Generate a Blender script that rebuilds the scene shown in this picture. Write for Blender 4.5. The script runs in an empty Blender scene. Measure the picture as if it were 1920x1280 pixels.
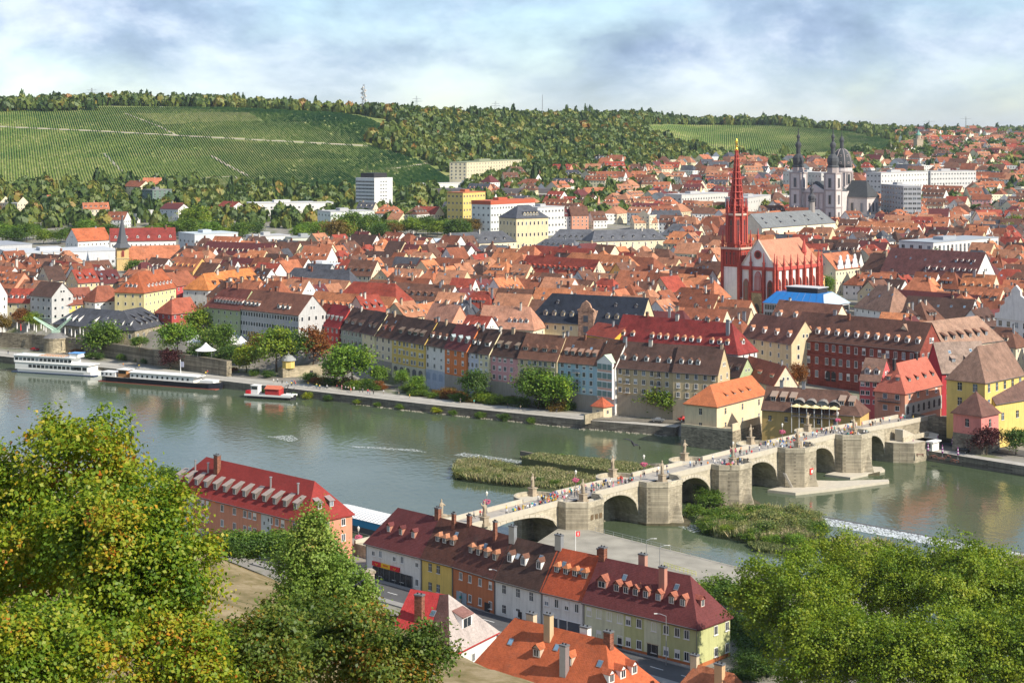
import bpy, math, random
import numpy as np
from mathutils import Vector, Matrix, noise as mnoise
R = math.radians
# ---------------------------------------------------------------- camera, sky, sun, exposure
sc = bpy.context.scene
F, CH, HY = 3250.0, 100.0, 250.0          # focal length in photo pixels, eye height over the river, horizon row
cam = bpy.data.cameras.new("camera"); cam_o = bpy.data.objects.new("camera", cam); sc.collection.objects.link(cam_o)
cam.sensor_width = 36.0; cam.lens = 36.0 * F / 1920.0; cam.shift_y = -(640.0 - HY) / 1920.0
cam.clip_start = 1.0; cam.clip_end = 40000.0
cam_o.location = (0, 0, CH); cam_o.rotation_euler = (R(90), 0, 0); sc.camera = cam_o
SUN_AZ, SUN_EL = R(125), R(38)            # clockwise from the view direction, above the horizon
sd = Vector((math.sin(SUN_AZ) * math.cos(SUN_EL), math.cos(SUN_AZ) * math.cos(SUN_EL), math.sin(SUN_EL)))
sun = bpy.data.lights.new("sun", 'SUN'); sun.energy = 3.3; sun.angle = R(0.6); sun.color = (1.0, 0.91, 0.77)
sun_o = bpy.data.objects.new("sun", sun); sc.collection.objects.link(sun_o)
sun_o.location = (300, -100, 400); sun_o.rotation_euler = sd.to_track_quat('Z', 'Y').to_euler()
world = bpy.data.worlds.new("World"); sc.world = world; world.use_nodes = True
wn, wl = world.node_tree.nodes, world.node_tree.links; wn.clear()
def wnode(t, **kw):
    n = wn.new(t)
    for k, v in kw.items(): setattr(n, k, v)
    return n
wout = wnode('ShaderNodeOutputWorld'); wbg = wnode('ShaderNodeBackground'); wbg.inputs[1].default_value = 0.08
sky = wnode('ShaderNodeTexSky', sky_type='NISHITA', sun_disc=False, sun_elevation=SUN_EL, sun_rotation=SUN_AZ, altitude=260, air_density=1.0, dust_density=0.25, ozone_density=1.5)
tc = wnode('ShaderNodeTexCoord'); sep = wnode('ShaderNodeSeparateXYZ'); wl.new(tc.outputs['Generated'], sep.inputs[0])
def wmath(op, a, b=None):
    m = wnode('ShaderNodeMath', operation=op)
    for i, v in enumerate((a, b)):
        if v is None: continue
        if isinstance(v, (int, float)): m.inputs[i].default_value = v
        else: wl.new(v, m.inputs[i])
    return m.outputs[0]
zz = wmath('ADD', wmath('MAXIMUM', sep.outputs[2], 0.0), 0.46)
comb = wnode('ShaderNodeCombineXYZ'); wl.new(wmath('DIVIDE', sep.outputs[0], zz), comb.inputs[0]); wl.new(wmath('DIVIDE', sep.outputs[1], zz), comb.inputs[1])
def wnoise(scale, detail, rough, off, dist=0.0):
    mp = wnode('ShaderNodeMapping'); mp.inputs['Location'].default_value = off; wl.new(comb.outputs[0], mp.inputs[0])
    n = wnode('ShaderNodeTexNoise'); n.inputs['Scale'].default_value = scale; n.inputs['Detail'].default_value = detail
    n.inputs['Roughness'].default_value = rough; n.inputs['Distortion'].default_value = dist; wl.new(mp.outputs[0], n.inputs[0]); return n.outputs[0]
def wramp(v, stops):
    r = wnode('ShaderNodeValToRGB'); wl.new(v, r.inputs[0]); e = r.color_ramp.elements
    while len(e) < len(stops): e.new(0.5)
    for x, (p, c) in zip(e, stops): x.position = p; x.color = c if len(c) == 4 else (*c, 1)
    return r.outputs[0]
n_big = wnoise(2.9, 8.0, 0.56, (3.1, 1.7, 0), 0.15); n_fine = wnoise(5.5, 8.0, 0.6, (11.3, 4.2, 0), 0.2)
cover = wramp(n_big, [(0.36, (0.1, 0.1, 0.1)), (0.48, (0.75, 0.75, 0.75)), (0.60, (1, 1, 1))])
high = wramp(sep.outputs[2], [(0.012, (0, 0, 0)), (0.05, (1, 1, 1))])
cov = wmath('MULTIPLY', cover, wmath('ADD', wmath('MULTIPLY', high, 0.48), 0.50))
cloudcol = wramp(n_fine, [(0.34, (1.9, 2.5, 3.3)), (0.47, (2.9, 3.55, 4.5)), (0.66, (6.3, 6.5, 6.75))])
mixc = wnode('ShaderNodeMix', data_type='RGBA'); wl.new(cov, mixc.inputs[0]); wl.new(sky.outputs[0], mixc.inputs[6]); wl.new(cloudcol, mixc.inputs[7])
tintn = wnode('ShaderNodeMix', data_type='RGBA', blend_type='MULTIPLY'); tintn.inputs[0].default_value = 1.0; tintn.inputs[7].default_value = (.84, .91, 1.02, 1); wl.new(mixc.outputs[2], tintn.inputs[6]); wl.new(tintn.outputs[2], wbg.inputs[0]); wl.new(wbg.outputs[0], wout.inputs[0])
sc.view_settings.view_transform = 'Standard'; sc.view_settings.look = 'None'; sc.view_settings.exposure = 1.1; sc.view_settings.gamma = 1.0
sc.view_settings.use_curve_mapping = False
sc.cycles.max_bounces = 6; sc.cycles.diffuse_bounces = 4; sc.cycles.glossy_bounces = 3; sc.cycles.transmission_bounces = 4; sc.cycles.transparent_max_bounces = 6; sc.cycles.volume_bounces = 0
sc.cycles.use_denoising = True; sc.cycles.caustics_reflective = False; sc.cycles.caustics_refractive = False
# ---------------------------------------------------------------- helpers
rnd = random.Random(7)
COL = sc.collection
def P(px, py, h):                          # a photo pixel on the level h above the river
    Y = F * (CH - h) / (py - HY)
    return Vector(((px - 960.0) / F * Y, Y, h))
def pxof(v): return (960 + v[0] / v[1] * F, HY + F * (CH - v[2]) / v[1])
class MB:
    def __init__(s): s.v = []; s.f = []; s.m = []
    def poly(s, pts, m=0):
        b = len(s.v); s.v.extend(tuple(p) for p in pts); s.f.append(tuple(range(b, b + len(pts)))); s.m.append(m)
    def mesh(s, verts, faces, m=0):
        b = len(s.v); s.v.extend(tuple(p) for p in verts)
        for f in faces: s.f.append(tuple(i + b for i in f)); s.m.append(m)
    def box(s, x0, x1, y0, y1, z0, z1, m=0, skip=''):
        v = [(x0,y0,z0),(x1,y0,z0),(x1,y1,z0),(x0,y1,z0),(x0,y0,z1),(x1,y0,z1),(x1,y1,z1),(x0,y1,z1)]
        fs = {'d':(3,2,1,0),'u':(4,5,6,7),'f':(0,1,5,4),'r':(1,2,6,5),'b':(2,3,7,6),'l':(3,0,4,7)}
        s.mesh(v, [fs[k] for k in fs if k not in skip], m)
    def bar(s, a, b, r, m=0, n=6, r2=None):
        a, b = Vector(a), Vector(b); d = (b - a)
        if d.length < 1e-6: return
        q = d.to_track_quat('Z', 'Y'); r2 = r if r2 is None else r2; vs = []
        for p, rr in ((a, r), (b, r2)):
            for i in range(n):
                t = 2 * math.pi * i / n; vs.append(p + q @ Vector((rr * math.cos(t), rr * math.sin(t), 0)))
        fs = [(i, (i + 1) % n, n + (i + 1) % n, n + i) for i in range(n)] + [tuple(range(n - 1, -1, -1)), tuple(range(n, 2 * n))]
        s.mesh(vs, fs, m)
    def lathe(s, prof, n=12, m=0, c=(0, 0), ph=0.0):     # prof = [(radius, z)], closed at both ends
        vs = []; k = len(prof)
        for r_, z in prof:
            for i in range(n):
                t = 2 * math.pi * i / n + ph; vs.append((c[0] + r_ * math.cos(t), c[1] + r_ * math.sin(t), z))
        fs = [(j * n + i, j * n + (i + 1) % n, (j + 1) * n + (i + 1) % n, (j + 1) * n + i) for j in range(k - 1) for i in range(n)]
        fs += [tuple(range(n - 1, -1, -1)), tuple((k - 1) * n + i for i in range(n))]
        s.mesh(vs, fs, m)
    def prism(s, pts, z0, z1, m=0, mt=None):             # counter-clockwise outline
        n = len(pts)
        s.mesh([(p[0], p[1], z0) for p in pts] + [(p[0], p[1], z1) for p in pts], [(i, (i + 1) % n, n + (i + 1) % n, n + i) for i in range(n)] + [tuple(range(n - 1, -1, -1))], m)
        s.poly([(p[0], p[1], z1) for p in pts], m if mt is None else mt)
    def data(s, name, mats, smooth=False):
        me = bpy.data.meshes.new(name); me.from_pydata(s.v, [], s.f)
        for m in mats: me.materials.append(m)
        if len(mats) > 1: me.polygons.foreach_set('material_index', s.m)
        if smooth: me.polygons.foreach_set('use_smooth', [True] * len(s.f))
        me.update(); return me
def ob(name, me, parent=None, loc=None, rz=None, scale=None):
    o = bpy.data.objects.new(name, me); COL.objects.link(o)
    if parent is not None: o.parent = parent
    if loc is not None: o.location = loc
    if rz is not None: o.rotation_euler = (0, 0, rz)
    if scale is not None: o.scale = scale
    return o
def part(name, mb, mats, parent, smooth=False, **kw): return ob(name, mb.data(name, mats, smooth), parent, **kw)
TOP = []
def tag(o, label, cat, group=None, kind=None):
    o['label'] = label
    if kind: o['kind'] = kind
    else: o['category'] = cat
    if group: o['group'] = group
    TOP.append(o); return o
def thing(name, loc, rz, label, cat, group=None):
    o = ob(name, None, None, loc, rz); o.empty_display_size = 0.5
    return tag(o, label, cat, group)
def struct(name, me, label=None):
    o = ob(name, me); o['kind'] = 'structure'
    if label: o['label'] = label
    return o
# ---------------------------------------------------------------- materials
MATS = {}
def newmat(name):
    m = bpy.data.materials.new(name); m.use_nodes = True
    nt = m.node_tree; b = nt.nodes['Principled BSDF']; return m, nt, b
def nnoise(nt, scale, detail=4, rough=0.55, coord='Object', vec=None, sc3=None):
    t = nt.nodes.new('ShaderNodeTexCoord'); n = nt.nodes.new('ShaderNodeTexNoise')
    n.inputs['Scale'].default_value = scale; n.inputs['Detail'].default_value = detail; n.inputs['Roughness'].default_value = rough
    src = t.outputs[coord]
    if sc3:
        mp = nt.nodes.new('ShaderNodeMapping'); mp.inputs['Scale'].default_value = sc3; nt.links.new(src, mp.inputs[0]); src = mp.outputs[0]
    nt.links.new(src, n.inputs[0]); return n.outputs[0]
def nramp(nt, v, stops):
    r = nt.nodes.new('ShaderNodeValToRGB'); nt.links.new(v, r.inputs[0]); e = r.color_ramp.elements
    while len(e) < len(stops): e.new(0.5)
    for x, (p, c) in zip(e, stops): x.position = p; x.color = (*c, 1) if not isinstance(c, (int, float)) else (c, c, c, 1)
    return r.outputs[0]
def nmix(nt, a, b, f, mode='MIX'):
    m = nt.nodes.new('ShaderNodeMix'); m.data_type = 'RGBA'; m.blend_type = mode
    for i, v in ((0, f), (6, a), (7, b)):
        if isinstance(v, (int, float)): m.inputs[i].default_value = v
        elif isinstance(v, tuple): m.inputs[i].default_value = (*v, 1)
        else: nt.links.new(v, m.inputs[i])
    return m.outputs[2]
def nbump(nt, b, v, st=0.4, dist=0.05):
    bp = nt.nodes.new('ShaderNodeBump'); bp.inputs['Strength'].default_value = st; bp.inputs['Distance'].default_value = dist
    nt.links.new(v, bp.inputs['Height']); nt.links.new(bp.outputs[0], b.inputs['Normal'])
def key(*a): return tuple(round(x, 3) if isinstance(x, float) else x for x in a)
def plain(col, rough=0.8, metal=0.0, var=0.12, scale=1.2, spec=0.3):
    k = key('plain', *col, rough, metal, var, scale)
    if k in MATS: return MATS[k]
    m, nt, b = newmat('painted_surface'); v = nnoise(nt, scale, 3)
    c = nmix(nt, tuple(x * (1 - var) for x in col), tuple(min(1, x * (1 + var)) for x in col), v)
    nt.links.new(c, b.inputs['Base Color']); b.inputs['Roughness'].default_value = rough; b.inputs['Metallic'].default_value = metal
    b.inputs['Specular IOR Level'].default_value = spec
    MATS[k] = m; return m
def wallm(col):
    k = key('wall', *col)
    if k in MATS: return MATS[k]
    m, nt, b = newmat('plaster'); v = nnoise(nt, 0.35, 5, 0.65); s = nnoise(nt, 1.0, 4, 0.6, sc3=(1.6, 1.6, 0.16))
    f = nramp(nt, v, [(0.3, 0.92), (0.6, 1.06)]); g = nramp(nt, s, [(0.36, 0.84), (0.52, 1.05)])
    c = nmix(nt, nmix(nt, col, f, 1.0, 'MULTIPLY'), g, 0.6, 'MULTIPLY')
    nt.links.new(c, b.inputs['Base Color']); b.inputs['Roughness'].default_value = 0.92; b.inputs['Specular IOR Level'].default_value = 0.15
    nbump(nt, b, nnoise(nt, 6, 3), 0.15, 0.02)
    MATS[k] = m; return m
def roofm(col, rows=0.34, var=1.0, gloss=0.85):
    k = key('roof', *col, rows, var)
    if k in MATS: return MATS[k]
    m, nt, b = newmat('roof_tiles'); t = nt.nodes.new('ShaderNodeTexCoord'); oi = nt.nodes.new('ShaderNodeObjectInfo')
    big = nnoise(nt, 0.22, 5, 0.68); fine = nnoise(nt, 2.6, 4, 0.7); st = nnoise(nt, 0.9, 4, 0.6, sc3=(1.0, 1.0, 0.22))
    f1 = nramp(nt, big, [(0.30, 1 - 0.36 * var), (0.52, 1.0), (0.72, 1 + 0.2 * var)]); f2 = nramp(nt, fine, [(0.28, 0.62), (0.5, 1.0), (0.72, 1.3)])
    f3 = nramp(nt, st, [(0.34, 1 - 0.32 * var), (0.55, 1.0)])
    c = nmix(nt, nmix(nt, nmix(nt, col, f1, 1.0, 'MULTIPLY'), f2, 0.7, 'MULTIPLY'), f3, 0.8, 'MULTIPLY')
    # grey-green weathering in patches
    mo = nramp(nt, nnoise(nt, 0.5, 6, 0.75), [(0.56, 0.0), (0.74, 0.55 * var)])
    g = sum(col) / 3
    c = nmix(nt, c, (g * 0.62 + 0.012, g * 0.56 + 0.012, g * 0.46 + 0.008), mo)
    hs = nt.nodes.new('ShaderNodeHueSaturation'); nt.links.new(c, hs.inputs['Color'])
    mr = nt.nodes.new('ShaderNodeMapRange'); mr.inputs[3].default_value = 0.82; mr.inputs[4].default_value = 1.16; nt.links.new(oi.outputs['Random'], mr.inputs[0]); nt.links.new(mr.outputs[0], hs.inputs['Value'])
    nt.links.new(hs.outputs[0], b.inputs['Base Color']); b.inputs['Roughness'].default_value = gloss; b.inputs['Specular IOR Level'].default_value = 0.25
    if rows > 0:
        w = nt.nodes.new('ShaderNodeTexWave'); w.wave_profile = 'SAW'; w.bands_direction = 'Z'; w.inputs['Scale'].default_value = 0.314 / (rows * 0.75); w.inputs['Distortion'].default_value = 0.4
        w2 = nt.nodes.new('ShaderNodeTexWave'); w2.bands_direction = 'X'; w2.inputs['Scale'].default_value = 0.314 / (rows * 0.9)
        nt.links.new(t.outputs['Object'], w.inputs[0]); nt.links.new(t.outputs['Object'], w2.inputs[0])
        nbump(nt, b, nmix(nt, w.outputs[0], w2.outputs[0], 0.4), 0.55, 0.06)
    MATS[k] = m; return m
def stonem(col, bw=1.1, bh=0.5, mortar=0.6, var=0.35):
    k = key('stone', *col, bw, bh)
    if k in MATS: return MATS[k]
    m, nt, b = newmat('masonry'); t = nt.nodes.new('ShaderNodeTexCoord'); sp = nt.nodes.new('ShaderNodeSeparateXYZ'); nt.links.new(t.outputs['Object'], sp.inputs[0])
    ad = nt.nodes.new('ShaderNodeMath'); ad.operation = 'ADD'; nt.links.new(sp.outputs[0], ad.inputs[0]); nt.links.new(sp.outputs[1], ad.inputs[1])
    cb = nt.nodes.new('ShaderNodeCombineXYZ'); nt.links.new(ad.outputs[0], cb.inputs[0]); nt.links.new(sp.outputs[2], cb.inputs[1])
    br = nt.nodes.new('ShaderNodeTexBrick'); nt.links.new(cb.outputs[0], br.inputs[0])
    br.inputs['Scale'].default_value = 1.0; br.inputs['Brick Width'].default_value = bw; br.inputs['Row Height'].default_value = bh; br.inputs['Mortar Size'].default_value = 0.03; br.inputs['Mortar Smooth'].default_value = 0.4; br.inputs['Bias'].default_value = 0.0
    br.inputs['Color1'].default_value = (*[x * (1 + var) for x in col], 1); br.inputs['Color2'].default_value = (*[x * (1 - var) for x in col], 1); br.inputs['Mortar'].default_value = (*[x * mortar for x in col], 1)
    f = nramp(nt, nnoise(nt, 0.16, 6, 0.7), [(0.33, 0.62), (0.55, 1.0), (0.7, 1.12)]); g = nramp(nt, nnoise(nt, 1.1, 4, 0.6, sc3=(1, 1, 0.12)), [(0.35, 0.72), (0.55, 1.0)])
    c = nmix(nt, nmix(nt, br.outputs[0], f, 1.0, 'MULTIPLY'), g, 0.7, 'MULTIPLY'); nt.links.new(c, b.inputs['Base Color'])
    b.inputs['Roughness'].default_value = 0.95; b.inputs['Specular IOR Level'].default_value = 0.15
    nbump(nt, b, nmix(nt, br.outputs[1], nnoise(nt, 3, 4), 0.5), 0.5, 0.06)
    MATS[k] = m; return m
def glassm(col=(0.035, 0.045, 0.055), rough=0.12):
    k = key('glass', *col, rough)
    if k in MATS: return MATS[k]
    m, nt, b = newmat('window_glass'); oi = nt.nodes.new('ShaderNodeObjectInfo')
    c = nramp(nt, oi.outputs['Random'], [(0.0, tuple(x * 0.5 for x in col)), (0.6, col), (0.86, tuple(x * 2.2 for x in col)), (1.0, tuple(min(0.4, x * 5) for x in col))])
    nt.links.new(c, b.inputs['Base Color']); b.inputs['Roughness'].default_value = rough; b.inputs['Specular IOR Level'].default_value = 0.6
    MATS[k] = m; return m
def leafm(name, stops, trans=0.35, objcol=False):
    if name in MATS: return MATS[name]
    m = bpy.data.materials.new(name); m.use_nodes = True; nt = m.node_tree; nt.nodes.clear()
    out = nt.nodes.new('ShaderNodeOutputMaterial'); at = nt.nodes.new('ShaderNodeAttribute'); at.attribute_name = 'tint'
    c = nramp(nt, at.outputs['Fac'], stops)
    if objcol:
        oi = nt.nodes.new('ShaderNodeObjectInfo'); c = nmix(nt, c, oi.outputs['Color'], 1.0, 'MULTIPLY')
    d = nt.nodes.new('ShaderNodeBsdfDiffuse'); tr = nt.nodes.new('ShaderNodeBsdfTranslucent'); mx = nt.nodes.new('ShaderNodeMixShader'); mx.inputs[0].default_value = trans
    gl = nt.nodes.new('ShaderNodeBsdfGlossy'); gl.inputs['Roughness'].default_value = 0.55; m2 = nt.nodes.new('ShaderNodeMixShader'); m2.inputs[0].default_value = 0.025
    nt.links.new(c, d.inputs[0]); nt.links.new(c, tr.inputs[0]); nt.links.new(d.outputs[0], mx.inputs[1]); nt.links.new(tr.outputs[0], mx.inputs[2])
    nt.links.new(mx.outputs[0], m2.inputs[1]); nt.links.new(gl.outputs[0], m2.inputs[2]); nt.links.new(m2.outputs[0], out.inputs[0])
    MATS[name] = m; return m
GLASS = glassm(); FRAME = plain((0.72, 0.71, 0.68), 0.6, var=0.05); DARKM = plain((0.035, 0.033, 0.035), 0.6); METAL = plain((0.45, 0.46, 0.47), 0.4, 0.7); LEAD = plain((0.16, 0.165, 0.17), 0.55, 0.2)
ZINC = plain((0.30, 0.31, 0.33), 0.5, 0.4); WHITE = plain((0.78, 0.77, 0.74), 0.6, var=0.06); BARK = plain((0.09, 0.065, 0.045), 0.95, var=0.4, scale=3)
SKIN = plain((0.50, 0.30, 0.21), 0.7); CREAM = (0.62, 0.54, 0.38)
ROOF = {'orange': roofm((0.42, 0.15, 0.075)), 'bright orange': roofm((0.50, 0.19, 0.085)), 'red': roofm((0.30, 0.06, 0.038)), 'crimson': roofm((0.25, 0.028, 0.03), var=0.45), 'brown': roofm((0.15, 0.072, 0.048)), 'dark brown': roofm((0.085, 0.048, 0.038)), 'slate grey': roofm((0.075, 0.08, 0.095), 0.25), 'terracotta': roofm((0.42, 0.19, 0.105)), 'maroon': roofm((0.125, 0.035, 0.035), var=0.5), 'rust': roofm((0.25, 0.085, 0.045)), 'pale grey': roofm((0.33, 0.34, 0.35), 0), 'blue': roofm((0.03, 0.2, 0.55), 0, 0.3)}
WALLC = {'cream': (0.66, 0.58, 0.42), 'white': (0.68, 0.665, 0.63), 'yellow': (0.66, 0.48, 0.14), 'pale yellow': (0.68, 0.62, 0.40), 'pink': (0.60, 0.32, 0.32), 'salmon': (0.60, 0.29, 0.19), 'orange': (0.62, 0.20, 0.07), 'red': (0.48, 0.07, 0.06), 'green': (0.36, 0.42, 0.24), 'olive': (0.44, 0.45, 0.22), 'sage green': (0.36, 0.41, 0.33), 'light blue': (0.36, 0.52, 0.60), 'grey': (0.46, 0.46, 0.45), 'grey-blue': (0.52, 0.56, 0.64), 'beige': (0.58, 0.48, 0.30), 'tan': (0.50, 0.40, 0.24), 'ochre': (0.58, 0.36, 0.13), 'pale grey': (0.62, 0.62, 0.60), 'brick': (0.33, 0.10, 0.07), 'rust': (0.46, 0.17, 0.08)}
# ---------------------------------------------------------------- terrain
E_LINE = [(-900, 1240), (-420, 905), (-223, 756), (-113, 680), (-31, 622), (23.5, 588), (59, 570), (117, 542), (149.5, 506), (260, 400), (600, 100)]
W_LINE = [(-900, 1120), (-400, 760), (-98, 465), (-27, 395), (-5, 391), (40, 345), (100, 284), (300, 80), (600, -220)]
def pl(line, x): return np.interp(x, [p[0] for p in line], [p[1] for p in line])
COLS = [  # photo column, foot (Y, h), top (Y, h), far level
 (-2500, 1650, 44, 2300, 128, 110), (-600, 1650, 45, 2280, 132, 112), (0, 1650, 46, 2250, 130, 110), (200, 1650, 48, 2260, 136, 112), (430, 1650, 46, 2260, 134, 112), (640, 1660, 42, 2260, 126, 110),
 (760, 1680, 44, 2280, 119, 108), (880, 1750, 48, 2380, 117, 106), (1000, 1850, 54, 2500, 115, 104), (1150, 2000, 64, 2700, 120, 104), (1300, 2300, 68, 3000, 115, 104), (1450, 2350, 68, 3050, 113, 105),
 (1600, 2380, 68, 3150, 103, 106), (1690, 2350, 68, 3300, 98, 112), (1800, 2100, 58, 3600, 97, 114), (1920, 1900, 50, 3800, 97, 116), (2600, 1900, 50, 3800, 97, 116), (5000, 1900, 50, 3800, 97, 116)]
CX = np.array([c[0] for c in COLS], float)
def hcol(px, Y):
    yf, hf, yt, ht, hb = [np.interp(px, CX, [c[i] for c in COLS]) for i in (1, 2, 3, 4, 5)]
    a = 6.5 + 5.0 * np.clip((Y - 600) / 150, 0, 1) + 9.0 * np.clip((Y - 750) / 650, 0, 1)
    b = np.clip((Y - 1350) / (yf - 1350), 0, 1); lo = a + (hf - 20.5) * b ** 1.3
    t = np.clip((Y - yf) / (yt - yf), 0, 1); s = t * t * (3 - 2 * t) * 0.45 + t * 0.55
    hi = lo + (ht - hf) * s
    far = np.clip((Y - yt - 150) / 3500, 0, 1)
    return hi + (hb - ht) * far
QP = [(-400, 92), (0, 92), (10, 85), (33, 68.5), (60, 55), (90, 44), (125, 33), (137, 31), (150, 24), (169, 8), (185, 6.2), (9999, 6.0)]
def ghv(X, Y):
    X = np.asarray(X, float); Y = np.asarray(Y, float)
    ye, yw = pl(E_LINE, X), pl(W_LINE, X)
    de = (Y - ye) * 0.8; dw = (yw - Y) * 0.71
    px = 960 + X / np.maximum(Y, 30) * F
    he = hcol(px, Y); sm = np.clip((de - 35) / 10, 0, 1); he = 2.8 * (1 - sm) + he * sm
    q = 0.78 * X + 0.62 * Y; hw = np.interp(q, [p[0] for p in QP], [p[1] for p in QP])
    hw = hw + 0.9 * np.sin(X * 0.11) * np.sin(Y * 0.09) * (hw > 9)
    h = np.where(de > 1.2, he, np.where(dw > 1.2, hw, -3.0))
    return h
def gh(x, y): return float(ghv(x, y))
def build_ground():
    us = np.concatenate([np.linspace(-2.2, -0.40, 26)[:-1], np.linspace(-0.40, 0.40, 321), np.linspace(0.40, 2.2, 26)[1:]])
    ys = np.concatenate([np.linspace(-60, 240, 76)[:-1], np.linspace(240, 780, 231)[:-1], np.linspace(780, 1600, 70)[:-1], np.linspace(1600, 3300, 110)[:-1], np.geomspace(3300, 26000, 26)])
    UU, YY = np.meshgrid(us, ys); XX = UU * np.maximum(np.abs(YY), 60)
    H = ghv(XX, YY); H = H + np.where((YY > 1700), 1.3 * np.sin(XX * 0.013 + 1.3) * np.sin(YY * 0.011), 0)
    n, k = UU.shape; V = np.stack([XX, YY, H], -1).reshape(-1, 3)
    i = np.arange(n - 1)[:, None] * k + np.arange(k - 1)[None, :]; fa = np.stack([i, i + 1, i + 1 + k, i + k], -1).reshape(-1, 4)
    me = bpy.data.meshes.new('ground'); me.from_pydata(V.tolist(), [], fa.tolist())
    m, nt, b = newmat('ground'); geo = nt.nodes.new('ShaderNodeNewGeometry'); sp = nt.nodes.new('ShaderNodeSeparateXYZ'); nt.links.new(geo.outputs['Position'], sp.inputs[0])
    town = nramp(nt, nnoise(nt, 0.06, 5, 0.6), [(0.35, (0.17, 0.16, 0.14)), (0.5, (0.25, 0.235, 0.205)), (0.64, (0.12, 0.135, 0.06))])
    grass = nramp(nt, nnoise(nt, 0.02, 6, 0.65), [(0.3, (0.12, 0.16, 0.045)), (0.5, (0.18, 0.215, 0.065)), (0.68, (0.27, 0.265, 0.10))])
    dry = nramp(nt, nnoise(nt, 0.13, 6, 0.7), [(0.3, (0.07, 0.08, 0.025)), (0.47, (0.20, 0.155, 0.075)), (0.6, (0.30, 0.235, 0.14)), (0.75, (0.15, 0.14, 0.05))])
    def ss(a, c):
        r_ = nt.nodes.new('ShaderNodeMapRange'); r_.inputs[1].default_value = a; r_.inputs[2].default_value = c; nt.links.new(sp.outputs[1], r_.inputs[0]); return r_.outputs[0]
    qq = nt.nodes.new('ShaderNodeVectorMath'); qq.operation = 'DOT_PRODUCT'; qq.inputs[1].default_value = (.78, .62, 0); nt.links.new(geo.outputs['Position'], qq.inputs[0]); qr = nt.nodes.new('ShaderNodeMapRange'); qr.inputs[1].default_value = 148; qr.inputs[2].default_value = 160; nt.links.new(qq.outputs['Value'], qr.inputs[0])
    c = nmix(nt, nmix(nt, dry, town, qr.outputs[0]), grass, ss(1500, 1620)); nt.links.new(c, b.inputs['Base Color']); b.inputs['Roughness'].default_value = 0.95; b.inputs['Specular IOR Level'].default_value = 0.1
    me.materials.append(m); me.polygons.foreach_set('use_smooth', [True] * len(fa)); struct('ground', me)
build_ground()
def build_water():
    mb = MB(); mb.poly([(-1500, -400, 0), (1200, -400, 0), (1200, 900, 0), (-1500, 1900, 0)])
    m, nt, b = newmat('river_water'); geo = 'Object'
    v = nnoise(nt, 0.012, 4, 0.6); c = nramp(nt, v, [(0.35, (0.060, 0.082, 0.042)), (0.6, (0.078, 0.104, 0.062))]); nt.links.new(c, b.inputs['Base Color'])
    b.inputs['Roughness'].default_value = 0.09; b.inputs['IOR'].default_value = 1.33; b.inputs['Specular IOR Level'].default_value = 0.6
    n1 = nnoise(nt, 0.55, 3, 0.55, sc3=(1.0, 0.55, 1)); n2 = nnoise(nt, 0.10, 3, 0.5, sc3=(1.0, 0.5, 1)); n3 = nramp(nt, nnoise(nt, 0.02, 3), [(0.4, 0.35), (0.62, 1.0)])
    nbump(nt, b, nmix(nt, nmix(nt, n1, n2, 0.45), n3, 0.6, 'MULTIPLY'), 0.2, 0.9)
    struct('river', mb.data('river', [m]))
build_water()
# ---------------------------------------------------------------- walls along the water
def strip(mb, line, z0, z1, th, m=0, mt=None):           # wall on the left side of a polyline
    pts = [Vector(p) for p in line]; n = len(pts); off = []
    for i in range(n):
        d = ((pts[min(i + 1, n - 1)] - pts[max(i - 1, 0)])).normalized(); off.append(pts[i] + Vector((-d.y, d.x)) * th)
    for i in range(n - 1):
        a, b_, c, d = pts[i], pts[i + 1], off[i + 1], off[i]
        mb.poly([(a.x, a.y, z0), (b_.x, b_.y, z0), (b_.x, b_.y, z1), (a.x, a.y, z1)], m)
        mb.poly([(c.x, c.y, z0), (d.x, d.y, z0), (d.x, d.y, z1), (c.x, c.y, z1)], m)
        mb.poly([(a.x, a.y, z1), (b_.x, b_.y, z1), (c.x, c.y, z1), (d.x, d.y, z1)], m if mt is None else mt)
    for i, fl in ((0, 1), (n - 1, 0)):
        a, d = pts[i], off[i]; q = [(a.x, a.y, z0), (d.x, d.y, z0), (d.x, d.y, z1), (a.x, a.y, z1)]; mb.poly(q[::-1] if fl else q, m)
QSTONE = stonem((0.20, 0.18, 0.145), 1.2, 0.45); PAVE = plain((0.36, 0.34, 0.30), 0.9, var=0.25, scale=0.5); ASPH = plain((0.085, 0.085, 0.088), 0.9, var=0.25, scale=0.4)
PALE = stonem((0.42, 0.36, 0.25), 1.3, 0.5, 0.7, 0.2)
def yl(x): return (x, float(pl(E_LINE, x)))
q1 = MB(); strip(q1, [yl(x) for x in (-900, -420, -223, -160, -113, -31, 23.5, 54)], -2.5, 2.95, 4.2, 0, 1)
o = part('quay_wall', q1, [QSTONE, PAVE], None); tag(o, 'long grey stone quay wall carrying the riverside promenade left of the bridge', 'wall')
q2 = MB(); strip(q2, [(117, 542), (149.5, 506), (260, 400), (420, 250)], -2.5, 2.95, 4.2, 0, 1)
o = part('quay_wall', q2, [QSTONE, PAVE], None); tag(o, 'low grey quay wall right of the bridge with the cafe on it', 'wall')
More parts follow.
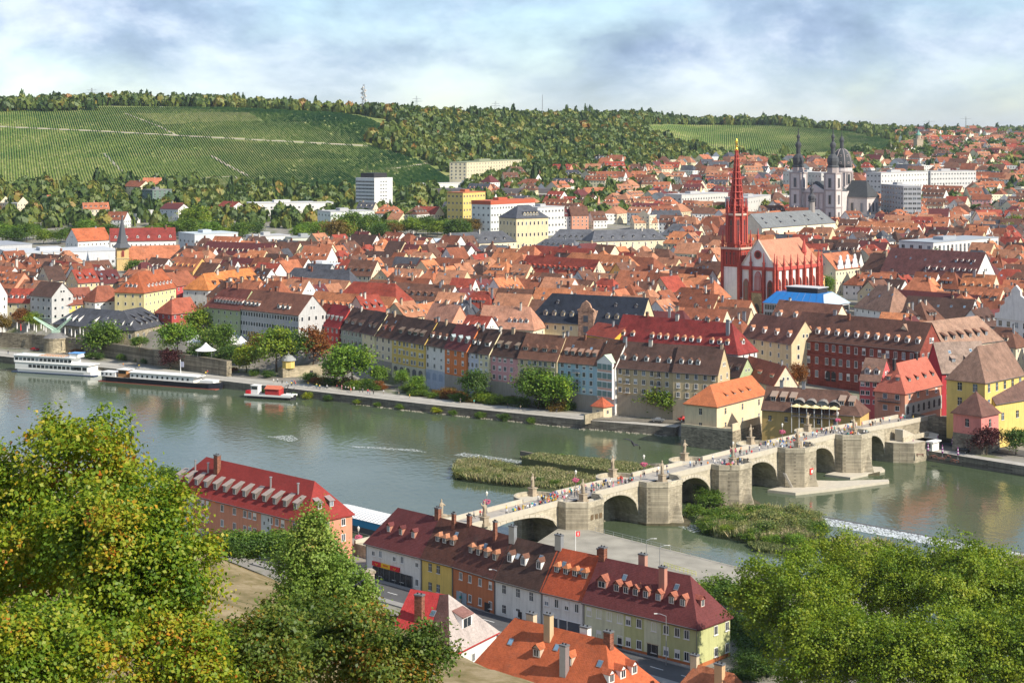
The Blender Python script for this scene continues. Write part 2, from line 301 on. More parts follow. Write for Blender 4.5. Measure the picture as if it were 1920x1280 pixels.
# promenade paving and riverside road: sheets just above the ground
def ribbon(name, line, off0, off1, z, mat, kind='structure'):
    mb = MB(); pts = [Vector(p) for p in line]; n = len(pts); A, B = [], []
    for i in range(n):
        d = (pts[min(i + 1, n - 1)] - pts[max(i - 1, 0)]).normalized(); nn = Vector((-d.y, d.x)); A.append(pts[i] + nn * off0); B.append(pts[i] + nn * off1)
    for i in range(n - 1): mb.poly([(*A[i], z), (*A[i + 1], z), (*B[i + 1], z), (*B[i], z)])
    return struct(name, mb.data(name, [mat]))
EL = [yl(x) for x in (-420, -223, -160, -113, -31, 23.5)]
ribbon('promenade', EL, 4.0, 10.5, 3.02, PAVE)
ribbon('riverside_road', [yl(x) for x in (-90, -31, 23.5, 45)], 21, 28, 3.02, ASPH)
ribbon('riverside_road', [(112, 551), (149.5, 514), (260, 408)], 8, 17, 3.02, ASPH)
# stones at the foot of the wall
mb = MB(); r2 = random.Random(3)
for i in range(420):
    t = r2.random(); x = -60 + 112 * t; y = float(pl(E_LINE, x)) - 0.3 - abs(r2.gauss(0, 0.9)); s = r2.uniform(0.15, 0.5)
    vs = [(x + s * r2.uniform(.6, 1) * a, y + s * r2.uniform(.6, 1) * b_, -0.1 + s * 0.8 * c) for a, b_, c in ((-1, -1, 0), (1, -1, 0), (1, 1, 0), (-1, 1, 0), (-.5, -.5, 1), (.5, -.5, 1), (.5, .5, 1), (-.5, .5, 1))]
    mb.mesh(vs, [(4, 5, 6, 7), (0, 1, 5, 4), (1, 2, 6, 5), (2, 3, 7, 6), (3, 0, 4, 7)])
o = part('rubble', mb, [plain((0.24, 0.22, 0.18), 0.95, var=0.4, scale=0.6)], None); o['kind'] = 'stuff'; o['label'] = 'loose grey stones along the foot of the quay wall'
# ---------------------------------------------------------------- houses
CACHE = {}
def winmesh(w, h, style='n'):
    k = ('win', round(w, 2), round(h, 2), style)
    if k in CACHE: return CACHE[k]
    mb = MB()
    if style == 's':                                     # far: frame block and a pane set in it
        mb.box(-w/2, w/2, -0.06, 0.0, 0, h, 0, skip='b'); mb.box(-w/2 + .13, w/2 - .13, -0.075, -0.06, .13, h - .13, 1, skip='b')
    elif style == 'd':                                   # dark stone surround
        mb.box(-w/2, w/2, -0.05, 0.0, 0, h, 1, skip='b'); mb.box(-w/2 - .1, w/2 + .1, -0.14, 0, -.12, 0, 0, skip='b')
        mb.box(-.03, .03, -0.07, -0.05, 0, h, 0, skip='b'); mb.box(-w/2, w/2, -0.07, -0.05, h * .62, h * .62 + .06, 0, skip='b')
    else:
        t = 0.11
        for a in ((-w/2, -w/2 + t, 0, h), (w/2 - t, w/2, 0, h), (-w/2 + t, w/2 - t, 0, t), (-w/2 + t, w/2 - t, h - t, h)): mb.box(a[0], a[1], -0.1, 0, a[2], a[3], 0, skip='b')
        mb.box(-.035, .035, -0.085, 0, t, h - t, 0, skip='b'); mb.box(-w/2 - .12, w/2 + .12, -0.2, 0, -.08, 0, 0, skip='b')
        if style == 'b': mb.box(-w/2 + t, w/2 - t, -0.075, -0.0, h * rnd.choice((.45, .6)), h - t, 0, skip='b')
        if style != 'x': mb.poly([(-w/2 + t, -0.04, t), (w/2 - t, -0.04, t), (w/2 - t, -0.04, h - t), (-w/2 + t, -0.04, h - t)], 1)
    me = mb.data('window', [FRAME, GLASS]); CACHE[k] = me; return me
def panemesh(w, h):
    k = ('pane', round(w, 2), round(h, 2))
    if k in CACHE: return CACHE[k]
    mb = MB(); t = .11; mb.poly([(-w/2 + t, -0.04, t), (w/2 - t, -0.04, t), (w/2 - t, -0.04, h - t), (-w/2 + t, -0.04, h - t)])
    me = mb.data('pane', [GLASS]); CACHE[k] = me; return me
def dormesh(kind, s, w, h, rm, wm, near=False):
    k = ('dorm', kind, round(s, 2), round(w, 2), round(h, 2), rm.name, wm.name)
    if k in CACHE: return CACHE[k]
    mb = MB(); x = w / 2; o_ = 0.16; dp = h / s
    mb.poly([(-x, 0, -.2), (x, 0, -.2), (x, 0, h), (-x, 0, h)], 1)
    def cheek(sx, hb, db): 
        q = [(sx, 0, -.2), (sx, db, db * s - .1), (sx, db, hb), (sx, 0, h)]; mb.poly(q if sx > 0 else q[::-1], 1)
    if kind == 'shed':
        s2 = min(0.42, s * 0.5); d2 = (h + .05) / (s - s2)
        for sx in (-x, x):
            q = [(sx, 0, -.2), (sx, d2, d2 * s), (sx, 0, h)]; mb.poly(q if sx > 0 else q[::-1], 1)
        a = [(-x - o_, -.3, h - .3 * s2), (x + o_, -.3, h - .3 * s2), (x + o_, d2 + .2, h + (d2 + .2) * s2), (-x - o_, d2 + .2, h + (d2 + .2) * s2)]
        mb.mesh(a + [(p[0], p[1], p[2] + .12) for p in a], [(3, 2, 1, 0), (4, 5, 6, 7), (0, 1, 5, 4), (1, 2, 6, 5), (2, 3, 7, 6), (3, 0, 4, 7)], 0)
    else:
        for sx in (-x, x):
            q = [(sx, 0, -.2), (sx, dp, h), (sx, 0, h)]; mb.poly(q if sx > 0 else q[::-1], 1)
        rr = w * 0.48; hip = 0.0 if kind == 'gable' else x * 0.9; dr = (h + rr) / s; ze = h - .12; de = ze / s
        L0, R0, L1, R1 = (-x - o_, -.25, ze), (x + o_, -.25, ze), (-x - o_, de, ze), (x + o_, de, ze); A, B = (0, -.25 + hip, h + rr), (0, dr, h + rr)
        mb.poly([R0, R1, B, A], 0); mb.poly([L1, L0, A, B], 0)
        if hip: mb.poly([L0, R0, A], 0)
        else: mb.poly([(-x, -0.01, h), (x, -0.01, h), (0, -0.01, h + rr * .8)], 1)
        mb.poly([L0, L1, R1, R0], 0)
    ww, hh = w * .78, h * .80
    mb.box(-ww/2, ww/2, -.06, 0, .14, .14 + hh, 2, skip='b'); t = .1
    for i in range(2):
        a = -ww/2 + t + i * (ww/2 - t/2); mb.box(a, a + ww/2 - 1.5 * t, -.075, -.06, .14 + t, .14 + hh - t, 3, skip='b')
    me = mb.data('dormer', [rm, wm, FRAME, GLASS]); CACHE[k] = me; return me
def chimesh(w, d, h, mat):
    k = ('chim', w, d, round(h, 1), mat.name)
    if k in CACHE: return CACHE[k]
    mb = MB(); mb.box(-w/2, w/2, -d/2, d/2, -2.2, h - .25, 0, skip='d'); mb.box(-w/2 - .08, w/2 + .08, -d/2 - .08, d/2 + .08, h - .25, h, 1); 
    for i in range(2): mb.box(-w/4 - .1 + i * w/2, -w/4 + .1 + i * w/2, -.1, .1, h, h + .25, 2)
    me = mb.data('chimney', [mat, LEAD, DARKM]); CACHE[k] = me; return me
BRICKM = stonem((0.30, 0.13, 0.085), 0.5, 0.16); CHIMS = [BRICKM, wallm((0.42, 0.32, 0.22)), wallm((0.5, 0.46, 0.4)), ZINC]
class House: pass
def roof_parts(mb, W, D, e, s, hl, hr, oh=0.45, th=0.26, flare=0):
    ze, zr = e + .14 - oh * s, e + .14 + s * D / 2; gl, gr = 0.25, 0.25
    xl = -oh if hl else -gl; xr = W + (oh if hr else gr)
    A, B, C, Dd = (xl, -oh, ze), (xr, -oh, ze), (xr, D + oh, ze), (xl, D + oh, ze)
    R0 = (hl if hl else xl, D/2, zr); R1 = (W - hr if hr else xr, D/2, zr)
    fs = [(0, 1, 5, 4), (2, 3, 4, 5)]; per = [0, 1]
    if hr: fs.append((1, 2, 5)); per += [2]
    else: per += [5, 2]
    per += [3]
    if hl: fs.append((3, 0, 4))
    else: per += [4]
    T = [A, B, C, Dd, R0, R1]; Bt = [(p[0], p[1], p[2] - th) for p in T]
    mb.mesh(T + Bt, fs + [tuple(i + 6 for i in f[::-1]) for f in fs] + [(per[i] + 6, per[(i + 1) % len(per)] + 6, per[(i + 1) % len(per)], per[i]) for i in range(len(per))], 0)
    return zr
def house(name, label, org, ang, W, D, g, he, rh, wall='cream', roof='red', hipL=0, hipR=0, rows=3, cols=5, side=2, win=(1.0, 1.5), dorm=None, dormB=None, chim=1, near=False, style=None, cat='house', group=None, wm=None, rm=None, base=None, skip='', sky_n=0, top=None, seed=0, zlow=0.0):
    H = House(); rr = random.Random(int(W * 131 + D * 17 + org[0] * 7) + seed)
    e = he - g; T = thing(name, (org[0], org[1], g), ang, label, cat, group); H.T = T
    wm = wm or wallm(WALLC[wall]); rm = rm or ROOF[roof]; s = rh / (D / 2); H.s = s; H.e = e; H.W = W; H.D = D
    b = MB(); b.poly([(0, 0, -5), (W, 0, -5), (W, 0, e), (0, 0, e)]); b.poly([(W, D, -5), (0, D, -5), (0, D, e), (W, D, e)])
    b.poly([(W, 0, -5), (W, D, -5), (W, D, e)] + ([] if hipR else [(W, D/2, e + rh)]) + [(W, 0, e)]); b.poly([(0, D, -5), (0, 0, -5), (0, 0, e)] + ([] if hipL else [(0, D/2, e + rh)]) + [(0, D, e)])
    part('wall', b, [wm], T)
    if base:                                             # plinth course
        p = MB(); p.box(-.05, W + .05, -.05, D + .05, -5, base[0], 0, skip='d'); part('plinth', p, [wallm(base[1]) if isinstance(base[1], tuple) else base[1]], T)
    r_ = MB(); zr = roof_parts(r_, W, D, e, s, hipL, hipR); H.zr = zr; H.roof = part('roof', r_, [rm], T)
    gm = MB(); gm.box(-.2, W + .2, -.60, -.46, e - .42 * s - .02, e - .42 * s + .10, 0); part('gutter', gm, [LEAD], T)
    if near:
        for xx in (0.12, W - .12): d_ = MB(); d_.bar((xx, -.1, -.5), (xx, -.1, e - .3), .06); part('downpipe', d_, [LEAD], T)
    ca, sa = math.cos(ang), math.sin(ang)
    def vis(nx, ny, cx, cy):
        wx, wy = org[0] + cx * ca - cy * sa, org[1] + cx * sa + cy * ca
        return (nx * ca - ny * sa) * (-wx) + (nx * sa + ny * ca) * (-wy) > 0
    st = style or ('n' if near else 's')
    def addwin(x, y, z, rz, w, h):
        k = st
        if st == 'n' and rr.random() < .25: k = 'b'
        if near:
            o_ = ob('window', winmesh(w, h, 'x' if k == 'n' else k), T, (x, y, z), rz)
            if k == 'n': ob('pane', panemesh(w, h), o_)
        else: ob('window', winmesh(w, h, k), T, (x, y, z), rz)
    H.addwin = addwin
    zs0 = base[0] if (base and len(base) > 2) else zlow
    fh = (e - zs0) / max(rows, 1); zs = [zs0 + fh * i + (fh - win[1]) * .5 for i in range(rows)]
    faces = {'f': (0, -1, W/2, 0, W, lambda t: (t, 0), 0), 'r': (1, 0, W, D/2, D, lambda t: (W, t), R(90)), 'b': (0, 1, W/2, D, W, lambda t: (W - t, D), R(180)), 'l': (-1, 0, 0, D/2, D, lambda t: (0, D - t), R(-90))}
    H.faces = faces
    for kf, (nx, ny, cx, cy, L, fn, rz) in faces.items():
        if kf in skip or not vis(nx, ny, cx, cy): continue
        n = cols if kf in 'fb' else side
        if isinstance(n, (list, tuple)): xs = [q * L for q in n]
        else: xs = [L * (i + .5) / n for i in range(n)] if n else []
        for z in zs:
            for x in xs: px_, py_ = fn(x); addwin(px_, py_, z, rz, *win)
        gab = (kf == 'l' and not hipL) or (kf == 'r' and not hipR)
        if gab and n:
            for q in (-.9, .9): px_, py_ = fn(L / 2 + q * .9); addwin(px_, py_, e + rh * .22, rz, win[0] * .85, win[1] * .75)
    def dormrow(dd, face):
        kind, ns, w, h, yd = dd[:5]; wmd = dd[5] if len(dd) > 5 else wm; rmd = dd[6] if len(dd) > 6 else rm
        hip = {'f': None, 'b': None, 'r': hipR, 'l': hipL}[face]; sl = s if face in 'fb' else rh / hip
        me = dormesh(kind, sl, w, h, rmd, wmd); L = W if face in 'fb' else D
        m0, m1 = (hipL * .8, hipR * .8) if face in 'fb' else (D * .28, D * .28)
        xs = [L * q for q in ns] if isinstance(ns, (list, tuple)) else [m0 + (L - m0 - m1) * (i + .5) / ns for i in range(ns)]
        for x in xs:
            z = e + .14 + yd * sl
            if face == 'f': ob('dormer', me, T, (x, yd, z), 0)
            if face == 'r': ob('dormer', me, T, (W - yd, x, z), R(90))
            if face == 'l': ob('dormer', me, T, (yd, D - x, z), R(-90))
            if face == 'b': ob('dormer', me, T, (W - x, D - yd, z), R(180))
    H.dormrow = dormrow
    if dorm:
        for dd in (dorm if isinstance(dorm, list) else [dorm]): dormrow(dd, 'f')
    if dormB:
        for fc, dd in dormB: dormrow(dd, fc)
    cs = chim if isinstance(chim, (list, tuple)) else [(rr.uniform(.12, .88), rr.choice((.42, .58, .5))) for _ in range(chim)]
    for c in cs:
        x, y = c[0] * W, c[1] * D; zz = e + .14 + s * min(y, D - y)
        w_, d_, h_ = c[2] if len(c) > 2 else (rr.choice((.7, .9, 1.3)), .7, 0)
        ht = (zr - zz) + rr.uniform(.9, 1.7) if not h_ else h_
        ob('chimney', chimesh(w_, d_, round(ht * 2) / 2, c[3] if len(c) > 3 else rr.choice(CHIMS)), T, (x, y, zz))
    for i in range(sky_n):
        k = ('skyl', round(s, 2))
        if k not in CACHE:
            q = MB(); a = math.atan(s); dy, dz = math.cos(a) * 1.2, math.sin(a) * 1.2; ny_, nz_ = -math.sin(a) * .1, math.cos(a) * .1
            q.poly([(-.5, ny_, nz_), (.5, ny_, nz_), (.5, dy + ny_, dz + nz_), (-.5, dy + ny_, dz + nz_)], 0); q.poly([(-.4, ny_ * 1.3 + .1, nz_ * 1.3 + .1 * s), (.4, ny_ * 1.3 + .1, nz_ * 1.3 + .1 * s), (.4, dy + ny_ * 1.3 - .1, dz + nz_ * 1.3 - .1 * s), (-.4, dy + ny_ * 1.3 - .1, dz + nz_ * 1.3 - .1 * s)], 1)
            CACHE[k] = q.data('skylight', [ZINC, glassm((0.12, 0.2, 0.28), .1)])
        x = W * (i + .6) / (sky_n + .2); yd = D * rr.uniform(.24, .32); ob('skylight', CACHE[k], T, (x, yd, e + .14 + yd * s))
    FOOT.append((org[0], org[1], ang, W, D))
    return H
FOOT = []
def front(a, b): 
    d = Vector((b[0] - a[0], b[1] - a[1])); return (a[0], a[1]), math.atan2(d.y, d.x), d.length
def ehouse(name, label, pl_, pr_, he, g, D, rh, **kw):     # by the two ends of the eave seen in front
    a, b = P(*pl_, he), P(*pr_, he); org, ang, W = front(a, b)
    return house(name, label, org, ang, W, D, g, he, rh, **kw)
def ghouse(name, label, pl_, pr_, he, g, D, rh, **kw):     # gable end in front: the ridge runs away from the eye
    a, b = P(*pl_, he), P(*pr_, he); org, ang, W = front(a, b)
    n = Vector((-math.sin(ang), math.cos(ang)))
    return house(name, label, (b.x, b.y), ang + math.pi / 2, D, W, g, he, rh, **kw)
def sub(H, name, mats, fn, parent=None):
    mb = MB(); fn(mb); return part(name, mb, mats, parent or H.T)
# ---- the terrace along the near bank
WE, WG = 13.7, 6.0
row = [(686.4, 1014), (790.5, 1041), (849, 1056.3), (928, 1081), (1016, 1104), (1094.5, 1122)]
GN = 'terraced houses along the near bank street'
def W_(i, name, label, **kw): return ehouse(name, label, row[i], row[i + 1], WE, WG, 10.0, 6.9, near=True, group=GN, **kw)
lt = plain((0.42, 0.19, 0.13), .8)
h = W_(0, 'terraced_house', 'white house with maroon roof, red and yellow shop sign and three dormers', wall='white', roof='maroon', rows=2, cols=[.14, .27, .52, .66, .92], side=2, hipL=4.5, dorm=('gable', [.30, .52, .74], 1.1, 1.5, 1.7, lt, ROOF['maroon']), chim=[(.97, .5, (1.2, .9, 2.2), BRICKM)], skip='')
def shop(mb):
    mb.box(h.W*.14, h.W*.84, -.16, -.02, .35, 2.95, 0)
    for i in range(8): x = h.W*.14 + h.W*.70*i/7; mb.box(x-.06, x+.06, -.24, -.16, .35, 2.95, 1)
sub(h, 'shop_window', [GLASS, LEAD], shop)
RED, YEL = plain((0.62, 0.02, 0.03), .5, var=.03), plain((0.80, 0.45, 0.02), .5, var=.03)
def sign(mb):
    x0, x1 = h.W*.13, h.W*.62; t = (x1-x0)/3
    mb.box(x0, x0+t, -.30, -.02, 3.1, 4.0, 0); mb.box(x0+t, x0+2*t, -.30, -.02, 3.1, 4.0, 1); mb.box(x0+2*t, x1, -.30, -.02, 3.1, 4.0, 0)
    for c in (x0+t*.5, x0+t*2.5): mb.mesh([(c-.5,-.32,3.72),(c-.3,-.32,3.72),(c,-.32,3.42),(c+.3,-.32,3.72),(c+.5,-.32,3.72),(c,-.32,3.25)], [(0,5,2,1),(2,5,4,3)], 1)
    for i in range(5): mb.box(x0+t*1.25+i*t*.11, x0+t*1.25+i*t*.11+t*.07, -.32, -.30, 3.5, 3.8, 0, skip='b')
sub(h, 'shop_sign', [RED, YEL], sign)
W_(1, 'terraced_house', 'bright yellow house with brown roof and three close-set dormers on near street', wall='yellow', roof='dark brown', rm=roofm((0.12, 0.05, 0.036)), rows=2, cols=[.28, .54], side=0, win=(1.0, 1.6), style='d', dorm=('hip', [.28, .50, .74], 1.3, 1.35, 2.0, plain((0.10, 0.07, 0.055)), ROOF['terracotta']), chim=[(.55, .42, (.8, .6, 3.0), BRICKM), (.95, .5, (.9, .7, 1.8), BRICKM)], sky_n=2)
h = W_(2, 'terraced_house', 'burnt orange house with four dormers between yellow and white near houses', wall='rust', roof='brown', rm=roofm((0.13, 0.052, 0.04)), rows=2, cols=[.20, .42, .66, .90], side=0, dorm=('hip', [.27, .45, .63, .83], 1.25, 1.5, 1.7, plain((0.10, 0.075, 0.06)), ROOF['terracotta']), chim=[(.62, .42, (.75, .6, 3.4), BRICKM)], sky_n=1)
sub(h, 'garage_door', [plain((0.30, 0.36, 0.40), .6), LEAD], lambda mb: (mb.box(h.W*.10, h.W*.34, -.14, -.02, -.3, 2.6, 0), mb.box(h.W*.215, h.W*.225, -.17, -.14, -.3, 2.6, 1)))
sub(h, 'door', [DARKM], lambda mb: mb.box(h.W*.77, h.W*.88, -.16, -.02, -.3, 2.2))
h = W_(3, 'terraced_house', 'white house with dark brown roof and three white dormers on near street', wall='white', roof='dark brown', rows=2, cols=[.20, .50, .78], side=0, style='d', win=(.95, 1.55), dorm=('gable', [.16, .45, .78], 1.35, 1.6, 2.0, WHITE, ROOF['brown']), chim=[(.03, .45, (1.5, .8, 3.0), METAL), (.98, .5, (1.6, .8, 2.6), METAL)], sky_n=2, wm=wallm((0.66, 0.66, 0.62)))
sub(h, 'door', [WHITE, DARKM], lambda mb: (mb.box(h.W*.40, h.W*.50, -.14, -.02, -.3, 2.3, 0), mb.box(h.W*.51, h.W*.58, -.12, -.02, -.3, 2.3, 1)))
h = W_(4, 'terraced_house', 'white house with orange-red roof, four orange dormers and dark shop windows', wall='white', roof='red', rm=roofm((0.36, 0.075, 0.032), var=.6), rows=1, cols=[.12, .36, .60, .84], side=0, base=(3.6, WALLC['white'], 1), win=(1.05, 1.7), dorm=('hip', [.18, .40, .62, .84], 1.25, 1.35, 2.1, plain((0.09, 0.07, 0.06)), ROOF['bright orange']), chim=[(.97, .55, (1.4, .8, 1.8), BRICKM)], sky_n=2)
sub(h, 'shop_window', [glassm((0.03, 0.035, 0.045), .08), WHITE], lambda mb: [(mb.box(h.W*a, h.W*b_, -.14, -.06, z, 2.9, 0), mb.box(h.W*a-.08, h.W*b_+.08, -.2, -.06, 2.9, 3.0, 1)) for a, b_, z in ((.06, .38, .7), (.43, .60, -.3), (.63, .93, .5))])
h7 = ehouse('terraced_house', 'long olive-green house with maroon roof, eight dormers and hipped end', (1094.8, 1124), (1308, 1173), WE, WG, 10.0, 6.9, wall='olive', roof='maroon', near=True, group=GN, hipR=5.2, rows=2, cols=[.05, .14, .235, .33, .405, .50, .63, .735, .83, .91], side=[.55, .9], win=(1.15, 1.65), base=(.9, (0.42, 0.15, 0.06)), dorm=[('gable', [.115], 2.1, 1.5, 1.6, plain((0.34, 0.15, 0.11)), roofm((0.34, 0.12, 0.075))), ('gable', [.25, .335, .42, .51, .62, .735, .83], 1.35, 1.55, 1.55, plain((0.30, 0.13, 0.10)), roofm((0.34, 0.12, 0.075)))], dormB=[('r', ('gable', [.38], 1.2, 1.5, 1.6, plain((0.34, 0.14, 0.11)), roofm((0.34, 0.10, 0.07))))], chim=[(.02, .5, (1.3, 1.0, 2.2), BRICKM), (.62, .30, (1.3, .9, 4.0), wallm((0.42, 0.2, 0.15))), (.35, .62, (1.5, .9, 3.4), wallm((0.4, 0.22, 0.17)))], sky_n=2)
for a, b_ in ((.001, .365), (.545, .69)): sub(h7, 'facade_band', [wallm((0.56, 0.57, 0.40))], lambda mb: mb.box(h7.W*a, h7.W*b_, -.045, 0, .95, h7.e-.05, 0, skip='b'))
sub(h7, 'door', [DARKM, wallm((0.5, 0.42, 0.28))], lambda mb: (mb.box(h7.W*.572, h7.W*.665, -.10, -.05, 0, 2.6, 0), mb.box(h7.W*.31, h7.W*.35, -.10, -.05, 0, 2.3, 0), mb.box(h7.W*.565, h7.W*.672, -.14, -.05, 2.6, 2.75, 1)))
# ---- the long pink house at the water
g1 = ehouse('apartment_house', 'long salmon-pink house with red hipped roof and thirteen dormers by near water', (317, 913), (575, 977.5), 16.2, 6, 12.8, 7.0, wall='salmon', roof='crimson', rm=roofm((0.27, 0.036, 0.03), 0, var=.35), near=True, hipL=6.0, hipR=5.2, rows=3, cols=[.02, .055, .235, .265, .30, .41, .50, .575, .61, .645, .76, .80, .84, .92], side=[.45, .8], win=(1.15, 1.6), dorm=('shed', [.035 + .0715 * i for i in range(1, 13)] + [.035], 1.35, 1.55, 1.3, plain((0.13, 0.11, 0.10)), plain((0.30, 0.25, 0.22), .7)), dormB=[('r', ('shed', [.36, .62], 1.3, 1.5, 1.2, plain((0.13, 0.1, 0.09)), plain((0.26, 0.21, 0.2), .7)))], chim=[(.255, .34, (1.5, 1.0, 4.2), BRICKM)], wm=wallm((0.55, 0.25, 0.16)))
sub(g1, 'stair_panel', [wallm((0.48, 0.52, 0.52)), GLASS], lambda mb: [(mb.box(g1.W*a, g1.W*(a+.07), -.05, 0, -.5, g1.e-.05, 0, skip='b'), [mb.box(g1.W*(a+.018+.03*(i%2)), g1.W*(a+.026+.03*(i%2)), -.07, -.05, 1.5+i*.95, 2.2+i*.95, 1, skip='b') for i in range(8)]) for a in (.12, .69)])
for q in (.10, .20, .66, .85):
    mb = MB(); mb.lathe([(.22, 0), (.22, 2.3), (.36, 2.3), (.36, 2.5)], 8); part('vent_pipe', mb, [METAL], g1.T, loc=(g1.W*q, g1.D*.30, g1.e + g1.s*g1.D*.30))
sub(g1, 'awning', [plain((0.55, 0.25, 0.17), .8)], lambda mb: mb.mesh([(g1.W, 1, 3.1), (g1.W, 9, 3.1), (g1.W+3.2, 9, 2.3), (g1.W+3.2, 1, 2.3), (g1.W, 1, 3.25), (g1.W, 9, 3.25), (g1.W+3.2, 9, 2.45), (g1.W+3.2, 1, 2.45)], [(0, 1, 2, 3)[::-1], (4, 5, 6, 7)[::-1], (3, 2, 6, 7), (0, 3, 7, 4), (2, 1, 5, 6)]))
# ---- roofs below the castle hill, near the street
GF = 'houses at the foot of the castle hill'
PT = roofm((0.46, 0.40, 0.37), 0.34, .6)
f1 = house('old_house', 'house with red tiled roof and pale hipped end, tall brick chimney', (-21.5, 297), math.atan2(-.49, .87), 12.5, 16.0, 7.5, 12.6, 7.4, wall='white', roof='red', rm=roofm((0.36, 0.035, 0.035), .42, .5), hipR=5.0, rows=1, cols=3, side=3, near=True, group=GF, chim=[(.34, .24, (1.5, 1.0, 4.6), BRICKM)], sky_n=1)
def hipface(mb):
    W, D, e, s = f1.W, f1.D, f1.e, f1.s; sh = 7.4/5.0; ze = e+.14-.45*s+.05
    mb.poly([(W+.5, -.5, ze), (W+.5, D+.5, ze), (W-5.0+.03, D/2, e+.22+s*D/2)]); mb.poly([(W-4.2, -.47, ze+.02), (W+.52, -.47, ze+.02), (W-4.95, D/2-.05, e+.24+s*D/2), (W-6.6, D/2-.2, e+.22+s*(D/2-.2))], 1)
sub(f1, 'hip_roof', [PT, roofm((0.10, 0.05, 0.045), .4)], hipface)
f1.dormrow(('shed', [.52], 3.4, 2.2, 1.4, WHITE, roofm((0.24, 0.12, 0.10), .4)), 'r')
f1b = house('garden_house', 'low dark brown roofed annex left of the pale hipped roof', (-27, 303), math.atan2(-.3, .95), 8, 7, 8, 12.0, 3.2, wall='white', roof='dark brown', rows=1, cols=2, side=1, near=True, group=GF, chim=0)
f2 = house('old_house', 'large orange tiled house with bright hipped end and several chimneys, bottom edge', (-6.95, 284.4), math.atan2(-.65, .75), 29.5, 13.4, 7.2, 12.2, 7.6, wall='cream', roof='orange', rm=roofm((0.40, 0.10, 0.04), .36, .6), hipL=4.0, hipR=6.5, rows=1, cols=7, side=3, near=True, group=GF, dorm=('gable', [.40, .62], 1.5, 1.5, 3.0, plain((0.5, 0.4, 0.3)), roofm((0.40, 0.12, 0.05))), dormB=[('r', ('gable', [.2, .42, .64], 1.4, 1.5, 2.2, WHITE, roofm((0.42, 0.11, 0.05))))], chim=[(.24, .55, (1.5, 1.0, 2.0), wallm((0.5, 0.42, 0.3))), (.42, .40, (1.3, 1.0, 3.8), wallm((0.48, 0.36, 0.22))), (.62, .56, (1.6, 1.0, 2.2), WHITE), (.62, .16, (1.2, 1.0, 4.4), METAL), (.80, .5, (1.3, 1.0, 1.6), BRICKM)], sky_n=3)
f3 = house('old_house', 'orange roofed house peeking in at bottom edge right of the street', (22, 268), math.atan2(-.65, .75), 15, 11, 7, 10.2, 7.2, wall='cream', roof='orange', hipL=4, hipR=4, rows=1, cols=4, side=2, near=True, group=GF, chim=[(.25, .5, (1.2, .8, 1.6), wallm((0.5, 0.42, 0.3))), (.6, .42, (1.4, .9, 2.4), wallm((0.55, 0.35, 0.2)))])
f4 = house('old_house', 'low brown tiled roof in front of the large orange house', (-16, 281), math.atan2(-.65, .75), 10, 8, 7, 11.0, 3.2, wall='cream', roof='brown', rm=roofm((0.26, 0.13, 0.08), .36), rows=1, cols=2, side=1, near=True, group=GF, chim=0, sky_n=1)
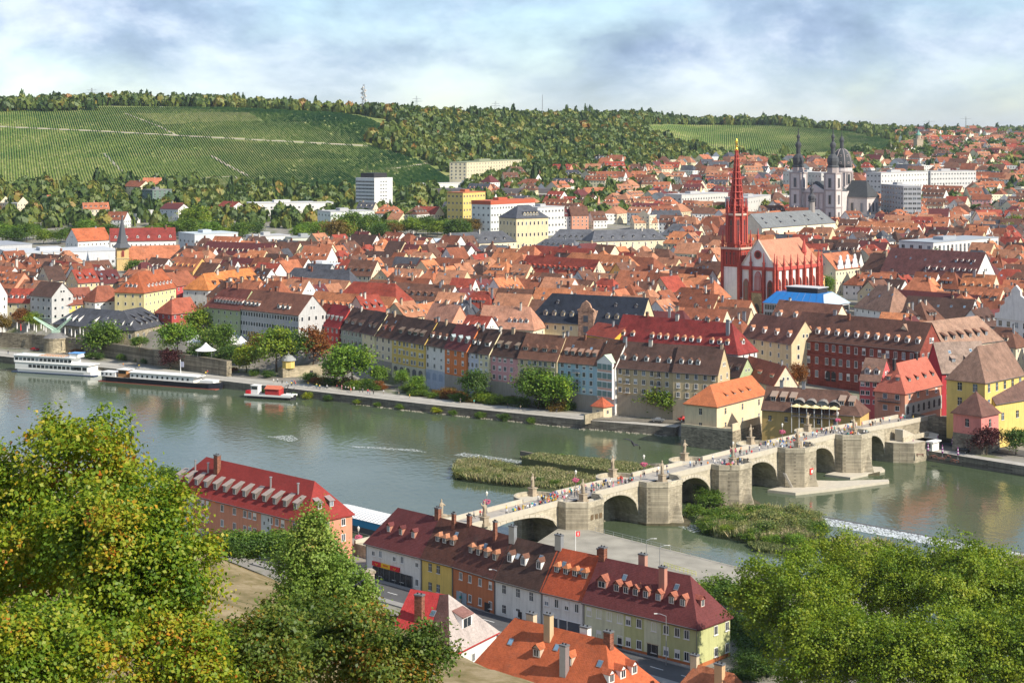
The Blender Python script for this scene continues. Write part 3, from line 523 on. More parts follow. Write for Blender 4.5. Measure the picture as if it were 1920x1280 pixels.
# ---- the colourful terrace on the far bank
GR = 'colourful houses in the row along the far bank'
RE = 19.7
rowr = [(540, 597.5), (567.7, 604), (602.8, 608.5), (635.6, 614), (679, 621.5), (702, 627), (735, 633.5), (796, 643.8), (834, 650.5), (874.7, 657), (897.5, 660.2), (916.8, 663), (971.4, 669.3), (1044, 675.6), (1120.6, 682.5), (1153, 686.5), (1261.7, 695), (1346, 700.5)]
DB, BR, DBp = ROOF['dark brown'], ROOF['brown'], ROOF['maroon']
dk = plain((0.07, 0.055, 0.05))
sp = [('ochre', 'dark brown', 'ochre house with white-framed dormers left of the light blue one', 4, 3, ('gable', 3, 1.3, 1.4, 1.6, WHITE, LEAD), None),
 ('light blue', 'red', 'narrow light blue house with bright red roof and round dormers', 4, 4, ('gable', 3, 1.4, 1.5, 1.6, LEAD, ROOF['bright orange']), None),
 ('red', 'crimson', 'deep red house with crimson roof behind the autumn tree', 4, 4, ('gable', 4, 1.3, 1.4, 1.6, LEAD, LEAD), None),
 ('sage green', 'dark brown', 'sage green house with dark balconies and long shed dormers', 4, 6, ('shed', [.2, .48, .8], 2.6, 1.4, 1.4, dk), None),
 ('pale yellow', 'dark brown', 'narrow pale yellow house with planted balconies', 4, 2, ('shed', [.35, .7], 1.6, 1.4, 1.5, dk), None),
 ('cream', 'brown', 'cream house with tall gable wall left of the yellow inn', 3, 3, ('shed', [.35, .72], 1.6, 1.4, 1.5, plain((0.2, 0.06, 0.05))), (3.6, (0.32, 0.30, 0.27), 1)),
 ('yellow', 'dark brown', 'golden yellow inn with arched ground floor and four slanted dormers', 3, [.10, .24, .38, .48, .62, .71, .86, .94], ('shed', [.17, .45, .63, .82], 2.3, 1.5, 1.5, dk, plain((0.17, 0.12, 0.09))), (3.7, (0.56, 0.52, 0.40), 1)),
 ('white', 'dark brown', 'bright white house with arched blue-white base between yellow and orange', 3, 3, ('hip', 3, 1.7, 1.4, 1.7, WHITE, BR), (3.8, (0.42, 0.47, 0.55), 1)),
 ('orange', 'maroon', 'vivid orange house with three grey round-topped dormers', 3, 3, ('gable', 3, 1.8, 1.7, 1.6, LEAD, plain((0.3, 0.36, 0.38))), (3.4, (0.33, 0.30, 0.26), 1)),
 ('grey-blue', 'dark brown', 'narrow pale blue-grey house right of the vivid orange one', 4, 3, ('gable', [.3, .7], 1.3, 1.4, 1.7, WHITE, DB), None),
 ('pale yellow', 'dark brown', 'very narrow cream-yellow house beside the pink one', 4, 2, ('shed', [.5], 2.4, 1.4, 1.6, WHITE), (3.0, (0.34, 0.31, 0.27), 1)),
 ('pink', 'dark brown', 'pink house with twelve dark windows in the far bank row', 3, [.18, .38, .56, .78], ('shed', [.24, .52, .86], 1.7, 1.6, 1.6, dk, plain((0.2, 0.15, 0.11))), (3.6, (0.34, 0.31, 0.27), 1)),
 ('beige', 'brown', 'beige-yellow house with four small dormers behind the round green tree', 3, [.10, .30, .44, .58, .71, .90], ('hip', 4, 2.0, 1.4, 1.7, dk, BR), (3.4, (0.34, 0.31, 0.27), 1)),
 ('light blue', 'brown', 'wide sky blue house with balconies and five slanted brown dormers', 4, [.14, .31, .50, .67, .84], ('shed', [.18, .34, .52, .70, .87], 1.6, 1.5, 1.5, plain((0.22, 0.13, 0.1)), plain((0.30, 0.18, 0.13))), (2.2, (0.32, 0.30, 0.27), 1)),
 ('white', 'brown', 'white house with tall glazed bay and green gable in the far bank row', 1, 0, None, None),
 ('tan', 'dark brown', 'wide tan house with narrow balconies and five white dormers', 3, [.09, .22, .36, .50, .64, .76, .90], ('gable', [.11, .31, .51, .71, .90], 1.4, 1.5, 1.6, WHITE, ROOF['brown']), (3.9, (0.36, 0.31, 0.23), 1)),
 ('tan', 'dark brown', 'tan house at the right end of the far bank row', 3, [.12, .32, .52, .72, .9], ('gable', [.15, .35, .52], 1.4, 1.5, 1.6, WHITE, ROOF['brown']), (3.9, (0.36, 0.31, 0.23), 1))]
RH = []
for i, (wc, rc, lab, rows, cols, dm, bs) in enumerate(sp):
    a, b = rowr[i], rowr[i + 1]; st = 'n' if i > 5 else 's'
    h = ehouse('terraced_house', lab, a, b, RE - (0.15 if i % 2 else 0), 6.3, 12.0, 8.0 + (i % 3) * .15, wall=wc, roof=rc, rows=rows, cols=cols, side=2, win=(1.3, 1.75), style=st, dorm=dm, chim=[(.04, .5), (.5, .45)] if i % 2 else [(.96, .48)], group=GR, base=bs, sky_n=2 if i in (5, 13) else 0, cat='house')
    RH.append(h)
h = RH[14]
def bay(mb):
    a, b_ = .6, h.W - .4; mb.box(a, b_, -1.0, -.02, 2, h.e + 1.2, 0); mb.mesh([(a, -1.0, h.e+1.2), (b_, -1.0, h.e+1.2), ((a+b_)/2, -1.0, h.e+3.6), (a, 6, h.e+1.2), (b_, 6, h.e+1.2), ((a+b_)/2, 6, h.e+3.6)], [(0, 1, 2)], 0)
    mb.mesh([(a-.2, -1.2, h.e+1.1), (b_+.2, -1.2, h.e+1.1), ((a+b_)/2, -1.2, h.e+3.75), (a-.2, 6, h.e+1.1), (b_+.2, 6, h.e+1.1), ((a+b_)/2, 6, h.e+3.75)], [(1, 4, 5, 2), (3, 0, 2, 5)], 1)
    for fl in range(4):
        z = 2.7 + fl * 3.1; w3 = (b_ - a) / 3
        mb.box(a + .25, b_ - .25, -1.08, -1.0, z - .75, z - .15, 3, skip='b')
        for j in range(3): mb.box(a + j*w3 + .18, a + (j+1)*w3 - .18, -1.1, -1.0, z, z + 1.9, 2, skip='b')
sub(h, 'glazed_bay', [WHITE, plain((0.42, 0.52, 0.40)), glassm((0.03, 0.05, 0.05)), plain((0.6, 0.36, 0.28))], bay)
# arches in the ground floor and balconies
for i, n in ((6, 5), (7, 3)):
    h = RH[i]
    for j in range(n):
        mb = MB(); c = h.W * (j + .6) / (n + .2); w = h.W / n * .30
        pts = [(c - w, 0), (c + w, 0)] + [(c + w * math.cos(t), 1.9 + .9 * math.sin(t)) for t in np.linspace(0, math.pi, 9)]
        mb.poly([(x, -.08, z) for x, z in pts]); part('arch', mb, [plain((0.13, 0.13, 0.13)) if i == 6 else plain((0.30, 0.36, 0.46))], h.T)
def balcony(h, x, z, w=2.2):
    mb = MB(); mb.box(x - w/2, x + w/2, -1.2, -.05, z - .15, z, 0)
    for a, b_, c, d in ((x - w/2, x + w/2, -1.2, -1.15), (x - w/2, x - w/2 + .05, -1.2, -.05), (x + w/2 - .05, x + w/2, -1.2, -.05)):
        mb.box(a, b_, c, d, z + .92, z + 1.0, 1); mb.box(a, b_, c, d, z + .45, z + .5, 1); mb.box(a, b_, c, d, z + .05, z + .1, 1)
    for k in range(8): xx = x - w/2 + k * w / 7; mb.box(xx - .02, xx + .02, -1.19, -1.16, z, z + .95, 1)
    part('balcony', mb, [plain((0.5, 0.48, 0.44)), DARKM], h.T)
for x in (.22, .76):
    for z in (4.6, 7.7, 10.6): balcony(RH[15], RH[15].W * x, z)
for z in (3.2, 6.4, 9.7): balcony(RH[13], RH[13].W * .5, z, 2.8)
for z in (4, 7.2): balcony(RH[3], RH[3].W * .06, z, 2.4); balcony(RH[3], RH[3].W * .8, z, 2.4); balcony(RH[4], RH[4].W * .3, z, 2.6)
# lettering strip on the inn: pale panel with small marks
sub(RH[6], 'inn_sign', [plain((0.75, 0.74, 0.68))], lambda mb: [mb.box(RH[6].W*.20 + k*.42, RH[6].W*.20 + k*.42 + .28, -.1, -.02, 9.3, 9.8, 0, skip='b') for k in range(9)])
# ---- left bank quarter
GL = 'larger houses behind the wine house'
ehouse('corner_house', 'large yellow corner house with orange hipped roof and rows of dormers', (270, 548), (330, 538), 26, 11, 15.6, 8.5, wall='pale yellow', roof='orange', rm=roofm((0.42, 0.12, 0.05)), hipL=7, rows=4, cols=8, side=4, style='s', dorm=('gable', 7, 1.4, 1.4, 1.6, WHITE), dormB=[('l', ('gable', 3, 1.4, 1.4, 1.5, WHITE))], group=GL, chim=2, wm=wallm((0.72, 0.6, 0.3)))
ehouse('town_house', 'tall bright red house right of the large yellow corner house', (331, 536), (372, 531), 25, 11, 14, 6, wall='red', roof='rust', rows=4, cols=5, side=3, group=GL, wm=wallm((0.52, 0.09, 0.09)))
ehouse('town_house', 'wide white house with bright orange roof and dark dormer row', (391, 543), (492, 529), 24, 11, 15, 7, wall='pale grey', roof='bright orange', rm=roofm((0.55, 0.2, 0.06)), hipL=6, rows=3, cols=9, side=3, dorm=('gable', 7, 1.6, 1.4, 1.6, dk, ROOF['brown']), group=GL, chim=2)
ehouse('town_house', 'leaf-green house with brown-red roof beside the grey office block', (383, 573.5), (450, 580.5), 24.5, 9, 13, 8, wall='green', roof='brown', rm=roofm((0.2, 0.065, 0.05)), rows=4, cols=6, side=3, dorm=('shed', 9, 1.4, 1.4, 1.5, WHITE), group=GL, chim=[(.3, .5, (1, 1, 2.4), BRICKM), (.62, .5, (1, 1, 2.4), BRICKM)], hipL=6)
ob_ = ehouse('office_block', 'long grey office block with bands of small windows and brown roof', (450.5, 578), (560, 590), 25, 9, 15, 7.5, wall='grey', roof='brown', rm=roofm((0.21, 0.09, 0.06)), rows=4, cols=22, side=4, win=(1.3, 1.9), dorm=('gable', [.05, .12, .19, .26, .62, .70, .78], 1.6, 1.4, 1.4, WHITE, ROOF['brown']), group=GL, chim=2, cat='building')
ehouse('town_house', 'white hipped house directly left of the large yellow corner house', (178, 565), (235, 560.5), 21, 11, 12, 6.5, wall='white', roof='red', hipL=5, hipR=5, rows=3, cols=5, side=3, win=(1.3, 1.2), group=GL, chim=1, rm=roofm((0.3, 0.1, 0.06)))
ehouse('town_house', 'yellow house with brown roof and two rows of small dormers', (97, 573), (178, 567), 19.5, 9, 12, 7, wall='yellow', roof='brown', rm=roofm((0.22, 0.075, 0.05)), rows=3, cols=8, side=2, dorm=('shed', 8, 1.5, 1.4, 1.5, WHITE), group=GL, chim=2)
ehouse('town_house', 'grey modern house with recessed balcony left of the wine house', (57, 553), (97, 556), 24, 9, 13, 6, wall='grey', roof='dark brown', rows=4, cols=4, side=3, win=(1.6, 1.6), group=GL, chim=1)
ehouse('town_house', 'pale yellow house with red roof near left edge', (13, 566), (55, 567), 20, 9, 11, 6, wall='pale yellow', roof='red', rows=3, cols=3, side=2, dorm=('gable', 4, 1.5, 1.4, 1.4, WHITE), group=GL, chim=1)
ghouse('town_house', 'pale pink gabled house cut by the left edge', (-22, 556), (14, 552), 24, 9, 16, 8, wall='pale grey', roof='red', rows=4, cols=4, side=3, group=GL, chim=1)
ehouse('town_house', 'small dark red house below the green house behind trees', (322, 588), (372, 583), 19, 9, 12, 6, wall='red', roof='rust', rm=roofm((0.30, 0.085, 0.05)), hipL=5, rows=3, cols=4, side=3, group=GL, chim=1, wm=wallm((0.36, 0.07, 0.06)))
# wine house: two slate-roofed halls
SL = ROOF['slate grey']; wst = stonem((0.36, 0.31, 0.22), 1.0, .4)
ehouse('wine_hall', 'slate-roofed stone hall with slanted dormers right of the old crane', (253, 618.5), (318, 604), 14.0, 8, 20, 7.4, wall='cream', roof='slate grey', hipL=8, hipR=8, rows=1, cols=6, side=4, win=(1.4, 2.0), dorm=[('shed', 4, 1.5, 1.3, 1.5, dk, SL), ('shed', 3, 1.4, 1.1, 4.6, dk, SL)], dormB=[('l', ('shed', [.2, .42, .62, .82], 1.6, 1.3, 1.5, WHITE, SL))], wm=wst, chim=0, cat='hall', group='slate-roofed halls by the crane')
ehouse('wine_hall', 'slate-roofed stone hall directly behind the old crane', (100, 606), (214, 616), 13.8, 8, 17, 6.8, wall='cream', roof='slate grey', hipL=8, hipR=0, rows=1, cols=9, side=3, win=(1.4, 2.0), dorm=('shed', [.16, .26, .36, .62, .76, .88], 1.8, 1.5, 1.6, WHITE, SL), wm=wst, chim=0, cat='hall', group='slate-roofed halls by the crane')
# ---- quarter around the bridge head
GM = 'houses around the bridge head'
h = ehouse('mill_house', 'cream mill house with bright orange hipped roof rising from the water', (1344, 761), (1438, 737), 13.6, 4.5, 11.8, 5.4, wall='cream', roof='bright orange', rm=roofm((0.50, 0.16, 0.065), var=.6), hipL=6, rows=2, cols=3, side=1, style='d', win=(1.0, 1.9), dorm=('shed', [.30, .45, .60, .75], 1.5, .6, 1.8, dk), chim=0, group=GM, wm=wallm((0.66, 0.55, 0.36)))
mb = MB(); mb.box(-1.5, 34, -6.5, 12.2, -7, 1.9, 0); mb.box(-1.5, 22, -6.5, -6.1, 1.9, 4.2, 1); mb.box(-1.5, -1.1, -6.1, 12.2, 1.9, 2.6, 1); part('stone_base', mb, [stonem((0.34, 0.29, 0.21), .9, .4), wallm((0.6, 0.5, 0.34))], h.T)
h = ehouse('restaurant', 'dark brown roofed mill restaurant with cream awnings beside the bridge', (1428.7, 765.5), (1612.6, 778), 13.6, 8.0, 12, 6.2, wall='ochre', roof='dark brown', rm=roofm((0.12, 0.065, 0.048)), hipR=5.5, rows=1, cols=6, side=3, style='d', dorm=('shed', [.10, .20, .30, .80, .90], 1.9, 1.6, 2.0, plain((0.36, 0.2, 0.12)), plain((0.3, 0.22, 0.17))), chim=[(.15, .5, (1, .7, 1.8), ZINC), (.38, .5, (1, .7, 1.8), ZINC)], group=GM, cat='restaurant', skip='r', wm=wallm((0.50, 0.34, 0.13)))
def terr(mb):
    a, b_ = h.W*.32, h.W*.78
    mb.box(a, b_, -1.6, 2.6, 4.0, 4.3, 0); mb.box(a, b_, -1.65, -1.55, 5.2, 5.3, 1)
    for k in range(26): x = a + (b_-a)*k/25; mb.box(x-.03, x+.03, -1.63, -1.57, 4.3, 5.2, 1)
    for k in range(7): x = a + (b_-a)*k/6; mb.box(x-.08, x+.08, -1.5, -1.35, -1, 8.0, 2)
    mb.box(a, b_, 2.55, 2.6, 4.3, 7.6, 3)
sub(h, 'terrace', [plain((0.2, 0.17, 0.14)), DARKM, WHITE, GLASS], terr)
for k in range(4):
    mb = MB(); c = h.W*(.37+.12*k); pts = [(c + 1.9*math.cos(t), 7.5 + 1.5*math.sin(t)) for t in np.linspace(math.pi, 0, 9)]
    for i in range(8): (x0, z0), (x1, z1) = pts[i], pts[i+1]; mb.poly([(x0, 1.2, z0), (x1, 1.2, z1), (x1, 5.2, z1+.6), (x0, 5.2, z0+.6)][::-1])
    mb.poly([(x, 1.25, z) for x, z in pts][::-1], 1); part('barrel_dormer', mb, [plain((0.22, 0.2, 0.18)), GLASS], h.T)
REST = h
ehouse('town_house', 'cream gabled house with red roof directly behind the orange mill roof', (1385, 701), (1452, 721.5), 14.6, 8, 8.5, 6.2, wall='cream', roof='rust', rm=roofm((0.33, 0.10, 0.055)), rows=2, cols=4, side=2, dorm=('shed', 3, 2.6, 1.0, 1.2), chim=[(.9, .5, (.6, .6, 1.4), ZINC)], group=GM)
ehouse('town_house', 'small dark roofed house between tan row end and red gabled house', (1340, 700), (1386, 706), 15.5, 8, 9, 6, wall='green', roof='dark brown', rows=2, cols=3, side=2, dorm=('shed', 3, 1.4, 1.3, 1.4, dk), chim=0, group=GM)
ehouse('apartment_house', 'long dark-red roofed block with white hipped end behind the tan house', (1150, 640), (1383, 662), 22.5, 9, 13, 9.5, wall='white', roof='crimson', rm=roofm((0.26, 0.04, 0.035)), hipR=6.5, rows=4, cols=14, side=[.3, .6, .85], dorm=('hip', [.06, .14, .30, .36, .42, .50, .56, .62, .68, .78, .84, .90], 1.5, 1.5, 1.5, WHITE, ROOF['terracotta']), dormB=[('r', ('gable', [.5], 1.8, 1.4, 1.6, WHITE, ROOF['bright orange']))], chim=[(.2, .5), (.45, .48), (.7, .5), (.88, .3)], group=GM)
rs = ehouse('courthouse', 'big dark red sandstone building with brown roof and thirteen dormers', (1483, 632.5), (1725, 657), 24.2, 9.5, 15, 9.0, wall='brick', roof='dark brown', rm=roofm((0.13, 0.062, 0.045)), rows=3, cols=[.06, .12, .145, .21, .29, .345, .40, .46, .52, .58, .64, .70, .76, .82, .88, .94], side=4, win=(1.35, 2.5), style='n', dorm=('gable', 13, 1.6, 1.7, 1.6, WHITE, ROOF['terracotta']), chim=2, group=GM, wm=stonem((0.28, 0.075, 0.055), 1.4, .6, .7, .15), cat='building')
for z in (4.6, 9.4, 14.4): mb = MB(); mb.box(-.2, rs.W + .2, -.3, -.02, z - .35, z, 0); part('cornice', mb, [plain((0.26, 0.075, 0.06))], rs.T)
for c in (.30, .345):
    mb = MB(); x = rs.W*c; pts = [(x-.95, .2), (x+.95, .2)] + [(x + .95*math.cos(t), 2.9 + .95*math.sin(t)) for t in np.linspace(0, math.pi, 9)]; mb.poly([(a, -.12, z) for a, z in pts]); part('portal', mb, [DARKM], rs.T)
ehouse('office_wing', 'sunlit cream wing with brown roof right of the red sandstone building', (1727, 656), (1880, 636), 23.8, 10, 15, 8.4, wall='cream', roof='terracotta', rm=roofm((0.30, 0.185, 0.13)), hipR=5, rows=3, cols=12, side=3, win=(1.2, 1.8), dorm=('shed', [.08, .34, .44, .54, .64, .74, .84], 1.5, 1.6, 1.6, dk, ROOF['brown']), chim=0, group=GM, cat='building')
ehouse('town_house', 'yellow-cream house with four dormers left of the red sandstone building', (1392, 629), (1484, 644), 23, 9.5, 13, 8, wall='beige', roof='brown', rm=roofm((0.19, 0.085, 0.06)), rows=4, cols=6, side=2, win=(1.2, 1.8), dorm=('gable', 4, 1.7, 1.6, 1.5, WHITE, ROOF['terracotta']), chim=1, group=GM)
h = ehouse('corner_house', 'salmon corner house with bright red hipped roof and grey arcade', (1696.7, 735), (1765, 718), 18.2, 11, 10.6, 8.2, wall='salmon', roof='red', rm=roofm((0.42, 0.125, 0.085), var=.5), hipL=4.5, rows=2, cols=[.12, .35, .6, .85], side=[.35, .75], win=(1.5, 1.7), style='n', dorm=('shed', 4, 1.5, 1.3, 1.5, dk), dormB=[('l', ('shed', [.38, .68], 1.3, 1.3, 1.6, dk))], chim=[(.12, .5, (1, .7, 1.5), DARKM), (.72, .5, (1, .7, 1.8), DARKM)], group=GM, wm=wallm((0.58, 0.27, 0.18)))
sub(h, 'arcade', [wallm((0.42, 0.40, 0.36)), DARKM], lambda mb: (mb.box(-.1, h.W+.1, -.14, -.01, -1, 3.3, 0), [mb.poly([(c + w_ * .75 , -.17, z) for w_, z in [(-1, 0), (1, 0)] + [(math.cos(t), 1.8 + .75*math.sin(t)) for t in np.linspace(0, math.pi, 8)]], 1) for c in [h.W*(k+.5)/7 for k in range(7)]]))
mb = MB(); mb.box(-1.3, -.02, 1.5, 9, 3.6, 3.75, 0)
for k in range(14): y = 1.5 + 7.5*k/13; mb.box(-1.3, -1.25, y-.02, y+.02, 3.75, 4.7, 0)
mb.box(-1.32, -1.24, 1.5, 9, 4.7, 4.78, 0); part('balcony', mb, [DARKM], h.T)
ehouse('town_house', 'pink-red house with brown roof left of the salmon corner house', (1611.7, 711), (1650, 714), 18.5, 10, 12, 6.5, wall='red', roof='brown', rm=roofm((0.2, 0.12, 0.09)), rows=3, cols=[.15, .4, .75], side=2, win=(1.4, 1.5), style='n', dorm=('gable', [.3, .75], 1.8, 1.6, 1.5, WHITE, ROOF['brown']), chim=1, group=GM, wm=wallm((0.55, 0.12, 0.12)))
ghouse('town_house', 'crimson gabled house with grey-pink roof behind the salmon corner house', (1736, 688), (1766, 697), 21, 11, 17, 9, wall='red', roof='terracotta', rm=roofm((0.34, 0.25, 0.2)), rows=3, cols=4, side=0, dorm=('shed', [.3, .6], 1.5, 1.4, 1.8, dk), group=GM, chim=0, wm=wallm((0.42, 0.05, 0.06)), sky_n=2)
h = ehouse('parish_hall', 'big yellow hall with brown hipped roof at the bridge head right', (1846.7, 715), (1920, 700), 23.9, 10, 13.2, 9.5, wall='yellow', roof='terracotta', rm=roofm((0.24, 0.145, 0.105)), hipL=7, rows=3, cols=5, side=[.35, .75], style='d', win=(1.5, 2.4), chim=0, group=GM, wm=wallm((0.62, 0.46, 0.15)), cat='hall')
ehouse('side_wing', 'yellow wing with brown roof and glass tower at right edge', (1866, 755), (1948, 742), 17, 8, 10, 6.5, wall='yellow', roof='brown', rm=roofm((0.13, 0.075, 0.06)), rows=1, cols=3, side=2, style='d', win=(1.4, 2.2), chim=0, group=GM, wm=wallm((0.62, 0.46, 0.15)), cat='building')
c = P(1846, 779, 14.4); T = thing('garden_pavilion', (c.x - 1, c.y + 6, 3.0), .75, 'pink pavilion with brown pyramid roof on a stone base at right', 'pavilion')
mb = MB(); mb.lathe([(7.4, -1), (7.0, 5.4)], 4, ph=R(45)); part('stone_base', mb, [stonem((0.26, 0.23, 0.18), .8, .4)], T)
mb = MB(); mb.lathe([(6.9, 5.4), (6.9, 11.5)], 4, ph=R(45)); part('wall', mb, [wallm((0.60, 0.22, 0.19))], T)
mb = MB(); mb.lathe([(7.9, 11.2), (7.7, 11.45), (.15, 17.8), (.05, 18.4)], 4, ph=R(45)); part('roof', mb, [roofm((0.14, 0.07, 0.055))], T)
for rz in (R(-90), 0): ob('window', winmesh(1.3, 2.3, 'd'), T, (4.9 * math.sin(rz), -4.9 * math.cos(rz), 7.7), rz)
# ---- named buildings further back
GT = 'large buildings in the old town'
ehouse('department_store', 'wide dark brown roofed building with light strip windows and skylights', (1651, 509), (1828, 521), 28, 12, 20, 12, wall='pale grey', roof='brown', rm=roofm((0.135, 0.055, 0.05)), rows=4, cols=22, side=4, win=(1.5, 2.0), dorm=[('shed', [.48, .56, .64], 2, 1.4, 2.0, WHITE), ('shed', [.74, .80, .86, .92, .97], 1.5, 1.2, 2.2, WHITE), ('shed', [.74, .80, .86, .92], 1.3, 1.0, 6, WHITE)], chim=0, group=GT, cat='building', sky_n=6)
ehouse('town_house', 'cream house left end of the wide dark brown roofed building', (1613, 506), (1650, 510), 27, 12, 18, 9, wall='beige', roof='brown', rows=4, cols=4, side=3, chim=1, group=GT)
ehouse('town_house', 'steep brown hipped roof in front of the wide dark brown roof', (1602, 574), (1668, 584), 21, 11, 16, 10, wall='white', roof='terracotta', rm=roofm((0.28, 0.16, 0.11)), hipL=7, hipR=7, rows=3, cols=6, side=4, chim=1, group=GT, sky_n=3)
ehouse('town_house', 'dark roofed house with blue skylights behind the sandstone building', (1690, 592), (1816, 600), 22, 11, 15, 8, wall='white', roof='dark brown', rows=3, cols=10, side=3, chim=1, group=GT, sky_n=5)
ehouse('town_house', 'brown roofed cream house in front of the blue glass roof', (1443, 600), (1560, 611), 22, 11, 14, 8, wall='cream', roof='brown', rm=roofm((0.2, 0.09, 0.06)), rows=3, cols=9, side=3, dorm=('gable', 4, 1.7, 1.6, 1.6, WHITE, ROOF['terracotta']), chim=1, group=GT)
h = ghouse('gabled_palace', 'white palace with curved gable and dark windows at right edge', (1868, 596), (1945, 606), 26, 11, 20, 11, wall='white', roof='brown', rows=4, cols=5, side=5, style='d', win=(1.7, 2.1), chim=0, group=GT, cat='palace')
mb = MB(); w = h.D/2
prof = [(-w-.4, h.e), (-w-.4, h.e+2), (-w+2.2, h.e+2.6), (-w+2.6, h.e+5), (-w+5, h.e+6.2), (-w+5.2, h.e+8.5), (-2.6, h.e+10), (-2.4, h.e+12), (0, h.e+14)]
pts = prof + [(-x, z) for x, z in prof[-2::-1]]; mb.mesh([(-.4, w + x, z) for x, z in pts] + [(.5, w + x, z) for x, z in pts], [tuple(range(len(pts))), tuple(range(2*len(pts)-1, len(pts)-1, -1))] + [(i, i+len(pts), i+1+len(pts), i+1) for i in range(len(pts)-1)]); part('curved_gable', mb, [wallm(WALLC['white'])], h.T)
h = ehouse('baroque_house', 'cream baroque house with white curly gables right of the red church', (1567, 505), (1612, 500), 27, 12, 16, 8, wall='cream', roof='orange', rows=3, cols=8, side=3, chim=0, group=GT, cat='palace')
for k in range(3):
    mb = MB(); c = h.W*(.2+.3*k); pts = [(-3, 0), (3, 0), (3, 1.2), (2.2, 2.2), (2.0, 4), (1.1, 4.8), (.9, 6.4), (0, 7.4), (-.9, 6.4), (-1.1, 4.8), (-2.0, 4), (-2.2, 2.2), (-3, 1.2)]
    mb.mesh([(c+x, -.2, h.e+z) for x, z in pts] + [(c+x, .5, h.e+z) for x, z in pts], [tuple(range(13)), tuple(range(25, 12, -1))] + [(i, i+13, (i+1) % 13+13, (i+1) % 13) for i in range(13)]); part('gable', mb, [WHITE], h.T)
# blue glass-roofed building
a, b = P(1431.6, 567, 22), P(1544.5, 575, 22); org, ang, W = front(a, b); T = thing('library', (*org, 11), ang, 'grey building with vivid blue sloping roof in front of red church', 'building', GT)
D = 24; mb = MB(); mb.box(0, W, 0, D, -2, 11, 0)
for z in (1, 4.6, 8): mb.box(.6, W-.6, -.1, 0, z, z+2.2, 1, skip='b'); mb.box(W, W+.1, .6, D-.6, z, z+2.2, 1, skip='l')
for k in range(int(W/1.3)): mb.box(.6+k*1.3, .75+k*1.3, -.22, -.1, .5, 10.4, 0)
part('wall', mb, [wallm((0.48, 0.48, 0.48)), GLASS], T)
fr = [(-.5, -.5, 11), (W+.5, -.5, 11), (W+.5, D+.5, 11), (-.5, D+.5, 11), (4, 5, 16), (W-3, 5, 16), (W-6, D-5, 16), (4, D-5, 16)]
mb = MB(); mb.mesh(fr, [(0, 1, 5, 4), (2, 3, 7, 6), (3, 0, 4, 7), (4, 5, 6, 7)], 0); mb.mesh(fr, [(1, 2, 6, 5)], 1)
mb.box(8, W-7, 7, D-8, 16, 18.2, 2); mb.box(7.5, W-6.5, 6.5, D-7.5, 18.2, 18.5, 3); part('roof', mb, [plain((0.02, 0.17, 0.47), .35, var=.08), plain((0.42, 0.52, 0.60), .3), DARKM, plain((0.5, 0.5, 0.5))], T); FOOT.append((*org, ang, W, D))
for k in range(9): mb = MB(); x = W*k/8; mb.bar((x, -.5, 11.06), (4+(W-7)*k/8, 5, 16.06), .1, 0, 4); part('roof_rib', mb, [plain((0.03, 0.12, 0.32), .4)], T)
# dark-roofed school with baroque oriel
a = ehouse('school_building', 'long dark slate-roofed building with baroque sandstone gable behind the terrace', (990, 600), (1200, 612), 24, 10, 16, 10.5, wall='beige', roof='slate grey', rm=roofm((0.022, 0.028, 0.042), .25), hipL=7, rows=3, cols=14, side=3, win=(1.1, 1.8), dorm=[('gable', [.14, .22, .30, .38, .70, .78, .86, .94], 1.6, 1.5, 1.6, wallm((0.5, 0.42, 0.28)), SL), ('gable', [.22, .74, .92], 1.2, 1.1, 5.0, dk, SL)], chim=0, group=GT, cat='building')
mb = MB(); c = a.W*.53; mb.box(c-3.4, c+3.4, -.6, 5, -1, a.e+5, 0); pts = [(-3.8, 0), (3.8, 0), (3.8, .5), (2.4, 1.2), (1.6, 3), (0, 4.2), (-1.6, 3), (-2.4, 1.2), (-3.8, .5)]
mb.mesh([(c+x, -.7, a.e+5+z) for x, z in pts] + [(c+x, .4, a.e+5+z) for x, z in pts], [tuple(range(9)), tuple(range(17, 8, -1))] + [(i, i+9, (i+1) % 9+9, (i+1) % 9) for i in range(9)], 0)
for k in range(2): mb.box(c-1, c+1, -.75, -.6, a.e+.6-4.2*k, a.e+3.2-4.2*k, 1)
part('oriel', mb, [stonem((0.42, 0.26, 0.18), 1, .5), GLASS], a.T)
ehouse('town_house', 'salmon roofed sunlit house with white dormers behind the pink house', (895, 612), (1000, 617), 22, 9, 13, 8, wall='cream', roof='terracotta', rm=roofm((0.40, 0.2, 0.13)), rows=3, cols=8, side=2, hipR=4, dorm=('gable', [.3, .55, .65, .75, .85], 1.5, 1.4, 1.6, WHITE), chim=2, group=GT)
ghouse('town_house', 'salmon-pink sunlit roof rising behind the orange house', (840, 617), (885, 612), 21, 9, 16, 9, wall='salmon', roof='terracotta', rm=roofm((0.44, 0.22, 0.15)), rows=3, cols=4, side=2, chim=1, group=GT)
ehouse('town_house', 'bright golden yellow house with flat tower part behind the sky blue one', (1098, 626), (1152, 634), 24, 9, 12, 4, wall='yellow', roof='red', rows=4, cols=3, side=2, chim=1, group=GT, wm=wallm((0.68, 0.42, 0.06)))
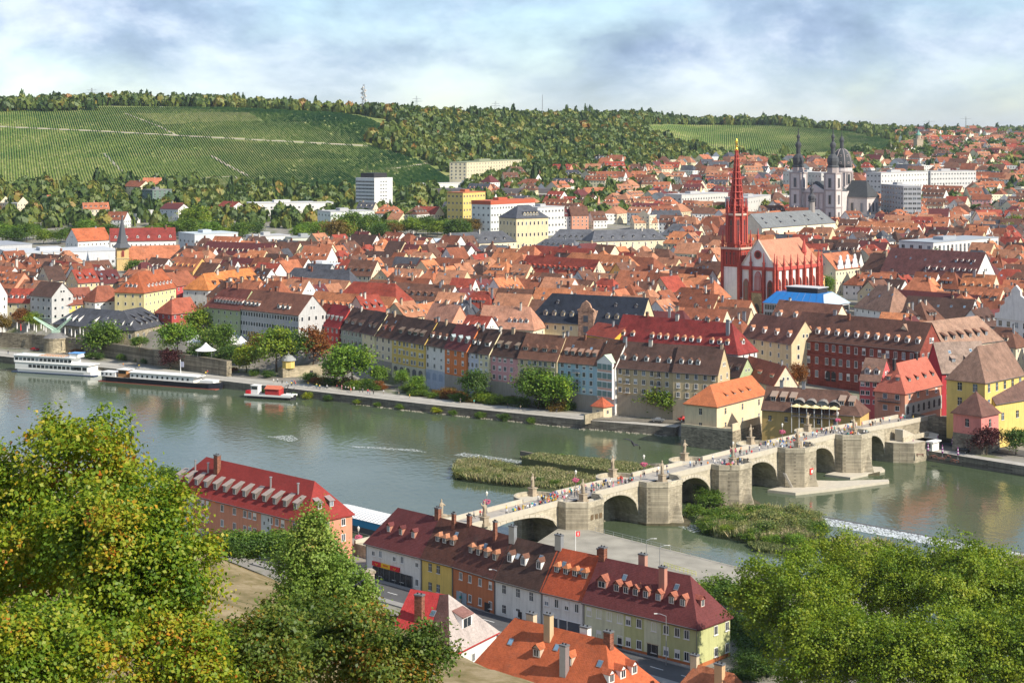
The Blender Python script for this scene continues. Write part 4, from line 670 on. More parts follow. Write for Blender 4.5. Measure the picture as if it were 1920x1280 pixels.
# hospital complex with grey roofs
ehouse('pavilion_building', 'cream stone pavilion with slate mansard roof amid long grey roofs', (968, 409), (1028, 407), 40, 16, 22, 8.5, wall='cream', roof='slate grey', hipL=9, hipR=9, rows=3, cols=8, side=5, win=(1.4, 2.6), style='s', dorm=('gable', 5, 2.0, 1.8, 1.8, wallm((0.6, 0.52, 0.36)), SL), chim=0, group=GT, cat='building', wm=wallm((0.60, 0.50, 0.31)))
for a_, b_, he, dd, lb in (((842, 458), (968, 452), 27, 16, 'left of the cream stone pavilion'), ((880, 476), (960, 478), 23, 13, 'below the cream stone pavilion'), ((1030, 449), (1120, 450), 27, 16, 'right of the cream stone pavilion'), ((1110, 452), (1250, 448), 27, 16, 'between the pavilion and the red church'), ((1000, 462), (1080, 466), 24, 12, 'just below and right of the pavilion'), ((1238, 440), (1300, 442), 28, 18, 'furthest right of its kind')):
    ehouse('slate_roofed_wing', 'long grey slate-roofed wing ' + lb, a_, b_, he, 14, dd, dd*.42, wall='cream', roof='slate grey', rm=roofm((0.11, 0.115, 0.13), .25), hipL=6, hipR=6, rows=3, cols=12, side=3, dorm=('gable', 6, 1.3, 1.1, 1.6, dk, SL), chim=1, group=GT, cat='building')
ehouse('school_house', 'orange roofed school wing behind the ochre church tower, left part', (146, 452), (207, 449), 27, 16, 16, 8, wall='white', roof='bright orange', rm=roofm((0.46, 0.13, 0.055)), rows=2, cols=8, side=3, chim=1, group=GT)
ehouse('school_house', 'long dark red roofed school with white walls behind the ochre tower', (207, 452), (330, 450), 28, 16, 17, 8, wall='white', roof='crimson', rm=roofm((0.28, 0.05, 0.04)), rows=2, cols=14, side=3, dorm=('gable', 6, 1.6, 1.4, 1.6, WHITE), chim=2, group=GT)
# ---------------------------------------------------------------- churches and tall buildings
RS = stonem((0.44, 0.085, 0.06), 1.0, .5, .75, .15); RS2 = plain((0.44, 0.085, 0.065), .85, var=.2); WST = wallm((0.74, 0.71, 0.66)); GOLD = plain((0.85, 0.55, 0.08), .3, .9)
def pointed(x, z, w, h, n=6):                             # outline of a lancet opening
    pts = [(x - w/2, z), (x + w/2, z), (x + w/2, z + h - w)]
    pts += [(x + w/2 - w/2 * (1 - math.cos(t)), z + h - w + w * math.sin(t) / 1.0) for t in np.linspace(.3, math.pi/2, n)]
    return pts + [(2*x - a, b) for a, b in pts[:1:-1]][1:] if False else pts + [(2*x - a, b) for a, b in reversed(pts[2:-1])]
def lancet(T, x, y, rz, z, w, h, frame=RS2):
    k = ('lanc', round(w, 2), round(h, 2), frame.name)
    if k not in CACHE:
        mb = MB(); po = pointed(0, 0, w, h); pi = pointed(0, .3, w - .6, h - .6)
        n = len(po); mb.mesh([(a, -.35, c) for a, c in po] + [(a, 0, c) for a, c in po], [tuple(range(n))] + [(i, i + n, (i+1) % n + n, (i+1) % n) for i in range(n)], 0)
        mb.poly([(a, -.37, c) for a, c in pi], 1)
        for q in (-.25, .25): mb.box(w*q - .07, w*q + .07, -.45, -.37, .3, h*.72, 0)
        mb.box(-w/2+.3, w/2-.3, -.44, -.37, h*.7, h*.7+.15, 0)
        CACHE[k] = mb.data('window', [frame, glassm((0.10, 0.045, 0.045), .2)])
    return ob('window', CACHE[k], T, (x, y, z), rz)
def pinnacle(T, x, y, z, h, w=.9, mat=RS2, base=None):
    k = ('pin', round(h, 1), w, base, mat.name)
    if k not in CACHE:
        mb = MB(); b0 = base or 0
        mb.lathe([(w*.7, -b0), (w*.7, h*.35)], 4, ph=R(45)); mb.lathe([(w*.95, h*.35), (w*.95, h*.41), (w*.55, h*.42), (.06, h)], 4, ph=R(45)); mb.lathe([(.05, h*.86), (w*.35, h*.9), (.05, h*.94)], 6)
        CACHE[k] = mb.data('pinnacle', [mat])
    return ob('pinnacle', CACHE[k], T, (x, y, z))
def red_church():
    g = 12.0; org = (127.0, 835.7); ang = math.atan2(.735, .678); T = thing('gothic_church', (*org, g), ang, 'white and red gothic church with tall red openwork spire', 'church')
    W, D, e, rh = 36.0, 20.0, 23.0, 13.0
    mb = MB(); choir = [(W, 0), (W+7, 2.2), (W+12, 7), (W+12, 13), (W+7, 17.8), (W, D)]
    mb.poly([(0, 0, -2), (W, 0, -2), (W, 0, e), (0, 0, e)]); mb.poly([(0, D, -2), (0, 0, -2), (0, 0, e), (0, D/2, e+rh), (0, D, e)]); mb.poly([(W, D, -2), (0, D, -2), (0, D, e), (W, D, e)])
    for i in range(5): (x0, y0), (x1, y1) = choir[i], choir[i+1]; mb.poly([(x0, y0, -2), (x1, y1, -2), (x1, y1, e), (x0, y0, e)])
    part('wall', mb, [WST], T)
    mb = MB(); zr = e + rh; rr = [(-.1, -.6, e), (W, -.6, e), (W, D+.6, e), (-.1, D+.6, e), (-.1, D/2, zr), (W, D/2, zr)]
    mb.mesh(rr, [(0, 1, 5, 4), (2, 3, 4, 5)])
    ce = [(W, -.6)] + [(W+7.2, 1.8), (W+12.6, 6.8), (W+12.6, 13.2), (W+7.2, 18.2)] + [(W, D+.6)]
    for i in range(5): mb.poly([(*ce[i], e), (*ce[i+1], e), (W+2, D/2, zr)] if False else [(*ce[i], e), (*ce[i+1], e), (W, D/2, zr)])
    part('roof', mb, [roofm((0.44, 0.20, 0.125), .34, .5)], T)
    mb = MB(); mb.box(-.3, W, -.75, -.1, e-1.3, e+.3, 0); mb.box(-.45, -.02, -.3, D+.3, e-1.5, e+.2, 0)
    for i in range(5):
        a, b = Vector(choir[i]), Vector(choir[i+1]); n = Vector(((b-a).y, -(b-a).x)).normalized()*.5; mb.mesh([(*(a), e-1.3), (*(b), e-1.3), (*(b+n), e-1.3), (*(a+n), e-1.3), (*a, e+.3), (*b, e+.3), (*(b+n), e+.3), (*(a+n), e+.3)], [(2, 3, 7, 6)[::-1], (4, 5, 6, 7)[::-1], (0, 1, 2, 3)])
    part('cornice', mb, [RS2], T)
    mb = MB()                                           # raking gable trim
    for a, b in (((0, 0, e), (0, D/2, zr+.6)), ((0, D, e), (0, D/2, zr+.6))): mb.bar((-.15, a[1], a[2]+.3), (-.15, b[1], b[2]), .42, 0, 4)
    part('gable_trim', mb, [plain((0.62, 0.52, 0.42))], T)
    nb = 6
    for i in range(nb + 1):                             # buttresses along the nave
        x = W * i / nb; mb = MB(); mb.box(-.6, .6, -2.4, 0, -2, e*.55, 0); mb.box(-.55, .55, -1.7, 0, e*.55, e-1.0, 0); mb.mesh([(-.6, -2.4, e*.55), (.6, -2.4, e*.55), (.6, 0, e*.62), (-.6, 0, e*.62)], [(0, 1, 2, 3)]); part('buttress', mb, [RS], T, loc=(x, 0, 0)); pinnacle(T, x, -.9, e-1.2, 7.6)
        if i < nb: lancet(T, W*(i+.5)/nb, 0, 0, 5.0, 3.0, 12.5)
    for i in range(5):
        a, b = Vector(choir[i]), Vector(choir[i+1]); c = (a+b)/2; rz = math.atan2((b-a).y, (b-a).x)
        if i < 4: lancet(T, c.x, c.y, rz, 5, 2.6, 14); n = Vector((math.sin(rz), -math.cos(rz))); q = b + n*.6; mb = MB(); mb.box(-.6, .6, -1.4, .6, -2, e-1, 0); part('buttress', mb, [RS], T, loc=(b.x, b.y, 0), rz=rz + .3); pinnacle(T, q.x, q.y, e-1.2, 7.6)
    for y in (0, D*.31, D*.69, D):                      # west front
        mb = MB(); mb.box(-1.6, 0, -.65, .65, -2, e-1, 0); part('buttress', mb, [RS], T, loc=(0, y, 0)); pinnacle(T, -.8, y, e-1.2, 8.5)
    pinnacle(T, -.1, D/2, zr, 6)
    for y, z, w, h in ((D*.15, 4, 3.2, 13), (D*.5, 11.5, 4.0, 9.5), (D*.85, 4, 3.2, 13)): lancet(T, 0, y, R(-90), z, w, h)
    mb = MB(); t = [(-.3, D/2 + 2.2*math.cos(a), e+6 + 2.2*math.sin(a)) for a in np.linspace(0, 2*math.pi, 16, endpoint=False)]; mb.poly(t[::-1]); mb.poly([(-.35, D/2+(p[1]-D/2)*.7, e+6+(p[2]-e-6)*.7) for p in t][::-1], 1); part('rose_window', mb, [RS2, glassm((0.10, 0.03, 0.03))], T)
    mb = MB(); mb.box(-1.3, -.05, D*.33, D*.67, -2, 11, 0); po = pointed(D/2, 0, 4.6, 9); mb.poly([(-1.36, y, z) for y, z in po][::-1], 1); po = pointed(D/2, 0, 3.2, 5.4); mb.poly([(-1.42, y, z) for y, z in po][::-1], 2); mb.box(-1.6, -.05, D*.31, D*.69, 10.6, 11.4, 3); part('portal', mb, [stonem((0.42, 0.32, 0.17), .8, .4), plain((0.26, 0.19, 0.10)), DARKM, RS2], T)
    # tower
    tx, ty, hw = 3.5, D + 5.2, 4.9
    mb = MB(); mb.box(tx-hw, tx+hw, ty-hw, ty+hw, -2, 22.5, 0); part('tower_base', mb, [WST], T)
    mb = MB()
    for sx in (-1, 1):
        for sy in (-1, 1): mb.box(tx+sx*hw-.7, tx+sx*hw+.7, ty+sy*hw-.7, ty+sy*hw+.7, -2, 31, 0)
    part('corner_quoins', mb, [RS], T)
    mb = MB(); mb.box(tx-hw-.1, tx+hw+.1, ty-hw-.1, ty+hw+.1, 22.5, 31.5, 0); mb.box(tx-hw-.8, tx+hw+.8, ty-hw-.8, ty+hw+.8, 31.0, 32.0, 1)
    for q in range(9):
        for (ax, ay) in ((tx-hw-.7+q*(2*hw+1.4)/8, ty-hw-.7), (tx-hw-.7, ty-hw-.7+q*(2*hw+1.4)/8), (tx+hw+.7, ty-hw-.7+q*(2*hw+1.4)/8)): mb.box(ax-.12, ax+.12, ay-.12, ay+.12, 32.0, 33.4, 0)
    for a in ((tx-hw-.8, tx+hw+.8, ty-hw-.85, ty-hw-.6), (tx-hw-.85, tx-hw-.6, ty-hw-.8, ty+hw+.8), (tx+hw+.6, tx+hw+.85, ty-hw-.8, ty+hw+.8)): mb.box(*a, 33.3, 33.6, 0)
    part('belfry', mb, [RS, plain((0.55, 0.42, 0.34))], T)
    for rz, cx, cy in ((0, tx, ty-hw-.1), (R(-90), tx-hw-.1, ty), (R(90), tx+hw+.1, ty)):
        for d in (-2.2, 0, 2.2): lancet(T, cx + d*math.cos(rz), cy + d*math.sin(rz), rz, 23.2, 1.5, 7.0)
    for sx in (-1, 1):
        for sy in (-1, 1): pinnacle(T, tx+sx*hw, ty+sy*hw, 31.5, 9, 1.0)
    mb = MB(); mb.lathe([(4.9, 31.5), (4.7, 48.0)], 8, 0, (tx, ty), R(22.5)); mb.lathe([(5.3, 47.6), (5.3, 48.6)], 8, 1, (tx, ty), R(22.5)); part('octagon', mb, [RS, plain((0.55, 0.42, 0.34))], T)
    for k in range(8):
        a = R(45*k); lancet(T, tx + 4.38*math.sin(a), ty - 4.38*math.cos(a), a, 34, 1.9, 12); b = R(45*k+22.5); pinnacle(T, tx + 5.0*math.sin(b), ty - 5.0*math.cos(b), 48, 8.0, .85, base=14)
    mb = MB(); mb.lathe([(3.0, 48), (.35, 79)], 8, 0, (tx, ty), R(22.5)); part('spire_core', mb, [plain((0.24, 0.035, 0.03))], T)
    for k in range(8):
        b = R(45*k+22.5); d = Vector((math.sin(b), -math.cos(b))); mb = MB(); mb.bar((tx+d.x*3.9, ty+d.y*3.9, 48), (tx+d.x*.45, ty+d.y*.45, 80), .34, 0, 4, .2)
        for j in range(14): t = (j+.5)/14; rr_ = 3.9+(.45-3.9)*t+.25; mb.box(tx+d.x*rr_-.2, tx+d.x*rr_+.2, ty+d.y*rr_-.2, ty+d.y*rr_+.2, 48+32*t, 48+32*t+.55)
        part('spire_rib', mb, [RS2], T)
    for j in range(9): t = j/9.5; r_ = 3.75+(.4-3.75)*t; mb = MB(); z = 49+31*t; mb.lathe([(r_+.25, z), (r_+.35, z+.25), (r_+.25, z+.5)], 8, 0, (tx, ty), R(22.5)); part('spire_ring', mb, [RS2], T)
    mb = MB(); mb.lathe([(.5, 79), (.9, 80), (.5, 80.6), (.3, 81), (.8, 81.6), (.25, 82.2), (.5, 83.2), (.45, 84.4), (.1, 85.4)], 8, 0, (tx, ty)); mb.box(tx-1.1, tx+1.1, ty-.15, ty+.15, 83.8, 84.2); part('gilded_finial', mb, [GOLD], T)
    x, y = W*.86, D*.2; mb = MB(); mb.lathe([(1.1, 24), (1.1, 29), (1.5, 29), (.1, 36)], 6, 0, (x, y)); part('roof_turret', mb, [RS2], T)
    FOOT.append((org[0], org[1], ang, W + 14, D + 12))
red_church()
def onion(mb, c, z, r, h, m=0, n=8):                     # bulbous baroque helm
    mb.lathe([(r*1.08, z), (r*1.1, z+h*.03), (r*.92, z+h*.06), (r*1.08, z+h*.16), (r*1.02, z+h*.24), (r*.72, z+h*.30), (r*.42, z+h*.34), (r*.40, z+h*.35), (r*.40, z+h*.50), (r*.5, z+h*.51), (r*.58, z+h*.57), (r*.46, z+h*.62), (r*.24, z+h*.65), (r*.22, z+h*.74), (r*.34, z+h*.76), (r*.30, z+h*.80), (r*.10, z+h*.84), (r*.06, z+h)], n, m, c, R(22.5))
def baroque_church():
    g = 22.0; c = P(1497, 388, 38); T = thing('baroque_church', (c.x, c.y, g), -0.7, 'grey and white baroque church with two helmed towers and big dome', 'church')
    ST = wallm((0.56, 0.51, 0.49)); TR = plain((0.36, 0.31, 0.295), .9); RF = roofm((0.075, 0.08, 0.085), .25, .5); hw = 5.2
    # local x runs along the facade to the right, y into depth; the towers flank the facade
    for k, x in enumerate((0, 33.0)):
        b = MB(); b.box(x-hw, x+hw, -hw, hw, -3, 45, 0)
        for z in (16, 30.5, 44.2): b.box(x-hw-.5, x+hw+.5, -hw-.5, hw+.5, z, z+1.1, 1)
        for sx in (-1, 1):
            for sy in (-1, 1): b.box(x+sx*(hw-.4)-.7, x+sx*(hw-.4)+.7, sy*(hw-.4)-.7, sy*(hw-.4)+.7, -3, 44.2, 1)
        tw = part('tower', b, [ST, TR], T)
        for rz, cx, cy in ((0, x, -hw), (R(90), x+hw, 0), (R(-90), x-hw, 0)):
            for z, w, h in ((3, 1.6, 3), (9, 1.6, 3.4), (19.5, 1.8, 7), (33, 2.2, 7.5)):
                q = MB(); q.box(-w/2-.35, w/2+.35, -.45, 0, -.3, h+.5, 0); q.box(-w/2, w/2, -.52, -.45, 0, h, 1, skip='b'); ob('window', CACHE.setdefault(('bw', w, h), q.data('window', [TR, GLASS])), tw, (cx, cy, z), rz)
        b = MB(); b.lathe([(5.0, 45), (4.8, 49.5)], 8, 1, (x, 0), R(22.5)); onion(b, (x, 0), 49.5, 4.6, 33); part('helm', b, [RF, TR], T)
    b = MB(); b.box(hw, 33-hw, -2, 30, -3, 29, 0); b.mesh([(hw, -2.2, 29), (33-hw, -2.2, 29), (16.5, -2.2, 35.5), (hw, 0, 29), (33-hw, 0, 29), (16.5, 0, 35.5)], [(0, 1, 2), (1, 4, 5, 2), (3, 0, 2, 5)], 0)
    for z in (14, 27.6): b.box(hw, 33-hw, -2.7, -2, z, z+1.2, 1)
    for q in (.12, .32, .68, .88): b.box(hw+(33-2*hw)*q-.5, hw+(33-2*hw)*q+.5, -2.6, -2, -3, 28, 1)
    b.box(15, 18, -2.5, -2, 17, 24, 2); b.box(14.6, 18.4, -2.6, -2, -3, 8, 2); part('facade', b, [ST, TR, GLASS], T)
    b = MB(); b.mesh([(5, 0, 29), (28, 0, 29), (28, 34, 29), (5, 34, 29), (16.5, 0, 38), (16.5, 34, 38)], [(1, 2, 5, 4), (3, 0, 4, 5), (0, 1, 4), (2, 3, 5)]); part('nave_roof', b, [RF], T)
    b = MB(); b.box(5.5, 27.5, 4, 64, -3, 29, 0); part('nave', b, [ST], T)
    dx, dy, q_ = 16.5, 44, .78
    b = MB(); b.lathe([(12.2*q_, 26), (12.2*q_, 33)], 8, 0, (dx, dy), R(22.5)); b.lathe([(11.6*q_, 33), (11.6*q_, 45)], 16, 0, (dx, dy)); b.lathe([(12.6*q_, 44.4), (12.6*q_, 46)], 16, 1, (dx, dy)); b.lathe([(11.4*q_, 46), (11.2*q_, 49)], 16, 0, (dx, dy))
    for k in range(8): a = R(45*k); b.box(dx+11.9*q_*math.sin(a)-.5, dx+11.9*q_*math.sin(a)+.5, dy-11.9*q_*math.cos(a)-.5, dy-11.9*q_*math.cos(a)+.5, 33, 45, 1)
    dr = part('drum', b, [ST, TR], T)
    for k in range(8): a = R(45*k+22.5); q = MB(); q.box(-1.7, 1.7, -.5, 0, -.4, 8.6, 0); q.box(-1.2, 1.2, -.6, -.5, 0, 8.0, 1); ob('window', CACHE.setdefault('drumwin', q.data('window', [TR, GLASS])), dr, (dx+11.5*q_*math.sin(a), dy-11.5*q_*math.cos(a), 35), a)
    b = MB(); pr = [(11.3*q_*math.cos(t)+.3, 49+16*math.sin(t)) for t in np.linspace(0, 1.42, 9)]; b.lathe(pr, 24, 0, (dx, dy)); part('dome', b, [RF], T, smooth=True)
    for k in range(8):
        a = R(45*k); b = MB()
        for i in range(8): (r0, z0), (r1, z1) = pr[i], pr[i+1]; b.bar((dx+r0*math.sin(a), dy-r0*math.cos(a), z0), (dx+r1*math.sin(a), dy-r1*math.cos(a), z1), .36, 0, 5)
        part('dome_rib', b, [TR], T)
    for k in range(8):
        a = R(45*k+22.5)
        for z, r_ in ((52, 8.6), (58, 7.0)): b = MB(); b.box(-.8, .8, -.5, 1.2, 0, 1.8, 0); b.box(-.45, .45, -.56, -.5, .3, 1.4, 1); ob('dome_window', CACHE.setdefault('domewin', b.data('dome_window', [TR, DARKM])), T, (dx+r_*math.sin(a), dy-r_*math.cos(a), z), a)
    b = MB(); b.lathe([(2.2, 64), (2.2, 65), (1.6, 65), (1.6, 71), (2.1, 71), (2.2, 72.3), (1.4, 74), (.4, 75.4), (.2, 77), (.4, 77.5), (.1, 78), (.07, 83)], 8, 0, (dx, dy)); part('lantern', b, [RF], T)
    # transept
    b = MB(); b.box(27.5, 46, 34, 54, -3, 24, 0); b.box(27.5, 46.4, 33.6, 54.4, 23, 24.3, 1); part('transept', b, [ST, TR], T)
    b = MB(); b.mesh([(24, 33.2, 24.2), (47, 33.2, 24.2), (47, 54.8, 24.2), (24, 54.8, 24.2), (24, 44, 38), (40, 44, 38)], [(0, 1, 5, 4), (1, 2, 5), (2, 3, 4, 5)]); part('transept_roof', b, [RF], T)
    for y in (38, 44, 50): ob('window', CACHE[('bw', 1.8, 7)], T, (46, y, 12), R(90))
    for x in (32, 41): ob('window', CACHE[('bw', 1.8, 7)], T, (x, 34, 12), 0)
    FOOT.append((c.x, c.y, -.7, 50, 66))
baroque_church()
# church with slim spire on the left
c = P(229, 512, 14); T = thing('parish_church', (c.x, c.y, 12), .35, 'ochre church tower with slim grey needle spire', 'church')
b = MB(); b.box(-3.6, 3.6, -3.6, 3.6, -2, 17.5, 0); b.box(-3.9, 3.9, -3.9, 3.9, 11, 11.4, 1); b.box(-4, 4, -4, 4, 17.2, 17.9, 1); part('tower', b, [wallm((0.56, 0.40, 0.18)), plain((0.5, 0.4, 0.25))], T)
b = MB(); b.lathe([(6.0, 17.8), (3.6, 20.4), (2.4, 25), (.15, 37.5), (.05, 39)], 8, ph=R(22.5)); part('spire', b, [plain((0.085, 0.09, 0.1), .6)], T)
for rz, cx, cy in ((0, 0, -3.6), (R(90), 3.6, 0), (R(-90), -3.6, 0)): lancet(T, cx, cy, rz, 12.4, 1.6, 3.8, RS2)
T['label'] = 'ochre church tower with slim grey needle spire on the left'
a = house('nave_building', 'orange roofed nave adjoining the ochre church tower', (c.x + 4, c.y + 1), .35, 32, 15, 12, 22, 8, wall='pale yellow', roof='orange', rows=1, cols=6, side=2, win=(1.6, 5), chim=0, cat='church')
# church with long grey roof behind the red church
a = ehouse('monastery_church', 'long white church with light grey roof and small bell turret', (1429, 427), (1566, 416.7), 36, 15, 19, 9, wall='pale yellow', roof='slate grey', rm=roofm((0.16, 0.17, 0.175), .25, .5), hipR=6, rows=1, cols=9, side=0, win=(2, 5.5), dorm=[('shed', 5, 1.3, .8, 2, dk, SL), ('shed', 5, 1.3, .8, 5, dk, SL)], chim=0, cat='church', wm=wallm((0.72, 0.66, 0.5)))
b = MB(); x = a.W*.83; onion(b, (x, a.D/2), a.zr+6, 2.6, 16); b.lathe([(2.4, a.zr-3), (2.3, a.zr+6)], 8, 1, (x, a.D/2)); part('bell_turret', b, [roofm((0.09, 0.09, 0.1), .25), plain((0.3, 0.27, 0.25))], a.T)
# white tower block
p0, p1, p2 = P(667, 332, 62), P(713, 332.5, 62), P(750, 334.5, 62)
T = thing('tower_block', (p0.x, p0.y, 22), math.atan2(p1.y-p0.y, p1.x-p0.x) - .25, 'white twelve-storey tower block with dark rooftop plant below the vineyards', 'tower block')
W, D = 21.5, 24.0; b = MB(); b.box(0, W, 0, D, -5, 39.5, 0); part('wall', b, [wallm((0.62, 0.62, 0.6))], T)
for k in range(12):
    z = 2 + k*3.05; b = MB(); b.box(.5, W-.5, -.14, 0, z, z+1.3, 0, skip='b')
    for j in range(13): b.box(.5+j*(W-1)/13-.08, .5+j*(W-1)/13+.08, -.2, -.14, z, z+1.3, 1, skip='b')
    part('window_band', b, [glassm((0.06, 0.075, 0.08)), FRAME], T)
    for j in (.36, .5, .64): ob('window', winmesh(2.2, 1.2, 's'), T, (W, D*j, z), R(90))
b = MB(); b.box(3, W-3, 3, D-4, 39.5, 43.5, 0)
for k in range(7): b.box(4+k*2.2, 4.2+k*2.2, 5, 5.2, 43.5, 46.5, 0)
b.bar((6, 8, 43), (6, 8, 53), .15, 0, 5); part('rooftop_plant', b, [DARKM], T); FOOT.append((p0.x, p0.y, T.rotation_euler[2], W, D))
def block(name, label, pl_, pr_, he, g, D, wall=(0.7, 0.69, 0.66), rows=4, cols=12, roofc=(0.4, 0.4, 0.4), win=(1.6, 1.5), group='flat-roofed blocks in the far town', para=.6):
    a, b_ = P(*pl_, he), P(*pr_, he); org, ang, W = front(a, b_); T = thing(name, (*org, g), ang, label, 'building', group); e = he - g
    m = MB(); m.box(0, W, 0, D, -4, e, 0); part('wall', m, [wallm(wall)], T); m = MB(); m.box(-.2, W+.2, -.2, D+.2, e, e+para, 0); m.box(W*.3, W*.5, D*.3, D*.6, e+para, e+para+2, 0); part('roof', m, [plain(roofc, .9)], T)
    for r_ in range(rows):
        z = e/rows*(r_+.5) - win[1]/2
        for k in range(cols): ob('window', winmesh(*win, 'd'), T, (W*(k+.5)/cols, 0, z), 0)
        sd_ = 1 if (-(math.cos(ang))*b_.x - math.sin(ang)*b_.y) > 0 else -1
        for k in range(4): ob('window', winmesh(*win, 'd'), T, (W if sd_ > 0 else 0, D*(k+.5)/4, z), R(90*sd_))
    FOOT.append((*org, ang, W, D)); return T
block('clinic', 'pale stepped hospital block with balconies on the wooded slope', (875, 305), (978, 300), 71, 54, 18, (0.58, 0.52, 0.36), 5, 20, (0.24, 0.26, 0.17))
block('flats', 'yellow block of flats with orange roof before the railway', (868, 362), (910, 360), 52, 30, 16, (0.62, 0.47, 0.16), 4, 8, (0.42, 0.15, 0.07))
block('office_block', 'white office with orange-red top right of the yellow flats', (920, 384), (1003, 380), 44, 22, 20, (0.6, 0.62, 0.58), 4, 16, (0.42, 0.10, 0.05), para=3.0)
block('office_block', 'white modern block immediately right of the orange-topped office', (1008, 390), (1058, 388), 42, 20, 20, (0.58, 0.575, 0.55), 4, 8)
block('flats', 'long white block with many small windows beside the dome', (1652, 325), (1740, 322), 62, 36, 16, (0.55, 0.545, 0.53), 5, 16)
block('flats', 'long white block right of its twin near the right edge', (1745, 322), (1830, 321), 62, 38, 16, (0.55, 0.545, 0.53), 5, 16)
block('flats', 'dark grey balconied flats right of the dome', (1652, 346), (1694, 350), 56, 28, 15, (0.32, 0.33, 0.35), 7, 8, win=(3, 1.8))
block('office_block', 'long low white office left of the red spire', (1278, 366), (1365, 362), 45, 22, 20, (0.52, 0.51, 0.48), 3, 18)
block('office_block', 'white office continuing right of the red spire', (1402, 372), (1445, 366), 44, 22, 20, (0.52, 0.51, 0.48), 3, 9)
block('clinic', 'white hospital block left of the baroque towers', (1468, 322), (1540, 325), 60, 34, 20, (0.54, 0.53, 0.5), 4, 12)
block('school', 'pale green flat building amid trees left of centre', (620, 398), (702, 396), 38, 22, 26, (0.62, 0.66, 0.60), 3, 14)
block('museum', 'modern grey-white colonnaded building near right edge', (1750, 456), (1872, 446), 34, 16, 24, (0.6, 0.6, 0.58), 2, 16, (0.3, 0.33, 0.36), (2.2, 5.5))
block('warehouse', 'large pale grey flat hall at far left behind the old town', (20, 476), (222, 470), 26, 13, 40, (0.56, 0.58, 0.6), 1, 10, (0.46, 0.48, 0.5))
block('warehouse', 'wide light blue-grey low hall behind the town trees', (640, 452), (870, 458), 26, 14, 44, (0.58, 0.6, 0.62), 1, 20, (0.45, 0.5, 0.55))
block('market_hall', 'pale glass-roofed market hall in the left old town', (548, 506), (642, 508), 24, 12, 26, (0.6, 0.62, 0.63), 1, 14, (0.5, 0.52, 0.53), para=2.5)
# church on the far slope
c = P(1722, 300, 62); T = thing('far_church', (c.x, c.y, 58), .3, 'small far church with sandstone tower and green cap near horizon', 'church')
b = MB(); b.box(-5, 5, -5, 5, -4, 34, 0); b.box(-5.3, 5.3, -5.3, 5.3, 33, 34, 0); b.lathe([(3.6, 34), (3.4, 39)], 8); part('tower', b, [wallm((0.42, 0.34, 0.25))], T)
b = MB(); b.lathe([(3.9, 39), (3.6, 41), (1.8, 43), (.2, 47)], 8); part('cap', b, [plain((0.16, 0.33, 0.27))], T)
b = MB(); b.box(6, 44, -2, 16, -4, 12, 0); b.mesh([(5, -3, 12), (45, -3, 12), (45, 17, 12), (5, 17, 12), (5, 7, 22), (45, 7, 22)], [(0, 1, 5, 4), (1, 2, 5), (2, 3, 4, 5), (3, 0, 4)], 1); part('nave', b, [wallm((0.42, 0.34, 0.25)), roofm((0.26, 0.2, 0.15), 0)], T)
# masts on the ridge
def mast(name, label, px, ptop, pbot, Y, r=1.2, arms=None, tower=False):
    zb, zt = CH - (pbot-HY)/F*Y, CH - (ptop-HY)/F*Y; T = thing(name, ((px-960)/F*Y, Y, zb - 12), 0, label, name.split('_')[-1]); H = zt - zb + 12
    b = MB(); n = 14
    for sx in (-1, 1):
        for sy in (-1, 1): b.bar((sx*r*1.8, sy*r*1.8, 0), (sx*r*.4, sy*r*.4, H), .2 + .05*r, 0, 4)
    for i in range(n):
        t0, t1 = i/n, (i+1)/n; w0, w1 = r*(1.8-1.4*t0), r*(1.8-1.4*t1)
        for sy in (-1, 1): b.bar((-w0, sy*w0, H*t0), (w1, sy*w1, H*t1), .14, 0, 3); b.bar((w0, sy*w0, H*t0), (-w1, sy*w1, H*t1), .14, 0, 3)
    part('lattice', b, [METAL], T)
    if tower:
        b = MB()
        for k in range(6): z = H*(.48+.07*k); b.lathe([(3.0, z), (3.0, z+.5)], 10)
        for k in range(10): a = k*1.9; z = H*(.5+.042*k); b.lathe([(1.2, z), (1.4, z+1), (1.0, z+2.4)], 8, 0, (3.0*math.cos(a), 3.0*math.sin(a)))
        part('antenna_platforms', b, [plain((0.5, 0.48, 0.46))], T)
    if arms:
        for z, w in arms: b = MB(); b.box(-w, w, -.3, .3, H*z, H*z+.7); part('cross_arm', b, [METAL], T)
    return T
mast('telecom_tower', 'grey lattice telecom tower on the wooded ridge', 682, 158, 205, 2300, 1.8, tower=True)
mast('radio_mast', 'thin tall radio mast standing on the ridge', 1017, 178, 212, 2500, .45)
mast('power_pylon', 'faint power pylon right of the telecom tower', 781, 180, 205, 3200, 1.5, [(.72, 11), (.84, 8)])
mast('power_pylon', 'faint power pylon midway along the ridge', 929, 190, 210, 3200, 1.5, [(.72, 9), (.86, 7)])
mast('power_pylon', 'faint power pylon above the left ridge trees', 172, 165, 185, 3200, 1.5, [(.72, 12), (.86, 9)])
mast('construction_crane', 'thin crane on the far right horizon', 1742, 225, 246, 3900, 1.0, [(.9, 14)])
mast('construction_crane', 'taller crane further right on the far horizon', 1811, 218, 246, 3900, 1.0, [(.86, 12)])
block('pale_hall', 'pale hall with low bluish roof among trees left of centre', (365, 440), (446, 437), 30, 20, 26, (0.52, 0.54, 0.54), 1, 10, (0.42, 0.47, 0.5))
block('pale_hall', 'small white flat house right of the bluish-roofed hall', (482, 444), (544, 442), 31, 20, 20, (0.6, 0.6, 0.57), 2, 8)
block('pale_hall', 'pale green flat house left of the wide light hall', (548, 447), (618, 445), 30, 20, 18, (0.55, 0.58, 0.48), 2, 9, (0.3, 0.32, 0.32))
